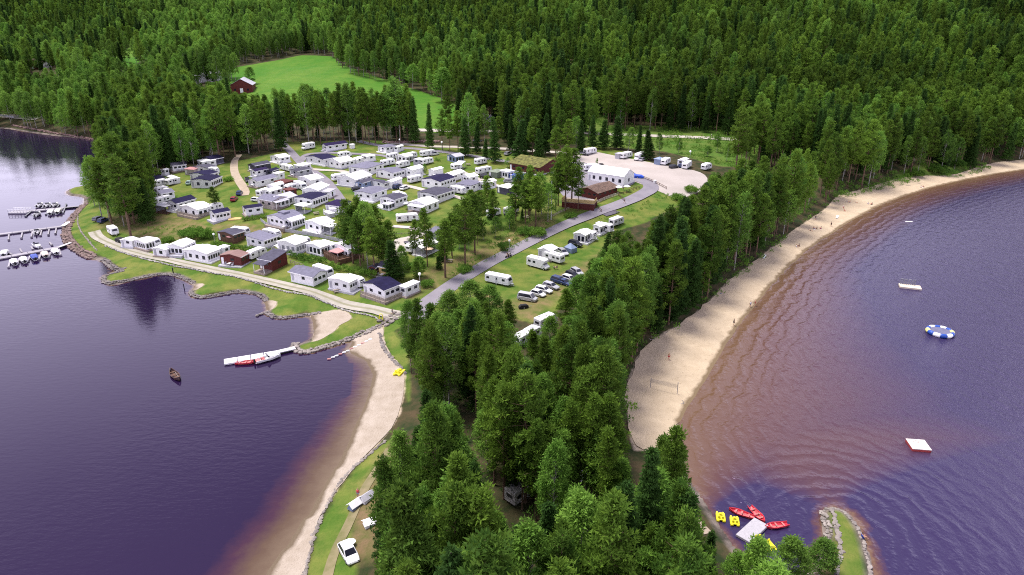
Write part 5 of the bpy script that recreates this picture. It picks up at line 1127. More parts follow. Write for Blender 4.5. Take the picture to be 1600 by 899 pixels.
CB('A', (510, 790, 650, 840, 765, 775), 'gx', 'canvas', 'canvas', 2.4, 'largest white awning at the front of the left lawn with railed deck', win=(3, 2), winz=(.6, 1.8), deck=(1.3, .6, .3), fence='wood', name='awning_tent', cat='awning')
CV('A', (740, 775, 790, 790, 900, 735), 'caravan with cluttered front beside the small pine on the lawn', axis='x', L=5.6)
CB('A', (770, 870, 850, 890, 1010, 845), 'gx', 'navy', 'white', 2.4, 'white cabin with navy roof stripe and twin windows beside the ochre deck', win=(4, 1), rise=.7)
tag(MB().box(-2.2, 2.2, -1.3, 1.3, -.6, .25, .03).build('sun_deck', M_ochre), 'ochre wooden sun deck between two navy-roofed white cabins', 'deck'); _o = bpy.data.objects['sun_deck']; _o.location = az('A', 1065, 845); _o.rotation_euler = (0, 0, R(12))
CB('A', (1130, 800, 1190, 830, 1365, 795), 'gx', 'navy', 'white', 2.2, 'white cabin with navy roof panel right of the ochre deck', win=(2, 1), rise=.5)
CB('A', (1220, 305, 1290, 320, 1450, 285), 'gx', 'slate', 'slate', 2.2, 'slate cabin in the tree shade right of the winding gravel path', win=(3, 1))
CB('A', (1245, 365, 1300, 378, 1420, 350), 'gx', 'purple', 'white', 2.0, 'small white cabin with plum roof right of the winding gravel path', win=(2, 1))
CB('A', (1265, 470, 1320, 500, 1490, 440), 'gx', 'grey', 'white', 2.0, 'pale grey-roofed cabin beside the black car at the gravel path', win=(2, 1))
CV('A', (1310, 590, 1350, 612, 1400, 575), 'caravan with grey window strip below the pale grey-roofed cabin', axis='x', L=5.6)
CB('A', (1400, 600, 1460, 615, 1560, 570), 'gx', 'canvas', 'canvas', 2.1, 'white awning joined to the caravan right of the left lawn', win=(2, 1), name='awning_tent', cat='awning')
CB('A', (1390, 700, 1490, 745, 1600, 680), 'gy', 'grey', 'pinkwall', 2.4, 'dusty-walled cabin with grey gable roof and glazed porch', win=(2, 2), rise=.9, porch=('y', 1.8, 'lgrey'))
# upper middle
motorhome('B', (345, 172, 400, 186, 530, 150), 'white motorhome parked under the pines at the top of the camp lane', axis='x', flip=True)
CB('B', (615, 190, 655, 203, 855, 160), 'gx', 'purple', 'white', 2.3, 'plum-roofed cabin with white front under the back pine row', win=(3, 1), rise=.8, over=.5)
CB('B', (915, 160, 930, 165, 965, 158), 'hip', 'canvas', 'canvas', 1.5, 'little white box tent alone on the grass below the pine row', win=(0, 0), rise=.3, name='tent', cat='tent', minw=1.8)
CB('B', (1235, 200, 1320, 215, 1430, 190), 'hip', 'grey', 'white', 2.2, 'white cabin with grey hip roof in front of the pink boulders', win=(3, 1), rise=.8)
CB('B', (1420, 200, 1450, 205, 1500, 180), 'gx', 'white', 'white', 1.9, 'white annex right of the grey hip-roofed cabin', win=(1, 1))
CV('B', (1320, 282, 1362, 297, 1455, 265), 'caravan below the grey hip-roofed cabin', axis='x', L=5.6)
CB('B', (1455, 305, 1545, 325, 1600, 300), 'gx', 'canvas', 'canvas', 2.1, 'white-roofed awning with dark open front near the back lane', win=(4, 2), winz=(.3, 1.7), name='awning_tent', cat='awning')
CV('N', (240, 275, 290, 290, 345, 262), 'caravan behind the awning with dark open front', axis='x', L=5.6)
CB('B', (445, 325, 620, 362, 745, 325), 'gx', 'navy', 'white', 2.4, 'white cabin with navy roof on its own terrace where the lanes meet', win=(2, 2), rise=.8, deck=(.3, 1.0, .4), deckmat='canvas', over=.3)
CB('B', (700, 365, 810, 398, 930, 355), 'gx', 'white', 'white', 2.3, 'white-roofed white cabin right of the navy roof where the lanes meet', win=(3, 2), deck=(.1, .7, .3), deckmat='lgrey')
CV('B', (750, 262, 800, 276, 890, 262), 'round-ended caravan behind the white-roofed cabin where the lanes meet', axis='x', style='round', L=5.6)
CB('B', (935, 340, 990, 350, 1040, 320), 'gx', 'canvas', 'canvas', 1.9, 'low white tent between the round-ended caravan and the grey hip roof', win=(1, 1), name='awning_tent', cat='awning')
CB('B', (1040, 305, 1110, 320, 1200, 300), 'hip', 'canvas', 'canvas', 2.0, 'rounded white awning behind the large grey hip roof', win=(1, 1), rise=.6, name='awning_tent', cat='awning')
CB('B', (955, 440, 1105, 470, 1235, 400), 'hip', 'grey', 'white', 2.4, 'large white cabin with grey hip roof and chimney pipe in mid camp', win=(3, 2), rise=.9, over=.35)
CV('B', (1220, 355, 1290, 372, 1380, 350), 'caravan right of the large grey hip roof', axis='x', L=6.4)
CB('B', (1215, 490, 1400, 520, 1530, 485), 'gx', 'grey', 'white', 2.3, 'long white cabin with ribbed grey roof in the middle of the camp', win=(4, 2), rise=.7)
CV('B', (1390, 385, 1470, 395, 1560, 375), 'caravan behind the long cabin with ribbed grey roof', axis='x', style='round', L=6.4)
CV('B', (670, 500, 730, 538, 880, 500), 'long caravan with raised roof beside the curving camp lane', axis='x', L=7.2)
CB('B', (830, 560, 985, 598, 1100, 530), 'gx', 'canvas', 'canvas', 2.2, 'wide white awning right of the long caravan by the lane', win=(3, 1), name='awning_tent', cat='awning')
CB('B', (1005, 610, 1060, 628, 1160, 580), 'gx', 'slate', 'bluegrey', 2.1, 'blue-grey cabin with slate roof behind the black car', win=(2, 1))
CB('B', (1170, 595, 1300, 630, 1350, 615), 'gx', 'slate', 'white', 2.0, 'small white cabin with dark felt roof beside the blue-grey cabin', win=(3, 1), rise=.4)
CB('B', (1355, 605, 1385, 620, 1460, 570), 'gx', 'canvas', 'canvas', 2.2, 'white awning behind the dark car and white car in mid camp', win=(0, 0), name='awning_tent', cat='awning')
CB('B', (1020, 725, 1165, 768, 1275, 700), 'gx', 'grey', 'white', 2.4, 'white cabin with grey roof and furnished deck above the leafy pine top', win=(2, 2), rise=.5, over=.4)
CB('B', (1300, 790, 1420, 832, 1510, 775), 'gx', 'slate', 'white', 2.3, 'white cabin with slate roof on a big white deck right of the leafy pine top', win=(3, 3), rise=.7, deck=(3.2, .3, .3), deckmat='canvas')
CB('B', (1290, 850, 1350, 862, 1410, 830), 'hip', 'lgrey', 'lgrey', 1.6, 'small glazed pavilion on the big white deck', win=(2, 2), rise=.4, winz=(.3, 1.4), name='pavilion', cat='pavilion')
CV('B', (1440, 730, 1500, 760, 1560, 740), 'caravan behind the slate-roofed cabin with the big white deck', axis='y', L=6.4)
# left of the curving lane
CB('B', (60, 305, 130, 338, 215, 310), 'gx', 'canvas', 'canvas', 2.1, 'white awning under the edge pines left of the upper lane', win=(2, 1), name='awning_tent', cat='awning')
CV('B', (130, 375, 235, 432, 300, 400), 'caravan beside the upper lane below the edge pines', axis='y', L=7.2)
CB('B', (300, 420, 375, 432, 470, 400), 'flat', 'canvas', 'white', 2.2, 'long flat white-roofed annex beside the upper lane', win=(2, 1))
CB('B', (250, 470, 330, 485, 470, 450), 'gx', 'slate', 'lgrey', 2.0, 'low cabin with slate felt roof beside the upper lane', win=(2, 1), rise=.4)
CV('B', (295, 575, 370, 638, 435, 612), 'caravan with dark solar roof beside the curving lane', axis='y', L=7.2)
CB('B', (390, 560, 480, 600, 570, 560), 'gx', 'canvas', 'canvas', 2.3, 'white awning beside the white fence of the curving lane', win=(1, 1), name='awning_tent', cat='awning')
CB('B', (420, 705, 560, 722, 640, 655), 'gx', 'canvas', 'canvas', 2.4, 'broadest white awning left of the curving lane', win=(2, 1), winz=(.4, 1.6), name='awning_tent', cat='awning')
CB('B', (635, 715, 685, 728, 712, 690), 'flat', 'lgrey', 'white', 2.0, 'small white shed with dark open door by the curving lane', win=(1, 1), winz=(.2, 1.7))
CB('B', (320, 800, 500, 832, 645, 760), 'gx', 'navy', 'white', 2.3, 'long white cabin with navy roof at the foot of the curving lane', win=(6, 2), rise=.4, winz=(.5, 1.7))
CB('B', (305, 880, 405, 900, 480, 865), 'flat', 'canvas', 'white', 2.0, 'white veranda with posts before the long navy-roofed cabin', open_=True, deckmat='lgrey', name='pergola', cat='pergola')
CB('B', (685, 870, 800, 905, 880, 840), 'pyr', 'purple', 'white', 2.3, 'white cabin with pyramid plum roof where the lane ends', win=(2, 2), rise=1.2, over=.4)
CB('C', (1230, 200, 1330, 225, 1480, 200), 'flat', 'canvas', 'lgrey', .9, 'low white walled terrace below the pyramid-roofed cabin', win=(0, 0), name='terrace', cat='terrace', over=.02, base=.0)
CB('B', (5, 470, 45, 482, 85, 455), 'gx', 'navy', 'slate', 2.0, 'navy-roofed hut left of the red sheds', win=(1, 1))
CB('B', (65, 512, 112, 522, 165, 500), 'flat', 'white', 'white', 2.4, 'tall white box trailer beside the red sheds', win=(1, 0), base=.1, name='box_trailer', cat='trailer')
CB('B', (95, 600, 180, 620, 262, 590), 'flat', 'red', 'red', 2.0, 'upper one of two flat dark red sheds', win=(1, 1))
CB('B', (170, 695, 235, 710, 312, 690), 'flat', 'red', 'red', 2.0, 'lower one of two flat dark red sheds', win=(1, 1))
CV('B', (170, 645, 225, 655, 300, 630), 'caravan squeezed between the two dark red sheds', axis='x', L=4.8)
CB('B', (0, 655, 70, 665, 165, 620), 'gx', 'canvas', 'canvas', 2.1, 'white awning below the box trailer left of the red sheds', win=(2, 1), name='awning_tent', cat='awning')
CB('B', (60, 790, 140, 830, 250, 760), 'gx', 'lgrey', 'white', 2.1, 'glazed white veranda cabin right of the dusty-walled cabin', win=(4, 3), winz=(.4, 1.8))
# centre right
CV('N', (400, 240, 435, 262, 572, 228), 'caravan beside the dark back lane with dark wheels showing', axis='x', L=7.2)
CB('N', (355, 340, 400, 355, 435, 330), 'hip', 'lgrey', 'lgrey', 1.9, 'grey awning attached to a long caravan near the shrub', win=(1, 1), rise=.6, name='awning_tent', cat='awning')
CV('N', (425, 345, 445, 358, 565, 312), 'long caravan with grey awning at its left end', axis='x', L=6.4)
CB('N', (720, 300, 805, 322, 890, 300), 'gx', 'lgrey', 'bluegrey', 2.0, 'blue and white striped awning beside the dark back lane', win=(3, 2), winz=(.2, 1.6), name='awning_tent', cat='awning')
CV('N', (740, 392, 790, 412, 840, 390), 'round little caravan with a white sun canopy', axis='x', style='round', L=4.8)
CB('N', (800, 405, 860, 412, 895, 375), 'mx', 'canvas', 'canvas', 1.9, 'white sun canopy stretched from the round little caravan', open_=True, deckmat='gcanvas', name='sun_canopy', cat='canopy', rise=.4)
CV('N', (1000, 332, 1050, 355, 1140, 325), 'caravan with dark front window at the edge of the back lane', axis='x', L=5.6)
CV('N', (1040, 450, 1065, 463, 1205, 422), 'caravan with four small dark windows left of the sod-roofed house', axis='x', L=7.2)
CB('N', (1200, 480, 1270, 497, 1330, 465), 'hip', 'gcanvas', 'gcanvas', 1.8, 'grey-green tent beside the black car', win=(1, 0), rise=.8, name='tent', cat='tent')
CB('N', (1325, 480, 1390, 500, 1440, 480), 'hip', 'canvas', 'white', 2.2, 'small square white pavilion between the grey-green and blue tents', win=(2, 2), rise=.4, winz=(.4, 1.7), name='pavilion', cat='pavilion')
CB('N', (1425, 510, 1500, 528, 1555, 505), 'hip', 'blue', 'blue', 1.4, 'deep blue camping tent before the sod-roofed house', win=(1, 0), rise=.7, name='tent', cat='tent')
CB('N', (520, 462, 560, 475, 645, 445), 'gx', 'canvas', 'canvas', 2.0, 'white awning above the large navy roof right of the small tree', win=(0, 0), name='awning_tent', cat='awning')
CV('N', (255, 540, 305, 562, 436, 520), 'single-standing caravan with two dark windows left of the small tree', axis='x', L=6.4)
CB('N', (245, 470, 320, 492, 425, 450), 'gx', 'canvas', 'canvas', 2.5, 'tall white awning directly left of the small bushy tree', win=(0, 1), name='awning_tent', cat='awning')
CB('N', (455, 590, 640, 625, 780, 565), 'gx', 'navy', 'white', 2.4, 'long white cabin with two-part navy roof right of the small tree', win=(5, 2), rise=.8)
CB('N', (690, 520, 775, 540, 880, 490), 'gx', 'canvas', 'white', 2.1, 'white annex behind the two-part navy roof', win=(2, 1))
CB('N', (870, 545, 960, 565, 1055, 540), 'gx', 'canvas', 'canvas', 2.2, 'white awning behind the flat grey roof', win=(1, 2), name='awning_tent', cat='awning')
CB('N', (850, 630, 980, 662, 1060, 610), 'flat', 'grey', 'white', 2.2, 'white cabin with flat grey roof above the pine clump', win=(2, 2))
CV('N', (755, 645, 880, 688, 940, 655), 'caravan parked before the flat grey-roofed cabin', axis='y', L=6.4)
CB('N', (1075, 615, 1140, 632, 1240, 590), 'gx', 'canvas', 'canvas', 2.1, 'white awning with open flap right of the flat grey roof', win=(2, 2), winz=(.3, 1.5), name='awning_tent', cat='awning')
CB('N', (1305, 655, 1390, 690, 1480, 645), 'hip', 'canvas', 'slate', 2.0, 'white-roofed party tent with dark walls on the lawn above the pines', win=(0, 0), rise=.5, name='tent', cat='tent')
CB('N', (405, 735, 600, 783, 770, 710), 'gx', 'slate', 'white', 2.2, 'long white cabin with dark slate roof beside the empty lawn', win=(5, 2), rise=.4)
CB('N', (330, 840, 480, 893, 560, 830), 'gx', 'canvas', 'white', 2.2, 'white cabin with white roof and shaded porch beside the empty lawn', win=(2, 2), porch=('x', 2.2, 'lgrey'), winz=(.6, 1.8))
CV('S', (690, 262, 720, 285, 935, 275), 'caravan with two pale timber decks in front of it', axis='x', L=7.2)
for nm_, a_, x_, y_, lab in (('timber_deck', (6.0, 2.2), 770, 325, 'long pale timber deck in front of the single caravan'), ('timber_deck', (3.4, 3.4), 925, 352, 'square pale timber deck at the corner of the single caravan')):
    q = MB().box(-a_[0] / 2, a_[0] / 2, -a_[1] / 2, a_[1] / 2, -.5, .2, .02).build(nm_, plain('pale_boards', (.5, .42, .42), .8, vary=.12)); q.location = az('S', x_, y_); q.rotation_euler = (0, 0, R(-12 if x_ < 800 else 20)); tag(q, lab, 'deck')
CV('S', (835, 610, 880, 640, 1010, 560), 'caravan with dark underside beside the round asphalt patch', axis='x', L=7.2)
CB('S', (905, 640, 1000, 668, 1170, 590), 'gx', 'canvas', 'lgrey', 2.1, 'grey-walled awning alongside the caravan by the asphalt patch', win=(2, 4), winz=(.3, 1.6), curtain=True, name='awning_tent', cat='awning')
CB('S', (1050, 480, 1110, 500, 1215, 430), 'mx', 'grey', 'white', 2.1, 'white cabin with grey shed roof half behind the pines', win=(1, 1), rise=.4)
CB('S', (1380, 345, 1440, 355, 1490, 325), 'gx', 'slate', 'slate', 1.9, 'small slate shed on the bushy bank below the empty lawn', win=(1, 0))
CV('F', (610, 760, 680, 790, 745, 745), 'white caravan seen through the pines left of the road clump', axis='x', L=5.6)
CV('F', (430, 800, 480, 815, 530, 790), 'pale caravan deep among the pines above the road', axis='x', L=5.6)
# back lot
CV('G', (300, 192, 352, 206, 412, 188), 'caravan at the left end of the gravel lot beside a dark car', axis='x', L=6.4)
CV('G', (305, 352, 335, 362, 425, 355), 'caravan right above the big white marquee', axis='x', L=6.4)
CV('G', (665, 232, 702, 246, 775, 215), 'caravan with grey tent at its left on the far lot edge', axis='x', L=6.4)
CB('G', (628, 235, 660, 242, 690, 228), 'hip', 'lgrey', 'lgrey', 1.8, 'grey tent left of the first far lot caravan', win=(0, 0), rise=.5, name='tent', cat='tent')
motorhome('G', (800, 252, 845, 262, 892, 232), 'white camper van left of the single spruce on the far lot edge', axis='x', flip=True)
CB('G', (1003, 290, 1050, 300, 1080, 288), 'hip', 'bluegrey', 'bluegrey', 1.9, 'blue-grey tent right of the single spruce', win=(1, 0), rise=.8, name='tent', cat='tent')
CV('G', (1075, 300, 1105, 306, 1168, 268), 'caravan right of the blue-grey tent', axis='x', L=6.4)
CB('G', (1235, 300, 1275, 312, 1300, 292), 'gx', 'canvas', 'canvas', 2.0, 'white awning at the right part of the far lot edge', win=(1, 1), name='awning_tent', cat='awning')
CV('G', (1278, 332, 1312, 344, 1375, 285), 'caravan beside the white awning at the right part of the far lot', axis='x', L=7.2)
CV('G', (1455, 342, 1490, 356, 1550, 335), 'last caravan at the right corner of the gravel lot', axis='x', style='round', L=5.6)
CB('G', (400, 440, 700, 505, 775, 462), 'gy', 'canvas', 'canvas', 2.9, 'big white marquee beside the brown-roofed reception', win=(1, 5), rise=2.1, winz=(.6, 1.9), name='marquee', cat='marquee', amax=20, over=.15)
# meadow by the bathing beach
CV('H', (170, 705, 335, 738, 395, 705), 'large modern caravan alone at the lower end of the parking meadow', axis='y', flip=False, L=7.2)
motorhome('H', (520, 535, 690, 580, 755, 555), 'white motorhome with side windows beside two seated campers', axis='y', flip=False)
CB('H', (630, 450, 740, 478, 800, 440), 'gx', 'canvas', 'canvas', 2.2, 'white awning behind the motorhome on the parking meadow', win=(1, 1), name='awning_tent', cat='awning')
CV('H', (740, 490, 830, 520, 875, 498), 'caravan with angular front right behind the motorhome', axis='y', flip=True, L=6.4)
CB('H', (865, 390, 940, 412, 1000, 400), 'hip', 'bluegrey', 'bluegrey', .9, 'blue-grey dome tent between two dark cars on the meadow', win=(0, 0), rise=1.3, name='tent', cat='tent', over=.02)
CB('H', (962, 300, 1070, 322, 1150, 285), 'gx', 'canvas', 'canvas', 2.2, 'white awning with blue windows beside the road', win=(3, 2), winz=(.3, 1.8), name='awning_tent', cat='awning')
CV('H', (1120, 290, 1150, 300, 1180, 280), 'caravan joined to the awning with blue windows by the road', axis='y', L=5.6)
CB('H', (1150, 215, 1212, 235, 1275, 210), 'gx', 'canvas', 'canvas', 2.1, 'white awning before the last caravans of the meadow', win=(2, 1), winz=(.3, 1.5), name='awning_tent', cat='awning')
CV('H', (1262, 212, 1312, 230, 1345, 205), 'second last caravan at the upper end of the meadow', axis='y', L=5.6)
CV('H', (1298, 155, 1350, 172, 1400, 150), 'last caravan at the upper end of the meadow', axis='x', L=5.6)
CV('I', (1095, 535, 1150, 550, 1222, 530), 'caravan half hidden under the pines below the meadow', axis='x', L=5.6)
CV('I', (895, 670, 975, 700, 1040, 670), 'lower caravan showing through the tree gap', axis='x', L=4.8)
CV('I', (990, 640, 1050, 660, 1105, 630), 'upper caravan showing through the tree gap', axis='x', L=4.8)
CV('R', (1438, 448, 1500, 465, 1568, 445), 'weathered lone caravan in a dark gap of the spit wood', axis='x', L=4.8, mat='weathered')
CV('U', (900, 755, 908, 758, 917, 752), 'pale caravan under the trees right of the dark gap', axis='x', L=4.8)
# cars
car('A', 515, 485, 575, 425, 'hatch', 'mint', 'pale mint car on the left lawn')
car('A', 1020, 670, 1080, 605, 'estate', 'red', 'red car behind a dark one on the left lawn')
car('A', 1090, 600, 1130, 540, 'estate', 'blue', 'dark blue car at the end of the winding gravel path')
car('A', 1180, 390, 1220, 455, 'estate', 'black', 'black car beside the winding gravel path')
car('A', 1245, 645, 1380, 650, 'estate', 'white', 'white car between the lawn and the dusty-walled cabin')
car('D', 60, 270, 150, 225, 'estate', 'grey', 'left one of two dark cars under the headland pines')
car('D', 115, 290, 200, 240, 'estate', 'blue', 'right one of two dark cars under the headland pines')
car('B', 945, 640, 1055, 620, 'estate', 'black', 'black car before the blue-grey cabin in mid camp')
car('B', 1405, 625, 1500, 590, 'suv', 'blue', 'dark car left of the white car in mid camp')
car('B', 1480, 640, 1575, 600, 'estate', 'white', 'white car right of the dark car in mid camp')
car('N', 1095, 495, 1185, 490, 'suv', 'black', 'black car beside the grey-green tent')
car('N', 1350, 545, 1470, 545, 'estate', 'silver', 'silver car before the deep blue tent')
car('N', 540, 240, 590, 232, 'suv', 'white', 'white car behind the caravans on the dark back lane')
car('F', 650, 790, 750, 770, 'hatch', 'black', 'black car under the pines near the white caravan')
car('G', 300, 200, 340, 205, 'estate', 'black', 'dark car left of the first gravel lot caravan')
car('G', 455, 340, 515, 305, 'suv', 'black', 'black car right of the caravan above the marquee')
car('G', 505, 352, 575, 330, 'estate', 'silver', 'silver car next to the black car above the marquee')
car('G', 865, 262, 905, 245, 'estate', 'silver', 'grey car beside the camper van on the lot edge')
car('G', 1138, 332, 1238, 320, 'estate', 'black', 'black car in front of the far lot caravans')
car('G', 1240, 325, 1275, 310, 'hatch', 'blue', 'dark blue car tucked before the white awning on the lot')
car('H', 440, 845, 600, 870, 'van', 'silver', 'silver van at the lower end of the parked car row')
car('H', 575, 800, 665, 825, 'hatch', 'white', 'white hatchback next to the silver van')
car('H', 625, 765, 725, 790, 'estate', 'white', 'silver-white estate car, third in the parked row')
car('H', 695, 725, 795, 755, 'estate', 'silver', 'silver estate car, fourth in the parked row')
car('H', 775, 675, 865, 705, 'suv', 'blue', 'dark blue car left in the middle pair of the parked row')
car('H', 830, 690, 915, 720, 'estate', 'blue', 'blue estate car in the middle of the parked row')
car('H', 880, 655, 965, 685, 'estate', 'white', 'white car between the blue and the black cars of the row')
car('H', 905, 615, 1000, 655, 'estate', 'black', 'black car near the upper end of the parked row')
car('H', 960, 585, 1030, 625, 'estate', 'silver', 'silver car at the upper end of the parked row beside the trees')
car('H', 815, 380, 905, 445, 'estate', 'silver', 'silver car left of the dome tent')
car('H', 930, 320, 1025, 350, 'suv', 'black', 'dark car right of the dome tent')
car('R', 425, 700, 500, 815, 'hatch', 'white', 'white hatchback on the dirt track beside the left beach')
car('P', 430, 385, 475, 378, 'estate', 'grey', 'dark car under the broad spruces behind the back lane')
car('P', 680, 500, 730, 475, 'estate', 'silver', 'pale car under the trees behind the sod-roofed house')
print('camp done')
# ================================================================== large buildings
CB('P', (742, 590, 968, 662, 1062, 590), 'gy', 'sod', 'red', 2.6, 'long dark red timber house with yellow-green sod roof', win=(1, 6), rise=2.0, over=.5, name='sod_roof_house', cat='house', amax=15.5, group=None, deck=(1.0, .2, .15), deckmat='lgrey')
CB('G', (290, 595, 450, 640, 620, 560), 'gx', 'heather', 'red', 1.7, 'reception house with dark red walls and brown heather roof', win=(4, 3), winz=(.6, 1.2), rise=1.3, over=.6, name='reception_house', cat='house', amax=15, group=None)
t = empty('terrace', az('G', 280, 690), R(-18)); tag(t, 'raised dark red terrace with ochre board fence below the reception', 'terrace')
MB().box(-5.5, 5.5, -3, 3, -2.5, 1.7).build('base', M_redwood, t); MB().box(-5.6, 5.6, -3.1, 3.1, 1.7, 1.85).build('floor_deck', M_wood, t)
fr = MB()
for z in (2.0, 2.3, 2.6, 2.9): fr.box(-5.6, 5.6, -3.1, -3.03, z - .13, z + .13)
for z in (2.0, 2.3, 2.6, 2.9): fr.box(-5.6, -5.53, -3.03, 3.1, z - .13, z + .13); fr.box(5.53, 5.6, -3.03, 1.5, z - .13, z + .13)
fr.build('fence', M_ochre, t)
t = empty('round_deck', az('G', 365, 665), 0); tag(t, 'grey half-round deck in front of the reception terrace', 'deck'); MB().lathe([(2.6, -1.5), (2.6, .9), (2.65, .92), (2.65, 1.0), (.01, 1.02)], n=20).build('floor_deck', M_lgrey, t)
def house(u, v, a, b_, h, rise, rz, wall, roof, label, name='house', cat='house', style='gy', win=2):
    P = at(u, v); t = empty(name, P, R(rz)); tag(t, label, cat, 'farm buildings beyond the camp'); q = MB().box(-a / 2, a / 2, -b_ / 2, b_ / 2, -2, h); gable_walls(q, style, a, b_, h, rise); q.build('wall', MATS[wall], t)
    r = roof_shape(style, a, b_, h, .5, rise).build('roof', MATS[roof], t)
    for q in win_row(None, -a / 2 + .8, a / 2 - .8, -b_ / 2, 1.2, 2.4, win, 0, 'x'): q.build('window', M_dark, t)
    MB().box(-.9, .9, -b_ / 2 - .06, -b_ / 2 + .02, 0, min(h - .3, 2.6)).build('door', M_white, t)
    return t
house(381, 143, 13, 16, 4.6, 3.6, 12, 'red', 'zinc', 'red barn with grey metal roof at the edge of the bright field', 'barn', 'barn', 'gy', 3)
house(55, 108, 11, 12, 6, 3, 20, 'red', 'rust', 'red house with rusty roof among the trees far left', win=3)
house(77, 106, 7, 8, 4, 2, 20, 'white', 'slate', 'small white house beside the rusty-roofed red one')
house(319, 127, 12, 9, 4, 2, 10, 'white', 'zinc', 'farmhouse with pale metal roof mostly hidden by trees', win=3, style='gx')
house(339, 125, 7, 9, 4, 2, 10, 'white', 'zinc', 'small pale-roofed outhouse between the trees left of the barn', style='gx')
house(761, 188, 7, 6, 2.2, .8, -15, 'white', 'white', 'white shed by the wood edge above the country road', style='gx')
house(772, 190, 5, 4, 2.0, .6, -15, 'white', 'bluegrey', 'pale blue-roofed shed by the wood edge above the country road', style='gx')

# ================================================================== fences, posts, lamps, hedges
def fence(name, pts, h, mat, label, rails=2, sp=2.0, cat='fence', boards=False):
    P = np.array([tuple(at(*p))[:2] for p in pts]); P = resample(P, sp); c = P.mean(0); z0 = hz(*c)
    t = empty(name, (c[0], c[1], z0)); tag(t, label, cat, 'fences around the camp')
    pm = None; zs = [hz(*p) for p in P]
    for p, z in zip(P, zs):
        if pm is None: po = MB().box(-.06, .06, -.06, .06, -.3, h + .05).build('post', mat, t); pm = po.data
        else: po = bpy.data.objects.new('post', pm); COL.objects.link(po); po.parent = t
        po.location = (p[0] - c[0], p[1] - c[1], z - z0)
    q = MB()
    for i in range(len(P) - 1):
        a = Vector((P[i][0] - c[0], P[i][1] - c[1], zs[i] - z0)); b_ = Vector((P[i + 1][0] - c[0], P[i + 1][1] - c[1], zs[i + 1] - z0)); d = (b_ - a).normalized(); nn = Vector((-d.y, d.x, 0)) * .03
        for r in range(rails):
            zc = h * (r + 1) / rails - .12; wd = (.42 * h / rails) if boards else .07
            v = [a + nn + Vector((0, 0, zc - wd)), b_ + nn + Vector((0, 0, zc - wd)), b_ + nn + Vector((0, 0, zc + wd)), a + nn + Vector((0, 0, zc + wd))]; v2 = [x - 2 * nn for x in v]
            q.add(v + v2, [(0, 1, 2, 3), (7, 6, 5, 4), (0, 4, 5, 1), (1, 5, 6, 2), (2, 6, 7, 3), (3, 7, 4, 0)])
    q.build('rail', mat, t); return t
fence('retaining_fence', [zz('C', 560, 262), zz('C', 620, 310), zz('C', 800, 378), zz('C', 1000, 408), zz('C', 1200, 440), zz('C', 1400, 480), zz('C', 1580, 515)], 1.1, M_lgrey, 'grey board fence along the terrace edge above the second row', 3, 2.0, boards=True)
fence('wooden_fence', [zz('G', 440, 670), zz('G', 550, 620), zz('G', 650, 590)], 1.1, plain('pale_fence', (.4, .34, .31), .8), 'pale wooden fence along the bank in front of the reception', 3)
fence('wooden_fence', [zz('G', 700, 580), zz('G', 780, 545), zz('G', 860, 520)], 1.0, M_brown, 'dark wooden fence between the marquee and the road', 2)
fence('wooden_fence', [zz('G', 432, 668), zz('G', 445, 700), zz('G', 490, 750)], 1.0, M_brown, 'short fence beside the steps down to the road', 2)
fence('wooden_fence', [zz('G', 655, 590), zz('G', 700, 640)], 1.0, M_brown, 'dark stair railing in front of the marquee', 2, 1.2)
fence('wooden_fence', [zz('G', 900, 430), zz('G', 1000, 470), zz('G', 1115, 530)], 1.0, M_brown, 'dark fence curving between the gravel lot and the road bend', 2)
fence('wooden_fence', [zz('F', 1170, 790), zz('F', 1270, 740), zz('F', 1360, 700)], .9, M_wood, 'low pole fence at the foot of the flagpole bank', 2)
fence('lane_fence', [zz('B', 470, 420), zz('B', 550, 510), zz('B', 640, 600)], 1.0, M_white, 'white fence along the curving lane', 2, boards=True)
fence('wooden_fence', [zz('E', 100, 155), zz('E', 180, 180), zz('E', 250, 205)], 1.0, M_wood, 'wooden fence behind the grey-roofed veranda cabin', 2)
fence('wooden_fence', [zz('S', 690, 410), zz('S', 850, 405), zz('S', 1000, 385)], .5, M_wood, 'low log edging below the timber decks', 1)
fence('guard_rail', [(-30, 181), (0, 183), (22, 186)], 1.4, M_lgrey, 'grey guard rail on the far left shore road', 1, 3, boards=True, cat='guard rail')
def lamp_post(u, v, h, label):
    t = get_tpl('lamp', make_lamp); t.name = 'lamp_post'; s = h / 4.5; put(t, at(u, v), 0, label, 'lamp post', 'globe lamps of the camp', s)
def make_lamp():
    t = empty('lamp_post'); MB().lathe([(.12, -.2), (.12, .3), (.06, .35), (.045, 4.2), (.1, 4.25)], n=8).build('pole', M_metal, t)
    MB().lathe([(.02, 4.15), (.2, 4.2), (.34, 4.35), (.38, 4.55), (.34, 4.75), (.2, 4.9), (.02, 4.95)], n=14).build('globe', M_lampwhite, t, True); return t
lamp_post(657, 455, 4.6, 'globe lamp on a pole right of the low white annex')
lamp_post(723, 474, 4.2, 'globe lamp beside the road on the meadow side')
lamp_post(796, 398, 4.2, 'globe lamp beside the road near the cyclists')
lamp_post(691, 240, 5, 'globe lamp under the pines at the back lane')
lamp_post(1077, 256, 5, 'globe lamp at the edge of the rough meadow')
lamp_post(337, 386, 4, 'globe lamp in the hedge of the second row')
lamp_post(742, 216, 4.5, 'globe lamp near the country road behind the camp')
lamp_post(625, 232, 4, 'globe lamp beside the upper gravel lane')
P = at(861, 344); t = empty('flagpole', P); tag(t, 'tall white flagpole beside the pines at the road bank', 'flagpole'); MB().lathe([(.13, -.3), (.11, .2), (.06, 12), (.05, 12.6)], n=8).build('pole', M_white, t); MB().lathe([(.02, 12.6), (.1, 12.68), (.1, 12.8), (.02, 12.88)], n=8).build('ball', M_metal, t)
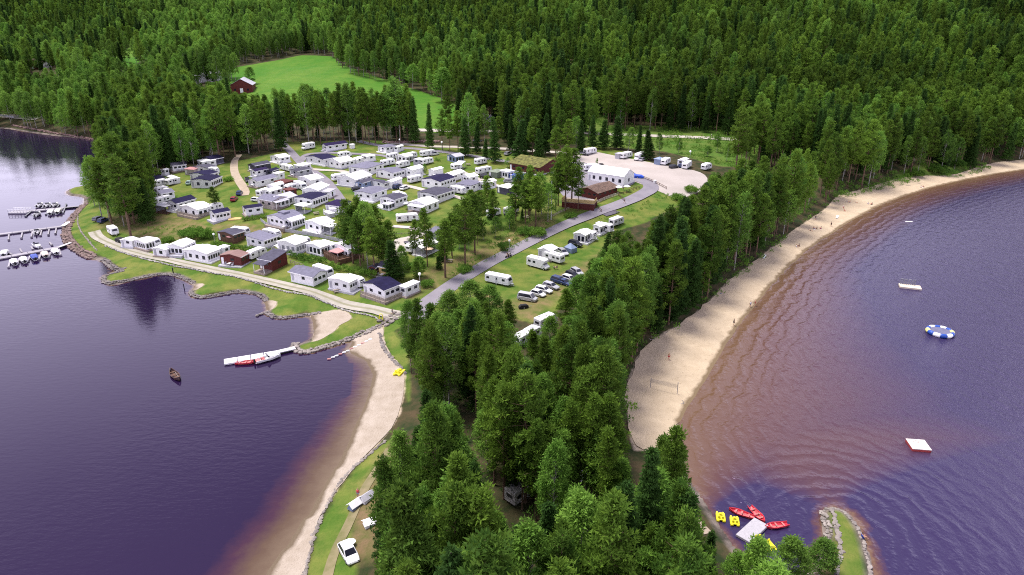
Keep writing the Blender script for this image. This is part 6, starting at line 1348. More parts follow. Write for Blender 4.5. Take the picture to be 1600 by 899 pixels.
# power pole like stone poles near water
def bush(u, v, r, h, label, kind='birch', name='bush', flat=.7):
    P = at(u, v); g = np.random.default_rng(int(u * 7 + v)); k = max(6, int(r * r * 5)); a = g.random(k) * 6.28; rr = r * np.sqrt(g.random(k)) * .8
    C = np.stack([np.cos(a) * rr, np.sin(a) * rr, h * (.25 + .55 * g.random(k) * np.sqrt(np.maximum(0.05, 1 - (rr / r) ** 2)))], 1)
    V, val = leaves(C, np.full(k, .75), 46, .42, g, .5, .8); t = empty(name, P); tag(t, label, 'bush', 'bushes of the camp')
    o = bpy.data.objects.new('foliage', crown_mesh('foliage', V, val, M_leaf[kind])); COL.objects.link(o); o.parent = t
    q = MB()
    for j in range(4): q.tube((0, 0, -.1), (C[j][0] * .5, C[j][1] * .5, C[j][2]), .05, .02, 4)
    q.build('stem', M_bark_s, t)
def hedge(pts, wd, h, label, kind='birch'):
    P = np.array([tuple(at(*p))[:2] for p in pts]); P = resample(P, .7); c = P.mean(0); z0 = hz(*c); g = np.random.default_rng(len(P)); C = []
    for p in P:
        zb = hz(*p) - z0
        for _ in range(3): C.append((p[0] - c[0] + g.normal() * wd * .3, p[1] - c[1] + g.normal() * wd * .3, zb + h * g.uniform(.25, .85)))
    C = np.array(C); V, val = leaves(C, np.full(len(C), .6), 34, .36, g, .6, .8)
    o = bpy.data.objects.new('hedge', crown_mesh('hedge', V, val, M_leaf[kind])); COL.objects.link(o); o.location = (c[0], c[1], z0); tag(o, label, 'hedge')
hedge([zz('C', 30, 540), zz('C', 150, 560), zz('C', 300, 575), zz('C', 450, 600), zz('C', 600, 620)], 1.2, 1.6, 'green hedge between the lakeside row and the brown cabin')
hedge([zz('C', 860, 660), zz('C', 1000, 690), zz('C', 1150, 720), zz('C', 1270, 735)], 1.6, 2.0, 'thick green hedge behind the grey-roofed veranda cabin')
hedge([zz('E', 520, 210), zz('E', 640, 240), zz('E', 760, 260), zz('E', 900, 290), zz('E', 1050, 330)], 1.6, 2.2, 'green hedge behind the square white cabin')
hedge([zz('C', 360, 260), zz('C', 480, 235), zz('C', 620, 215)], 1.0, 1.2, 'low hedge at the terrace edge below the navy-roof-panel cabin')
hedge([zz('D', 1370, 560), zz('D', 1480, 575)], 1.2, 1.5, 'short hedge behind the third lakeside awning')
for (u, v, r, h, lab) in ((292, 371, 3.0, 3.2, 'left one of the round green bushes on the brown slope'), (307, 372, 3.6, 3.8, 'middle one of the round green bushes on the brown slope'), (323, 372, 3.2, 3.4, 'right one of the round green bushes on the brown slope'),
    (789, 392, 2.2, 3.2, 'dark round bush beside the road lamp near the cyclists'), (820, 366, 3.2, 2.4, 'wide green bush at the foot of the road clump pines, left'), (838, 368, 3.4, 2.6, 'wide green bush at the foot of the road clump pines, right'),
    (726, 424, 2.6, 1.4, 'low dark bush around the pale pine trunk'), (605, 318, 1.2, 1.4, 'small bush beside the furnished deck'), (683, 252, 1.2, 1.3, 'small round shrub behind the grey awning'), (357, 283, 2.2, 1.8, 'green bush left of the winding gravel path'),
    (722, 340, 3, 2.4, 'green bush on the bank below the empty lawn, left'), (708, 352, 3, 2.2, 'green bush on the bank below the empty lawn, right'), (262, 378, 2, 1.4, 'scrubby bush on the brown slope'),
    (892, 340, 2.2, 1.4, 'green bush below the terrace'), (1080, 300, 3, 2.4, 'bush at the gravel lot corner'), (1058, 312, 3, 2.2, 'bush beside the rough slope right of the road bend'),
    (1492, 262, 5, 4.5, 'bright green bush mass behind the beach, left'), (1462, 270, 5, 4.5, 'bright green bush mass behind the beach, middle'), (1430, 276, 4, 4, 'bright green bush mass behind the beach, right of the pines'),
    (640, 420, 1.6, 1.8, 'small shrub below the gravel path'), (668, 448, 2.0, 2.0, 'shrub at the foot of the round bushy tree')):
    bush(u, v, r, h, lab)
# rough growth in the meadows and on the banks: nobody could count it
def growth(name, polys, dens, hgt, label, kind, size=.5, per=26, rad=.55):
    pts = []
    for p in polys:
        lo, hi = p.min(0), p.max(0); k = int((hi[0] - lo[0]) * (hi[1] - lo[1]) * dens); q = np.stack([rng.uniform(lo[0], hi[0], k), rng.uniform(lo[1], hi[1], k)], 1)
        q = q[(sdist(q[:, 0], q[:, 1], p) > .5) & (vnoise(q[:, 0], q[:, 1], 9, 5) > -.12)]; pts.append(q)
    q = np.concatenate(pts); z = height(q[:, 0], q[:, 1]); C = np.stack([q[:, 0], q[:, 1], z + hgt * rng.random(len(q))], 1)
    V, val = leaves(C, np.full(len(C), rad), per, size, rng, .8, .6); me = crown_mesh(name, V, val, M_leaf[kind]); o = bpy.data.objects.new(name, me); COL.objects.link(o); tag(o, label, kind='stuff')
growth('undergrowth', MEADOW[:2], .26, .9, 'rough bright green growth on the meadow beside the country road', 'birch', .6, 16, 1.1)
growth('undergrowth', [poly([(235, 350, 4), (300, 352, 4), (335, 362, 3.5), (330, 376, 3), (215, 368, 3)]), poly([(410, 350, 5), (470, 370, 4), (600, 385, 4), (600, 395, 3.5), (500, 382, 4), (420, 368, 4)])], .25, .4, 'scrubby growth on the brown slope between the camp rows', 'birch', .4, 14, .5)
growth('undergrowth', [poly([(690, 430, 3), (740, 395, 4), (800, 350, 5), (860, 345, 5), (875, 352, 5), (800, 392, 4), (700, 440, 3)])], .35, .6, 'shrubby growth on the bank above the asphalt road', 'birch', .4, 16, .6)
growth('undergrowth', [poly([(680, 478, 2.6), (720, 448, 3), (735, 460, 3), (700, 486, 2.6)]), poly([(735, 452, 3), (780, 425, 3.3), (850, 385, 4.2), (905, 355, 5), (900, 362, 4.8), (850, 392, 4), (760, 448, 3.1)]), poly([(925, 350, 5), (990, 325, 7), (1035, 300, 8.5), (1060, 305, 8), (1010, 335, 6), (960, 355, 4.6)])], .2, .4, 'tall weeds along the meadow side of the asphalt road', 'birch', .4, 14, .5)
# forest floor ferns in the spit wood
growth('undergrowth', [poly([(620, 560), (660, 500), (800, 520), (900, 520), (980, 600), (980, 700), (1060, 800), (1120, 900), (1100, 1100), (600, 1100), (570, 880), (580, 780), (640, 680)])], .07, .3, 'low green growth on the floor of the spit wood', 'spruce', .5, 12, .7)

_e = [(1003, 560), (1018, 535), (1050, 531), (1085, 502), (1110, 474), (1135, 449), (1165, 424), (1200, 399), (1240, 364), (1290, 329), (1315, 310), (1400, 289), (1440, 282), (1500, 276), (1550, 260)]
growth('shrub_layer', [poly([(a, b_, 2) for a, b_ in _e] + [(a - 34, b_ - 14, 3) for a, b_ in reversed(_e)])], .16, 2.2, 'low shrubs filling the foot of the wood along the bathing beach', 'birch', .5, 40, 1.0)
growth('shrub_layer', [poly([(655, 520), (700, 500), (780, 530), (860, 530), (960, 560), (985, 640), (1010, 700), (1070, 780), (1105, 850), (1080, 1100), (620, 1100), (575, 930), (585, 800), (650, 690)])], .11, 3.0, 'leafy shrubs between the trunks of the spit wood', 'birch', .42, 60, 1.25)
# ================================================================== boats, docks and things on the water
def hull(mb, L, B, D, ends=.0, n_=11, tr=.55, inner=True):
    outer = []; inn = []
    for i in range(n_):
        s = i / (n_ - 1); x = -L / 2 + L * s; wd = B / 2 * (tr + (1 - tr) * math.sin(math.pi * min(1, s * 1.25 + .0) * .5)) if s < .55 else B / 2 * max(.03, math.cos((s - .55) / .45 * math.pi / 2) ** .8)
        if tr < .2: wd = B / 2 * max(.03, math.sin(math.pi * (.02 + .96 * s)) ** .75)
        zr = D + ends * (abs(2 * s - 1) ** 3) + .12 * s * s; zk = -.12 + .12 * max(0, (s - .75) / .25) + (ends * .3 * abs(2 * s - 1) ** 4)
        outer.append([(x, -wd, zr), (x, -wd * .86, zr * .35), (x, 0, zk), (x, wd * .86, zr * .35), (x, wd, zr)])
        w2 = max(.02, wd - .07); inn.append([(x * .97, w2, zr), (x * .97, w2 * .8, zr * .42), (x * .97, 0, max(.04, zk + .1)), (x * .97, -w2 * .8, zr * .42), (x * .97, -w2, zr)])
    v = []; f = []
    for o_, i_ in zip(outer, inn): v += o_ + i_
    for s in range(n_ - 1):
        for j in range(10): k = (j + 1) % 10; f.append((s * 10 + j, s * 10 + k, s * 10 + 10 + k, s * 10 + 10 + j))
    f += [tuple(range(9, -1, -1)), tuple(range((n_ - 1) * 10, n_ * 10))]
    return mb.add(v, f)
def make_rowboat(L, B, mat, matin, dbl=False):
    t = empty('rowing_boat'); hull(MB(), L, B, .45, .45 if dbl else .1, tr=.1 if dbl else .6).build('hull', mat, t)
    MB().box(-L * .36, L * .3, -B * .3, B * .3, .05, .1).build('floor_board', matin, t)
    for x in (-L * .28, 0, L * .22): MB().box(x - .14, x + .14, -B * .43 if abs(x) < .1 else -B * .36, B * .43 if abs(x) < .1 else B * .36, .34, .39).build('thwart', matin, t)
    MB().tube((-L * .2, B * .2, .5), (L * .3, B * .12, .5), .03).build('oar', M_wood, t)
    return t
def make_motorboat(L, cover):
    t = empty('motor_boat'); B = L * .38; hull(MB(), L, B, .75, .05, tr=.8).build('hull', M_white, t)
    MB().prism([(.02 * L, .72), (.42 * L, .78), (.30 * L, .98), (.04 * L, 1.02)], -B * .3, B * .3, 'y').build('foredeck', M_white, t)
    MB().prism([(-.02 * L, .95), (.06 * L, .95), (-.01 * L, 1.4), (-.05 * L, 1.4)], -B * .36, B * .36, 'y').build('windscreen', M_dark, t)
    for y in (-.4, .4): MB().box(-L * .25, -L * .12, y - .25, y + .25, .3, .8, .05).build('seat', cover, t)
    MB().box(-L * .48, -L * .3, -B * .36, B * .36, .3, .62, .04).build('bench', cover, t)
    MB().box(-L * .5 - .3, -L * .5, -.2, .2, .2, 1.1, .06).build('outboard_motor', M_black, t); return t
def make_covered(L, cover):
    t = empty('covered_boat'); B = L * .4; hull(MB(), L, B, .75, .05, tr=.8).build('hull', M_white, t)
    loft(MB(), [(-L * .47, B * .38, .7, .95), (-L * .3, B * .44, .7, 1.45), (0, B * .45, .72, 1.5), (L * .2, B * .38, .75, 1.2), (L * .42, B * .14, .8, .95)], .2).build('cover', cover, t)
    MB().box(-L * .5 - .3, -L * .5, -.2, .2, .2, 1.1, .06).build('outboard_motor', M_black, t); return t
def boat(k, x1, y1, x2, y2, key, make, label, name, cat, group=None, L=None, z=0.0, scl=1.0):
    A = W(*zz(k, x1, y1), 0.3); B = W(*zz(k, x2, y2), 0.3); rz = math.atan2(B[1] - A[1], B[0] - A[0]); t = get_tpl(key, make); t.name = name
    return put(t, ((A[0] + B[0]) / 2, (A[1] + B[1]) / 2, z), rz, label, cat, group, scl)
RB = lambda: make_rowboat(4.3, 1.5, M_boatred, M_boatin)
boat('T', 565, 352, 430, 305, 'rb', RB, 'red rowing boat pointing left beyond the grey dock', 'rowing_boat', 'rowing boat', 'red rowing boats at the grey dock', scl=.86)
boat('T', 570, 295, 645, 375, 'rb', RB, 'red rowing boat at the head of the grey dock', 'rowing_boat', 'rowing boat', 'red rowing boats at the grey dock', scl=.86)
boat('T', 815, 405, 680, 425, 'rb', RB, 'red rowing boat lying to the right of the grey dock', 'rowing_boat', 'rowing boat', 'red rowing boats at the grey dock', scl=.86)
boat('Q', 200, 460, 312, 452, 'rb', RB, 'red rowing boat alongside the long white dock', 'rowing_boat', 'rowing boat', 'red rowing boats at the grey dock')
boat('Q', 350, 450, 490, 410, 'mb', lambda: make_motorboat(5.4, M_boatin), 'white motor boat with red seats at the long white dock', 'motor_boat', 'motor boat', 'motor boats')
M_vik = plain('tarred_wood', (.06, .03, .03), .6, vary=.3, scale=2)
boat('U', 264, 575, 283, 598, 'vk', lambda: make_rowboat(5.6, 1.7, M_vik, M_brown, True), 'dark tarred double-ended boat alone on the left lake', 'wooden_boat', 'boat')
def make_pedal():
    t = empty('pedal_boat')
    for s in (-1, 1): loft(MB(), [(-1.4, .2, .05, .35), (-1.2, .33, -.1, .5), (.9, .33, -.1, .5), (1.5, .18, .1, .4)], .1).build('float', M_yellow, t).location = (0, s * .62, 0)
    MB().box(-1.2, 1.0, -.5, .5, .3, .46, .05).build('deck', M_yellow, t)
    for s in (-1, 1):
        q = MB().box(-.75, -.25, s * .38 - .25, s * .38 + .25, .46, .68, .06).box(-.95, -.75, s * .38 - .25, s * .38 + .25, .46, 1.15, .06).build('seat', M_yellow, t)
    MB().box(.35, .85, -.28, .28, .46, .85, .1).build('paddle_box', M_yellow, t); MB().tube((.2, -.45, .5), (.2, .45, .5), .05).build('pedal', M_black, t); return t
for k, a_, lab, z in (('T', (350, 370, 345, 335), 'left yellow pedal boat beside the wood', 0), ('T', (450, 400, 445, 365), 'yellow pedal boat left of the grey dock', 0), ('T', (610, 500, 640, 550), 'yellow pedal boat right of the grey dock', 0), ('T', (680, 540, 710, 575), 'yellow pedal boat half hidden by trees right of the dock', 0)):
    boat(k, *a_, 'pb', make_pedal, lab, 'pedal_boat', 'pedal boat', 'yellow pedal boats', z=.05, scl=.68)
P = az('Q', 1390, 540); put(get_tpl('pb', make_pedal), (P.x, P.y, P.z + .12), R(70), 'yellow pedal boat pulled up on the lagoon beach', 'pedal boat', 'yellow pedal boats', .9)
def slab_dock(name, k, pts, wd, mat, label, z=.45, th=.35, cat='dock', sections=False):
    P = np.array([W(*zz(k, *p), z) for p in pts]); c = P.mean(0); t = empty(name, (c[0], c[1], 0)); tag(t, label, cat)
    for i in range(len(P) - 1):
        a = P[i] - c; b_ = P[i + 1] - c; L_ = np.hypot(*(b_ - a)); d = (b_ - a) / L_; n_ = 4 if sections else 1
        for j in range(n_):
            q = MB().box(-L_ / 2 / n_ + .06, L_ / 2 / n_ - .06, -wd / 2, wd / 2, z - th, z, .04).build('deck_section' if sections else 'deck', mat, t)
            m_ = a + (b_ - a) * (j + .5) / n_; q.location = (m_[0], m_[1], 0); q.rotation_euler = (0, 0, math.atan2(d[1], d[0]))
            MB().box(-L_ / 2 / n_ + .2, L_ / 2 / n_ - .2, -wd / 2 + .15, wd / 2 - .15, -.3, z - th, 0).build('float', M_black, q)
    return t
M_dockg = plain('grey_dock_boards', (.38, .36, .4), .7, vary=.12, scale=4); M_dockw = plain('white_dock_boards', (.62, .6, .63), .6, vary=.08)
slab_dock('dock', 'T', [(505, 510), (640, 385)], 2.2, M_dockg, 'wide grey dock where the red rowing boats are tied')
d = slab_dock('dock', 'Q', [(92, 450), (485, 385)], 2.4, M_dockw, 'long white floating dock reaching into the left lake', sections=True)
slab_dock('gangway', 'Q', [(480, 378), (622, 345)], 1.3, M_dockw, 'white gangway from the grassy tongue to the long dock', .6, .2, 'gangway')
# marina
M_dockm = plain('marina_boards', (.3, .28, .32), .8, vary=.15, scale=4)
slab_dock('dock', 'M', [(290, 205), (690, 172)], 2.2, M_dockm, 'marina dock nearest the open lake, with the railed raft', sections=True)
slab_dock('dock', 'M', [(-60, 462), (680, 368)], 1.8, M_dockm, 'middle marina dock with long fingers', sections=True)
slab_dock('dock', 'M', [(-60, 722), (640, 595)], 2.2, M_dockm, 'front marina dock with the covered boats', sections=True)
slab_dock('gangway', 'M', [(640, 592), (765, 545)], 1.0, M_dockw, 'narrow gangway to the front marina dock', .7, .15, 'gangway')
slab_dock('gangway', 'M', [(675, 368), (745, 320)], 1.4, M_dockw, 'short ramp to the middle marina dock', .7, .15, 'gangway')
slab_dock('gangway', 'M', [(690, 168), (860, 152)], 1.0, M_dockm, 'gangway to the marina dock nearest the open lake', .6, .15, 'gangway')
for pts, dock in (([(95, 458, 92, 515), (240, 440, 228, 495), (350, 425, 338, 485), (448, 412, 436, 468), (530, 400, 520, 462), (608, 388, 597, 448)], 'middle'),
                  ([(110, 735, 90, 810), (60, 640, 130, 672), (215, 612, 238, 652), (335, 590, 355, 620), (425, 565, 445, 600), (532, 540, 560, 572), (210, 715, 190, 770), (325, 690, 300, 745), (440, 670, 420, 725), (545, 650, 530, 700), (640, 620, 655, 680)], 'front'),
                  ([(340, 205, 250, 280), (440, 195, 340, 270), (520, 190, 490, 250), (590, 185, 580, 240), (700, 175, 680, 225), (450, 175, 480, 140), (540, 165, 560, 140), (620, 160, 640, 135), (700, 165, 715, 130)], 'outer')):
    for i, (x1, y1, x2, y2) in enumerate(pts):
        A = W(*zz('M', x1, y1), .35); B = W(*zz('M', x2, y2), .35); L_ = min(math.hypot(B[0] - A[0], B[1] - A[1]), 7.5)
        q = MB().box(0, L_, -.22, .22, .15, .4, .03); q.box(L_ - .5, L_, -.35, .35, -.2, .5, .08); o = q.build('mooring_finger', M_dockm if dock != 'outer' else M_skirt); o.location = (A[0], A[1], 0); o.rotation_euler = (0, 0, math.atan2(B[1] - A[1], B[0] - A[0]))
        tag(o, f'floating mooring finger of the {dock} marina dock', 'mooring finger', f'mooring fingers of the {dock} dock')
CO = lambda m_: (lambda: make_covered(5.0, m_)); MW = lambda: make_motorboat(5.2, M_lgrey)
boat('M', 170, 790, 130, 735, 'cw', CO(M_canvas), 'covered white boat, leftmost below the front marina dock', 'covered_boat', 'boat', 'boats of the marina')
boat('M', 275, 770, 230, 710, 'cw', CO(M_canvas), 'covered white boat, second from left below the front dock', 'covered_boat', 'boat', 'boats of the marina')
boat('M', 390, 740, 345, 685, 'cb', CO(M_blue), 'boat with navy blue cover below the front dock', 'covered_boat', 'boat', 'boats of the marina')
boat('M', 505, 710, 460, 655, 'cp', CO(plain('beige_cover', (.6, .5, .45), .8)), 'boat with beige cover right of the navy-covered one', 'covered_boat', 'boat', 'boats of the marina')
boat('M', 620, 680, 570, 625, 'cw', CO(M_canvas), 'covered white boat, rightmost below the front marina dock', 'covered_boat', 'boat', 'boats of the marina')
boat('M', 40, 690, 75, 640, 'cw', CO(M_canvas), 'covered white boat above the front dock at the picture edge', 'covered_boat', 'boat', 'boats of the marina')
boat('M', 375, 570, 420, 605, 'mw', MW, 'open white motor boat above the front dock', 'motor_boat', 'motor boat', 'boats of the marina')
boat('M', 385, 460, 415, 410, 'mw', MW, 'white motor boat tied to the middle dock', 'motor_boat', 'motor boat', 'boats of the marina')
boat('M', 535, 245, 575, 205, 'cw', CO(M_canvas), 'covered white boat below the outer dock', 'covered_boat', 'boat', 'boats of the marina')
boat('M', 610, 240, 665, 190, 'cc', CO(M_cream), 'cream-covered boat at the right of the outer dock', 'covered_boat', 'boat', 'boats of the marina')
boat('M', 375, 265, 430, 225, 'mw', MW, 'grey-seated motor boat below the outer dock', 'motor_boat', 'motor boat', 'boats of the marina')
boat('M', 395, 165, 465, 125, 'mw', MW, 'white motor boat above the outer dock, left', 'motor_boat', 'motor boat', 'boats of the marina')
boat('M', 480, 165, 545, 125, 'mw', MW, 'white motor boat above the outer dock, middle', 'motor_boat', 'motor boat', 'boats of the marina')
boat('M', 565, 160, 620, 130, 'mw', MW, 'white motor boat above the outer dock, right', 'motor_boat', 'motor boat', 'boats of the marina')
X0, Y0 = W(*zz('M', 218, 215), .4); t = empty('railed_raft', (X0, Y0, 0), R(3)); tag(t, 'floating raft with white railing at the end of the outer dock', 'raft')
MB().box(-3.4, 3.4, -1.8, 1.8, -.2, .5, .05).build('deck', M_dockm, t); q = MB()
for x in np.linspace(-3.3, 3.3, 7): q.box(x - .07, x + .07, -1.75, -1.65, .5, 1.6); q.box(x - .07, x + .07, 1.65, 1.75, .5, 1.6)
for y in (-1.7, 1.7): q.box(-3.35, 3.35, y - .07, y + .07, 1.5, 1.65); q.box(-3.35, 3.35, y - .05, y + .05, 1.0, 1.1)
q.build('railing', M_white, t)
# bathing rafts and trampoline
X0, Y0 = W(1422, 448, .3); t = empty('bathing_raft', (X0, Y0, 0), R(-20)); tag(t, 'pale bathing raft with tall ladder rails far out on the right lake', 'raft')
MB().box(-2.6, 2.6, -1.3, 1.3, -.2, .45, .05).build('deck', plain('raft_boards', (.55, .47, .38), .7), t)
for i, x in enumerate((-2.2, -1.3, -.3, .7)):
    MB().tube((x, 1.0, .4), (x, 1.0, 1.9), .12, n=6).tube((x, 1.0, 1.9), (x + .5, 1.0, 1.9), .11, n=6).tube((x + .5, 1.0, 1.9), (x + .5, 1.0, .4), .11, n=6).build('ladder_rail', M_skirt, t)
X0, Y0 = W(1435, 696, .3); t = empty('bathing_raft', (X0, Y0, 0), R(-8)); tag(t, 'square white-topped bathing raft with red side near the breakwater', 'raft')
MB().box(-1.5, 1.5, -1.5, 1.5, .0, .42, .03).build('float', plain('red_side', (.3, .04, .04), .6), t); MB().box(-1.52, 1.52, -1.52, 1.52, .42, .52, .02).build('deck', plain('raft_white', (.62, .56, .54), .7), t)
q = MB()
for a in range(5): q.tube((.35 * math.cos(a * 1.26), .8 + .35 * math.sin(a * 1.26), .54), (.35 * math.cos(a * 1.26 + 1.26), .8 + .35 * math.sin(a * 1.26 + 1.26), .54), .03, n=5)
q.tube((-.8, .9, .54), (-.5, .6, .54), .03, n=5).build('rope', M_wood, t)
X0, Y0 = W(1469, 518, .5); t = empty('water_trampoline', (X0, Y0, 0), 0); tag(t, 'round inflatable water trampoline in blue, white and yellow', 'trampoline')
rad, tr_ = 2.5, .52
for i in range(12):
    q = MB(); a0, a1 = i / 12 * 6.2832, (i + 1) / 12 * 6.2832; v = []; f = []
    for ja in range(5):
        a = a0 + (a1 - a0) * ja / 4; bl = tr_ * (1.0 - .04 * abs(ja - 2))
        for jb in range(12): p = jb / 12 * 6.2832; v.append(((rad + bl * math.cos(p)) * math.cos(a), (rad + bl * math.cos(p)) * math.sin(a), .45 + bl * math.sin(p)))
    for ja in range(4):
        for jb in range(12): k = (jb + 1) % 12; f.append((ja * 12 + jb, ja * 12 + k, ja * 12 + 12 + k, ja * 12 + 12 + jb))
    f += [tuple(range(12)), tuple(range(59, 47, -1))]
    q.add(v, f).build('tube_segment', (None, M_white, None, M_lampwhite, None, plain('pale_yellow', (.75, .72, .25), .4))[i % 6] or plain('royal_blue', (.02, .07, .35), .35), t, True)
MB().lathe([(2.3, .66), (2.3, .7), (.01, .62)], n=24).build('jumping_mat', plain('grey_mat', (.12, .12, .2), .7), t)
# float line, marker posts
for i, s in enumerate(np.linspace(0, 1, 12)):
    x, y = zz('Q', 872 + (1175 - 872) * s, 432 + (298 - 432) * s); X0, Y0 = W(x, y, .1); z = max(.0, hz(X0, Y0)); o = MB().lathe([(.02, -.42), (.2, -.38), (.22, 0), (.2, .38), (.02, .42)], n=8).build('mooring_float', M_canvas if i % 3 else M_pink); o.location = (X0, Y0, z + .1); o.rotation_euler = (R(90), 0, R(-70)); tag(o, 'one of the pale floats of the line beside the long dock', 'float', 'floats of the pale float line')
def post(u, v, h, r, mat, label, name='marker_post', cat='post'):
    P = at(u, v); o = MB().lathe([(r, -.6), (r, h), (r * .8, h + .05)], n=8).build(name, mat); o.location = P; tag(o, label, cat)
post(271, 428, 1.8, .16, M_black, 'dark post standing on the first grassy point'); post(288, 452, 1.4, .12, M_black, 'dark marker post standing in the calm water'); 
x0, y0 = W(596, 503, .2); t = empty('life_ring_stand', at(596, 502)); tag(t, 'yellow oval hoop standing at the end of the stone kerb', 'hoop'); q = MB()
for i in range(16):
    a, b_ = i / 16 * 6.2832, (i + 1) / 16 * 6.2832; q.tube((.42 * math.cos(a), 0, 1.0 + .9 * math.sin(a)), (.42 * math.cos(b_), 0, 1.0 + .9 * math.sin(b_)), .09, n=6)
q.build('hoop', M_yellow, t)
# covered things and small camp objects
def tarp(u, v, a, b_, h, rz, mat, label, name='covered_trailer', cat='trailer'):
    P = at(u, v); t = empty(name, P, R(rz)); tag(t, label, cat); loft(MB(), [(-a / 2, b_ * .38, .1, h * .7), (-a * .3, b_ / 2, .02, h), (a * .25, b_ / 2, .02, h * .95), (a / 2, b_ * .36, .1, h * .6)], .2).build('cover', mat, t)
    MB().tube((a / 2 - .1, 0, .35), (a / 2 + .9, 0, .35), .05, n=6).build('drawbar', M_metal, t)
    for s in (-1, 1): wheel(t, 0, s * (b_ / 2 + .05), .28, .16)
tarp(189, 378, 4.0, 2.0, 1.3, -30, M_black, 'black covered trailer between the small caravan and the awnings')
for u, v, lab in ((973, 270, 'left one of three blue covered trailers beside the marquee'), (984, 274, 'middle one of three blue covered trailers beside the marquee'), (997, 278, 'right one of three blue covered trailers beside the marquee')): tarp(u, v, 4.2, 2.0, 1.2, -20, plain('bright_blue_cover', (.02, .08, .5), .5), lab)
tarp(818, 482, 2.4, .9, 1.1, 20, M_black, 'dark motorcycle-sized covered bike in the shade of the lower meadow', 'covered_bike', 'bike')
P = az('G', 1005, 470); o = MB().lathe([(.5, 0), (.6, .2), (.6, 1.0), (.5, 1.15)], n=14).build('white_barrel', M_white); o.location = P; tag(o, 'white barrel at the fence of the gravel lot', 'barrel')
def sofa_table(k, x, y, label, rz=0):
    t = get_tpl('picnic', make_picnic); t.name = 'picnic_table'; put(t, az(k, x, y), R(rz), label, 'picnic table', 'picnic tables')
def make_picnic():
    t = empty('picnic_table'); MB().box(-.9, .9, -.4, .4, .7, .76).build('table_top', M_wood, t)
    for s in (-1, 1): MB().box(-.9, .9, s * .75 - .13, s * .75 + .13, .42, .47).build('bench', M_wood, t)
    for x in (-.7, .7): MB().box(x - .05, x + .05, -.8, .8, .34, .42).tube((x, -.6, 0), (x, -.25, .7), .05, n=5).tube((x, .6, 0), (x, .25, .7), .05, n=5).build('trestle', M_wood, t)
    return t
for k, x, y, lab in (('C', 1180, 180, 'picnic table on the white walled terrace'), ('S', 1310, 715, 'picnic table below the pale pine trunk'), ('F', 880, 800, 'picnic table on the bank under the road clump pines'), ('B', 1080, 790, 'picnic table on the furnished deck of mid camp'), ('N', 945, 350, 'picnic table between two round caravans'), ('D', 930, 650, 'picnic table on the sunlit lakeside deck'), ('E', 620, 480, 'dark garden table in front of the square white cabin'), ('C', 470, 550, 'garden table under the white gazebo of the second row')): sofa_table(k, x, y, lab, random.uniform(-40, 40))
def parasol(k, x, y, r, mat, label):
    t = empty('parasol', az(k, x, y)); tag(t, label, 'parasol', 'parasols of the camp'); MB().tube((0, 0, 0), (0, 0, 2.4), .04, n=6).build('pole', M_wood, t); MB().lathe([(r, 2.0), (r * .98, 2.08), (.05, 2.6), (.02, 2.62)], n=8).build('canopy', mat, t)
parasol('C', 240, 495, 1.6, M_pink, 'pale pink parasol before the leftmost brown cabin of the second row'); parasol('S', 1080, 640, 1.5, plain('tan_canvas', (.55, .4, .28), .8), 'tan parasol beside the grey-walled awning'); parasol('N', 265, 840, 1.4, M_lgrey, 'grey parasol on the porch beside the empty lawn')
parasol('C', 1390, 175, 1.7, M_canvas, 'round white parasol on the walled terrace'); parasol('G', 655, 560, 1.3, M_canvas, 'white parasol at the marquee corner'); parasol('G', 735, 555, 1.2, M_canvas, 'white parasol right of the marquee steps')
def make_gtable():
    t = empty('garden_table'); MB().box(-.55, .55, -.4, .4, .68, .74, .02).build('table_top', M_white, t)
    for x in (-.45, .45):
        for y in (-.3, .3): MB().box(x - .03, x + .03, y - .03, y + .03, 0, .68).build('leg', M_lgrey, t)
    return t
def make_gchair():
    t = empty('garden_chair'); MB().box(-.26, .26, -.26, .26, .4, .46, .02).build('seat', M_lgrey, t); MB().box(-.26, .26, .22, .28, .46, .98, .02).build('backrest', M_lgrey, t)
    for x in (-.22, .22):
        for y in (-.22, .22): MB().box(x - .02, x + .02, y - .02, y + .02, 0, .4).build('leg', M_lgrey, t)
    return t
for c_, x_, y_, h_, lab_ in FURN:
    if len(lab_.split()) > 12: continue
    th = c_.rotation_euler.z; q = Matrix.Rotation(th, 3, 'Z'); Lw = Vector(c_.location)
    if c_.name.startswith(('sod', 'recep')): continue
    p = Lw + q @ Vector((x_, y_, h_)); put(get_tpl('gt', make_gtable), p, th, 'garden table at the ' + lab_, 'garden table', 'garden tables on the decks').name = 'garden_table'
    for sg in (-1, 1):
        al = Vector((0, 1, 0)) if abs(x_) > .1 and abs(y_) < .1 else Vector((1, 0, 0)); p2 = Lw + q @ (Vector((x_, y_, h_)) + al * sg * .95)
        put(get_tpl('gc', make_gchair), p2, th + (math.pi / 2 * -sg if al.x else (0 if sg > 0 else math.pi)), 'garden chair at the ' + lab_, 'garden chair', 'garden chairs on the decks').name = 'garden_chair'
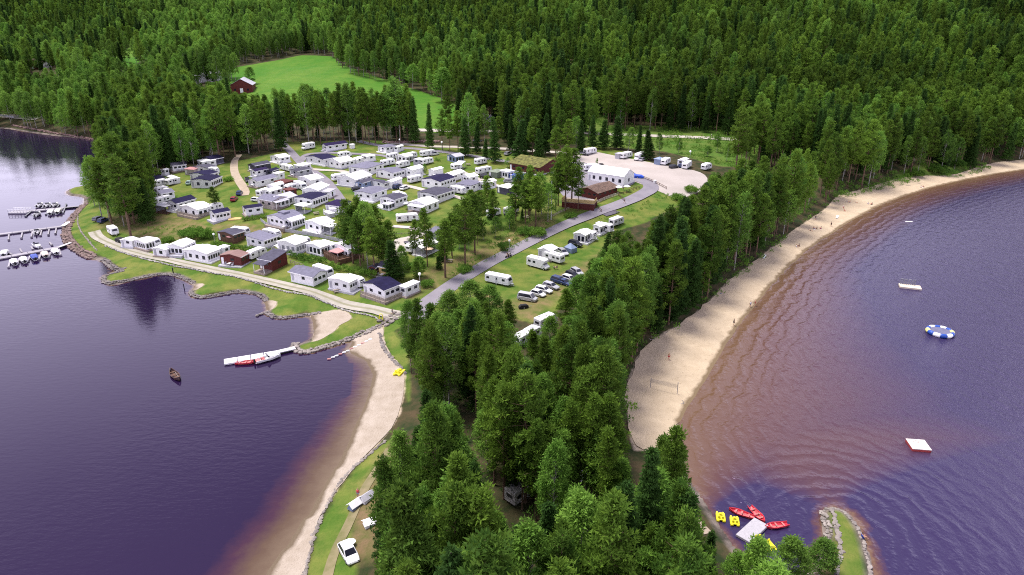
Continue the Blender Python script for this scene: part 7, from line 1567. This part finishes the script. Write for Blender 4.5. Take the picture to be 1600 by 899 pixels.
# arch-shaped barbecue shelter
t = empty('garden_arch', az('C', 740, 600), R(-20)); tag(t, 'white arched garden shelter left of the tall white awning', 'shelter'); q = MB()
for i in range(8):
    a, b_ = math.pi * i / 8, math.pi * (i + 1) / 8; q.add([(1.5 * math.cos(a), -.8, 2.1 * math.sin(a)), (1.5 * math.cos(b_), -.8, 2.1 * math.sin(b_)), (1.5 * math.cos(b_), .8, 2.1 * math.sin(b_)), (1.5 * math.cos(a), .8, 2.1 * math.sin(a)), (1.42 * math.cos(a), -.8, 2.02 * math.sin(a)), (1.42 * math.cos(b_), -.8, 2.02 * math.sin(b_)), (1.42 * math.cos(b_), .8, 2.02 * math.sin(b_)), (1.42 * math.cos(a), .8, 2.02 * math.sin(a))], [(0, 1, 2, 3), (7, 6, 5, 4), (0, 4, 5, 1), (3, 2, 6, 7), (0, 3, 7, 4), (1, 5, 6, 2)])
q.build('canopy', M_canvas, t); MB().box(-.9, .9, -.5, .5, .05, .75, .05).build('table', M_black, t)
# beach things
t = empty('volleyball_net', az('O', 265, 485)); tag(t, 'volleyball net between two posts on the bathing beach', 'volleyball net')
A = az('O', 198, 470) - t.location; B = az('O', 323, 500) - t.location
for p in (A, B): MB().tube((p.x, p.y, -.3), (p.x, p.y, 2.5), .06, n=6).build('post', M_skirt, t)
q = MB(); dd = (B - A)
for i in range(9): z = 1.5 + .1 * i + .02; q.tube((A.x, A.y, z), (B.x, B.y, z + B.z - A.z), .012, n=3)
for i in range(0, 41): s = i / 40; q.tube((A.x + dd.x * s, A.y + dd.y * s, 1.5), (A.x + dd.x * s, A.y + dd.y * s, 2.3), .01, n=3)
q.build('net', M_skirt, t)
def fire_ring(k, x, y, label):
    P = az(k, x, y); q = MB()
    for i in range(9): a = i / 9 * 6.2832; q.add(ICV * np.array([.2, .2, .14]) + np.array([.65 * math.cos(a), .65 * math.sin(a), .08]), ICF)
    o = q.build('fire_ring', _mc['pale_stone']); o.location = P; tag(o, label, 'fire ring', 'stone fire rings on the beach')
fire_ring('O', 337, 537, 'ring of pale stones near the volleyball net'); fire_ring('O', 204, 238, 'ring of pale stones beside the wood edge')
def towel(k, x, y, mat, rz, label, s=(1.9, .9)):
    P = az(k, x, y); o = MB().box(-s[0] / 2, s[0] / 2, -s[1] / 2, s[1] / 2, .02, .07, .01).build('beach_towel', mat); o.location = (P.x, P.y, P.z + .05); o.rotation_euler = (0, 0, R(rz)); tag(o, label, 'towel', 'towels on the bathing beach')
def lounger(k, x, y, rz, label):
    t = get_tpl('lounger', make_lounger); t.name = 'sun_lounger'; P = az(k, x, y); put(t, P, R(rz), label, 'sun lounger', 'white loungers on the beach')
def make_lounger():
    t = empty('sun_lounger'); MB().box(-.9, .4, -.35, .35, .3, .38, .02).build('bed', M_white, t); MB().prism([(.4, .3), (1.05, .85), (1.0, .92), (.36, .38)], -.35, .35, 'y').build('backrest', M_white, t)
    for x in (-.75, .35):
        for y in (-.3, .3): MB().box(x - .03, x + .03, y - .03, y + .03, 0, .3).build('leg', M_white, t)
    return t
lounger('J', 300, 525, 60, 'white lounger near the wood edge in the middle of the beach'); lounger('J', 664, 325, 60, 'white lounger higher up on the beach')
for i, (k, x, y, m_, lab) in enumerate((('J', 545, 380, M_canvas, 'white towel in the group of bathers'), ('J', 575, 378, M_blue, 'blue towel in the group of bathers'), ('J', 700, 285, M_pink, 'pink towel in front of the conifers'), ('J', 755, 243, M_canvas, 'white towel at the wood edge of the upper beach'), ('J', 825, 250, M_boatred, 'red towel at the wood edge of the upper beach'), ('J', 1088, 168, M_canvas, 'white towel on the far beach'), ('J', 468, 462, M_bluegrey, 'grey-blue towel in the middle of the beach'), ('O', 518, 28, M_blue, 'small blue towel at the wood edge'))): towel(k, x, y, m_, random.uniform(0, 180), lab)
# buoy swim line, surfboard
o = loft(MB(), [(-1.3, .1, 0, .1), (-.8, .3, 0, .12), (.8, .3, 0, .12), (1.3, .08, .02, .1)], .04).build('paddle_board', M_canvas); x0, y0 = W(*zz('J', 1025, 342)); o.location = (x0, y0, .02); o.rotation_euler = (0, 0, R(-15)); tag(o, 'pale board floating off the far beach', 'board')
# tent and awning by the left beach
P = az('R', 505, 450)
for i, (x, y, a_, b_, h, rz, lab) in enumerate(((503, 450, 2.6, 1.6, 1.5, 52, 'white open awning at the wood edge beside the left beach'), (575, 405, 2.4, 1.6, 1.4, 52, 'pale second awning at the wood edge above the white one'), (590, 560, 2.0, 1.6, 1.2, 30, 'small pale tent half under the trees by the left beach'))):
    t = empty('beach_tent', az('R', x, y), R(rz)); tag(t, lab, 'tent', 'tents beside the left beach'); t.scale = (.85, .85, .85); roof_shape('gx', a_, b_, h * .55, .1, h * .45, .05).build('canopy', M_canvas if i != 1 else M_lgrey, t); MB().prism([(-b_ / 2, .02), (b_ / 2, .02), (0, h - .1)], -a_ / 2 + .05, a_ / 2 - .05, 'x').build('inner_tent', M_canvas if i else M_bluegrey, t)
P = az('R', 478, 692); t = empty('camping_table', P); tag(t, 'white camping table beside the white hatchback', 'table'); MB().lathe([(.6, .7), (.6, .74)], n=12).build('table_top', M_white, t); MB().tube((0, 0, 0), (0, 0, .7), .05).build('leg', M_metal, t)

# ================================================================== people
def skin_mesh(name, V, E, Rr, sub=1):
    me = bpy.data.meshes.new(name); me.from_pydata(V, E, []); o = bpy.data.objects.new(name, me); COL.objects.link(o)
    md = o.modifiers.new('skin', 'SKIN'); md.use_smooth_shade = True
    for i, r in enumerate(Rr): me.skin_vertices[0].data[i].radius = (r, r)
    me.skin_vertices[0].data[0].use_root = True; s = o.modifiers.new('sub', 'SUBSURF'); s.levels = sub; s.render_levels = sub
    dg = bpy.context.evaluated_depsgraph_get(); out = bpy.data.meshes.new_from_object(o.evaluated_get(dg)); bpy.data.objects.remove(o); bpy.data.meshes.remove(me); out.name = name; return out
POSES = dict(
 stand=dict(pel=(0, 0, .95), ch=(0, 0, 1.3), nk=(0, .01, 1.5), hd=(0, -.01, 1.66), kL=(.1, -.02, .5), fL=(.12, 0, .08), kR=(-.1, .0, .5), fR=(-.12, .02, .08), eL=(.26, .02, 1.15), hL=(.28, -.08, .9), eR=(-.26, .02, 1.15), hR=(-.28, -.05, .9)),
 walk=dict(pel=(0, 0, .94), ch=(0, -.02, 1.3), nk=(0, -.02, 1.5), hd=(0, -.05, 1.66), kL=(.1, -.2, .52), fL=(.11, -.3, .08), kR=(-.1, .05, .5), fR=(-.1, .35, .12), eL=(.25, .12, 1.15), hL=(.26, .1, .92), eR=(-.25, -.05, 1.15), hR=(-.26, -.25, .98)),
 sit=dict(pel=(0, 0, .14), ch=(0, .1, .5), nk=(0, .1, .7), hd=(0, .06, .86), kL=(.14, -.38, .45), fL=(.14, -.62, .07), kR=(-.14, -.4, .42), fR=(-.14, -.66, .07), eL=(.26, .25, .38), hL=(.28, .3, .08), eR=(-.26, -.05, .42), hR=(-.16, -.3, .5)),
 lie=dict(pel=(0, 0, .13), ch=(0, .38, .14), nk=(0, .58, .14), hd=(0, .74, .16), kL=(.11, -.43, .16), fL=(.13, -.85, .08), kR=(-.11, -.43, .12), fR=(-.13, -.85, .08), eL=(.3, .3, .08), hL=(.32, .05, .06), eR=(-.3, .35, .08), hR=(-.3, .1, .06)),
 ride=dict(pel=(0, .25, 1.0), ch=(0, -.02, 1.32), nk=(0, -.12, 1.5), hd=(0, -.2, 1.65), kL=(.1, -.15, .85), fL=(.1, -.02, .42), kR=(-.1, -.05, .7), fR=(-.1, .0, .25), eL=(.22, -.25, 1.2), hL=(.2, -.45, 1.08), eR=(-.22, -.25, 1.2), hR=(-.2, -.45, 1.08)))
def make_person(pose, shirt, shorts, hair):
    p = POSES[pose]; t = empty('person')
    k = ['pel', 'ch', 'nk', 'hd', 'kL', 'fL', 'kR', 'fR', 'eL', 'hL', 'eR', 'hR']; sh = lambda s: tuple(np.array(p['ch']) + np.array([s * .17, 0, .0]) + (np.array(p['nk']) - np.array(p['ch'])) * .55)
    V = [p[x] for x in k] + [sh(1), sh(-1), tuple(np.array(p['pel']) + np.array([.1, 0, -.04])), tuple(np.array(p['pel']) + np.array([-.1, 0, -.04])), tuple(np.array(p['fL']) + np.array([0, -.16, -.03])), tuple(np.array(p['fR']) + np.array([0, -.16, -.03]))]
    E = [(0, 1), (1, 2), (2, 3), (1, 12), (12, 8), (8, 9), (1, 13), (13, 10), (10, 11), (0, 14), (14, 4), (4, 5), (5, 16), (0, 15), (15, 6), (6, 7), (7, 17)]
    Rr = [.14, .15, .06, .105, .065, .045, .065, .045, .042, .035, .042, .035, .07, .07, .09, .09, .035, .035]
    o = bpy.data.objects.new('body', skin_mesh('body', V, E, Rr)); o.data.materials.clear(); o.data.materials.append(M_skin); COL.objects.link(o); o.parent = t
    if shirt:
        Vs = [p['pel'], p['ch'], tuple(np.array(p['ch']) * .5 + np.array(p['nk']) * .5), sh(1), sh(-1), tuple(np.array(sh(1)) * .5 + np.array(p['eL']) * .5), tuple(np.array(sh(-1)) * .5 + np.array(p['eR']) * .5)]
        s_ = bpy.data.objects.new('shirt', skin_mesh('shirt', Vs, [(0, 1), (1, 2), (1, 3), (1, 4), (3, 5), (4, 6)], [.165, .175, .1, .09, .09, .075, .075])); s_.data.materials.clear(); s_.data.materials.append(shirt); COL.objects.link(s_); s_.parent = t
    Vs = [p['pel'], V[14], V[15], tuple(np.array(V[14]) * .45 + np.array(p['kL']) * .55), tuple(np.array(V[15]) * .45 + np.array(p['kR']) * .55)]
    s_ = bpy.data.objects.new('shorts', skin_mesh('shorts', Vs, [(0, 1), (0, 2), (1, 3), (2, 4)], [.16, .115, .115, .095, .095])); s_.data.materials.clear(); s_.data.materials.append(shorts); COL.objects.link(s_); s_.parent = t
    h_ = MB().add(ICV * np.array([.115, .12, .11]) + np.array(p['hd']) + np.array([0, .03, .045]), ICF).build('hair', hair, t, True); return t
cloth = dict(w=M_canvas, b=M_blue, r=M_boatred, k=M_black, g=M_skirt, y=M_yellow); Hd, Hb = plain('dark_hair', (.03, .02, .015), .8), plain('fair_hair', (.35, .24, .12), .8)
def person(k, x, y, pose, s_, p_, h_, rz, label, lift=0):
    t = get_tpl(('person', pose, s_, p_, h_), lambda: make_person(pose, cloth.get(s_), cloth[p_], Hd if h_ == 'd' else Hb)); t.name = 'person'; P = az(k, x, y); return put(t, (P.x, P.y, P.z + .06 + lift), R(rz), label, 'person')
PP = [('J', 532, 388, 'lie', None, 'k', 'd', 40, 'person lying at the left of the bather group'), ('J', 548, 378, 'sit', None, 'b', 'f', 120, 'person sitting on the white towel in the bather group'), ('J', 562, 380, 'sit', 'k', 'k', 'd', 200, 'person in black sitting in the middle of the bather group'),
 ('J', 583, 378, 'sit', None, 'r', 'd', 250, 'person in red shorts sitting at the right of the bather group'), ('J', 634, 367, 'stand', 'k', 'k', 'd', 30, 'person in dark clothes standing alone in mid beach'), ('J', 462, 470, 'sit', 'w', 'g', 'f', 80, 'person in white sitting beside the grey-blue towel'), ('J', 475, 466, 'sit', 'k', 'k', 'd', 220, 'person in black sitting beside the grey-blue towel'),
 ('J', 556, 333, 'stand', 'k', 'g', 'd', 200, 'person standing at the wood edge behind the bathers'), ('J', 695, 280, 'stand', 'w', 'r', 'f', 100, 'person in white top standing near the conifers'), ('J', 702, 290, 'sit', None, 'r', 'f', 10, 'person sitting on the pink towel'), ('J', 715, 245, 'sit', 'w', 'k', 'd', 90, 'person in white sitting at the wood edge'),
 ('J', 728, 248, 'sit', None, 'b', 'f', 190, 'person in blue shorts sitting at the wood edge'), ('J', 758, 246, 'lie', None, 'k', 'f', 30, 'person lying on the upper beach towel'), ('J', 820, 255, 'sit', 'w', 'b', 'd', 130, 'person sitting on the red towel of the upper beach'), ('J', 838, 258, 'sit', 'k', 'k', 'd', 260, 'person in dark clothes right of the red towel'),
 ('J', 1084, 172, 'sit', 'w', 'g', 'd', 0, 'left one of the pair sitting on the far beach'), ('J', 1095, 170, 'sit', 'r', 'k', 'f', 60, 'right one of the pair sitting on the far beach'), ('O', 588, 178, 'stand', 'k', 'k', 'd', 90, 'person in black standing at the water line'), ('O', 665, 92, 'stand', 'w', 'g', 'f', 200, 'person wading left at the water line'), ('O', 688, 86, 'stand', None, 'r', 'f', 250, 'person wading right at the water line'),
 ('O', 284, 340, 'walk', None, 'r', 'f', 300, 'small walker on the sand above the volleyball net'), ('G', 712, 665, 'walk', 'k', 'k', 'd', 60, 'person in black walking at the road below the marquee'), ('H', 640, 315, 'walk', 'w', 'w', 'f', 200, 'person in white walking on the asphalt road'),
 ('H', 775, 565, 'sit', 'g', 'k', 'd', 90, 'left one of two campers sitting behind the motorhome'), ('H', 800, 560, 'sit', 'k', 'g', 'd', 270, 'right one of two campers sitting behind the motorhome'), ('R', 520, 395, 'stand', 'r', 'g', 'f', 0, 'person in red standing at the white beach awning'), ('T', 1358, 510, 'sit', 'b', 'b', 'd', 90, 'person in bright blue sitting on the breakwater kerb'),
 ('A', 900, 425, 'stand', 'r', 'k', 'd', 0, 'person in red beside the front navy-roofed cabin'), ('E', 1245, 735, 'walk', 'k', 'g', 'd', 100, 'person walking where track and road meet'), ('B', 1300, 760, 'sit', 'k', 'k', 'd', 0, 'person in black sitting on the furnished deck'), ('G', 700, 540, 'stand', 'w', 'k', 'd', 0, 'person under the white parasol at the marquee'), ('G', 1455, 30, 'walk', 'k', 'k', 'd', 90, 'left one of two walkers on the country road'), ('G', 1548, 32, 'walk', 'w', 'k', 'f', 90, 'right one of two walkers on the country road')]
for a_ in PP: person(*a_, lift=.32 if 'campers' in a_[8] else 0)
def make_bike():
    t = empty('bicycle')
    for y in (-.5, .5): q = MB().lathe([(.3, -.02), (.34, -.015), (.34, .015), (.3, .02)], n=16); o = q.build('wheel', M_black, t); o.rotation_euler = (0, R(90), 0); o.location = (0, y, .34)
    MB().tube((0, .5, .34), (0, .2, .85), .02, n=5).tube((0, .5, .34), (0, 0, .3), .02, n=5).tube((0, 0, .3), (0, .2, .9), .02, n=5).tube((0, .2, .8), (0, -.4, .85), .025, n=5).tube((0, 0, .3), (0, -.4, .8), .025, n=5).tube((0, -.5, .34), (0, -.38, 1.0), .02, n=5).build('frame', M_skirt, t)
    MB().tube((-.25, -.42, 1.02), (.25, -.42, 1.02), .02, n=5).build('handlebar', M_metal, t); MB().box(-.08, .08, .08, .34, .9, .96, .02).build('saddle', M_black, t); return t
for x, y, s_, lab in ((325, 450, 'k', 'left'), (345, 442, 'w', 'right')):
    P = az('H', x, y); put(get_tpl('bike', make_bike), P, R(-50), f'bicycle ridden by the {lab} one of two cyclists on the road', 'bicycle', 'bicycles on the road').name = 'bicycle'
    person('H', x, y, 'ride', s_, 'k', 'd', -50, f'{lab} one of two cyclists riding on the asphalt road', lift=-.06)
for o_ in list(bpy.data.objects):
    if '_n' in o_: del o_['_n']
print('all done', len(bpy.data.objects))
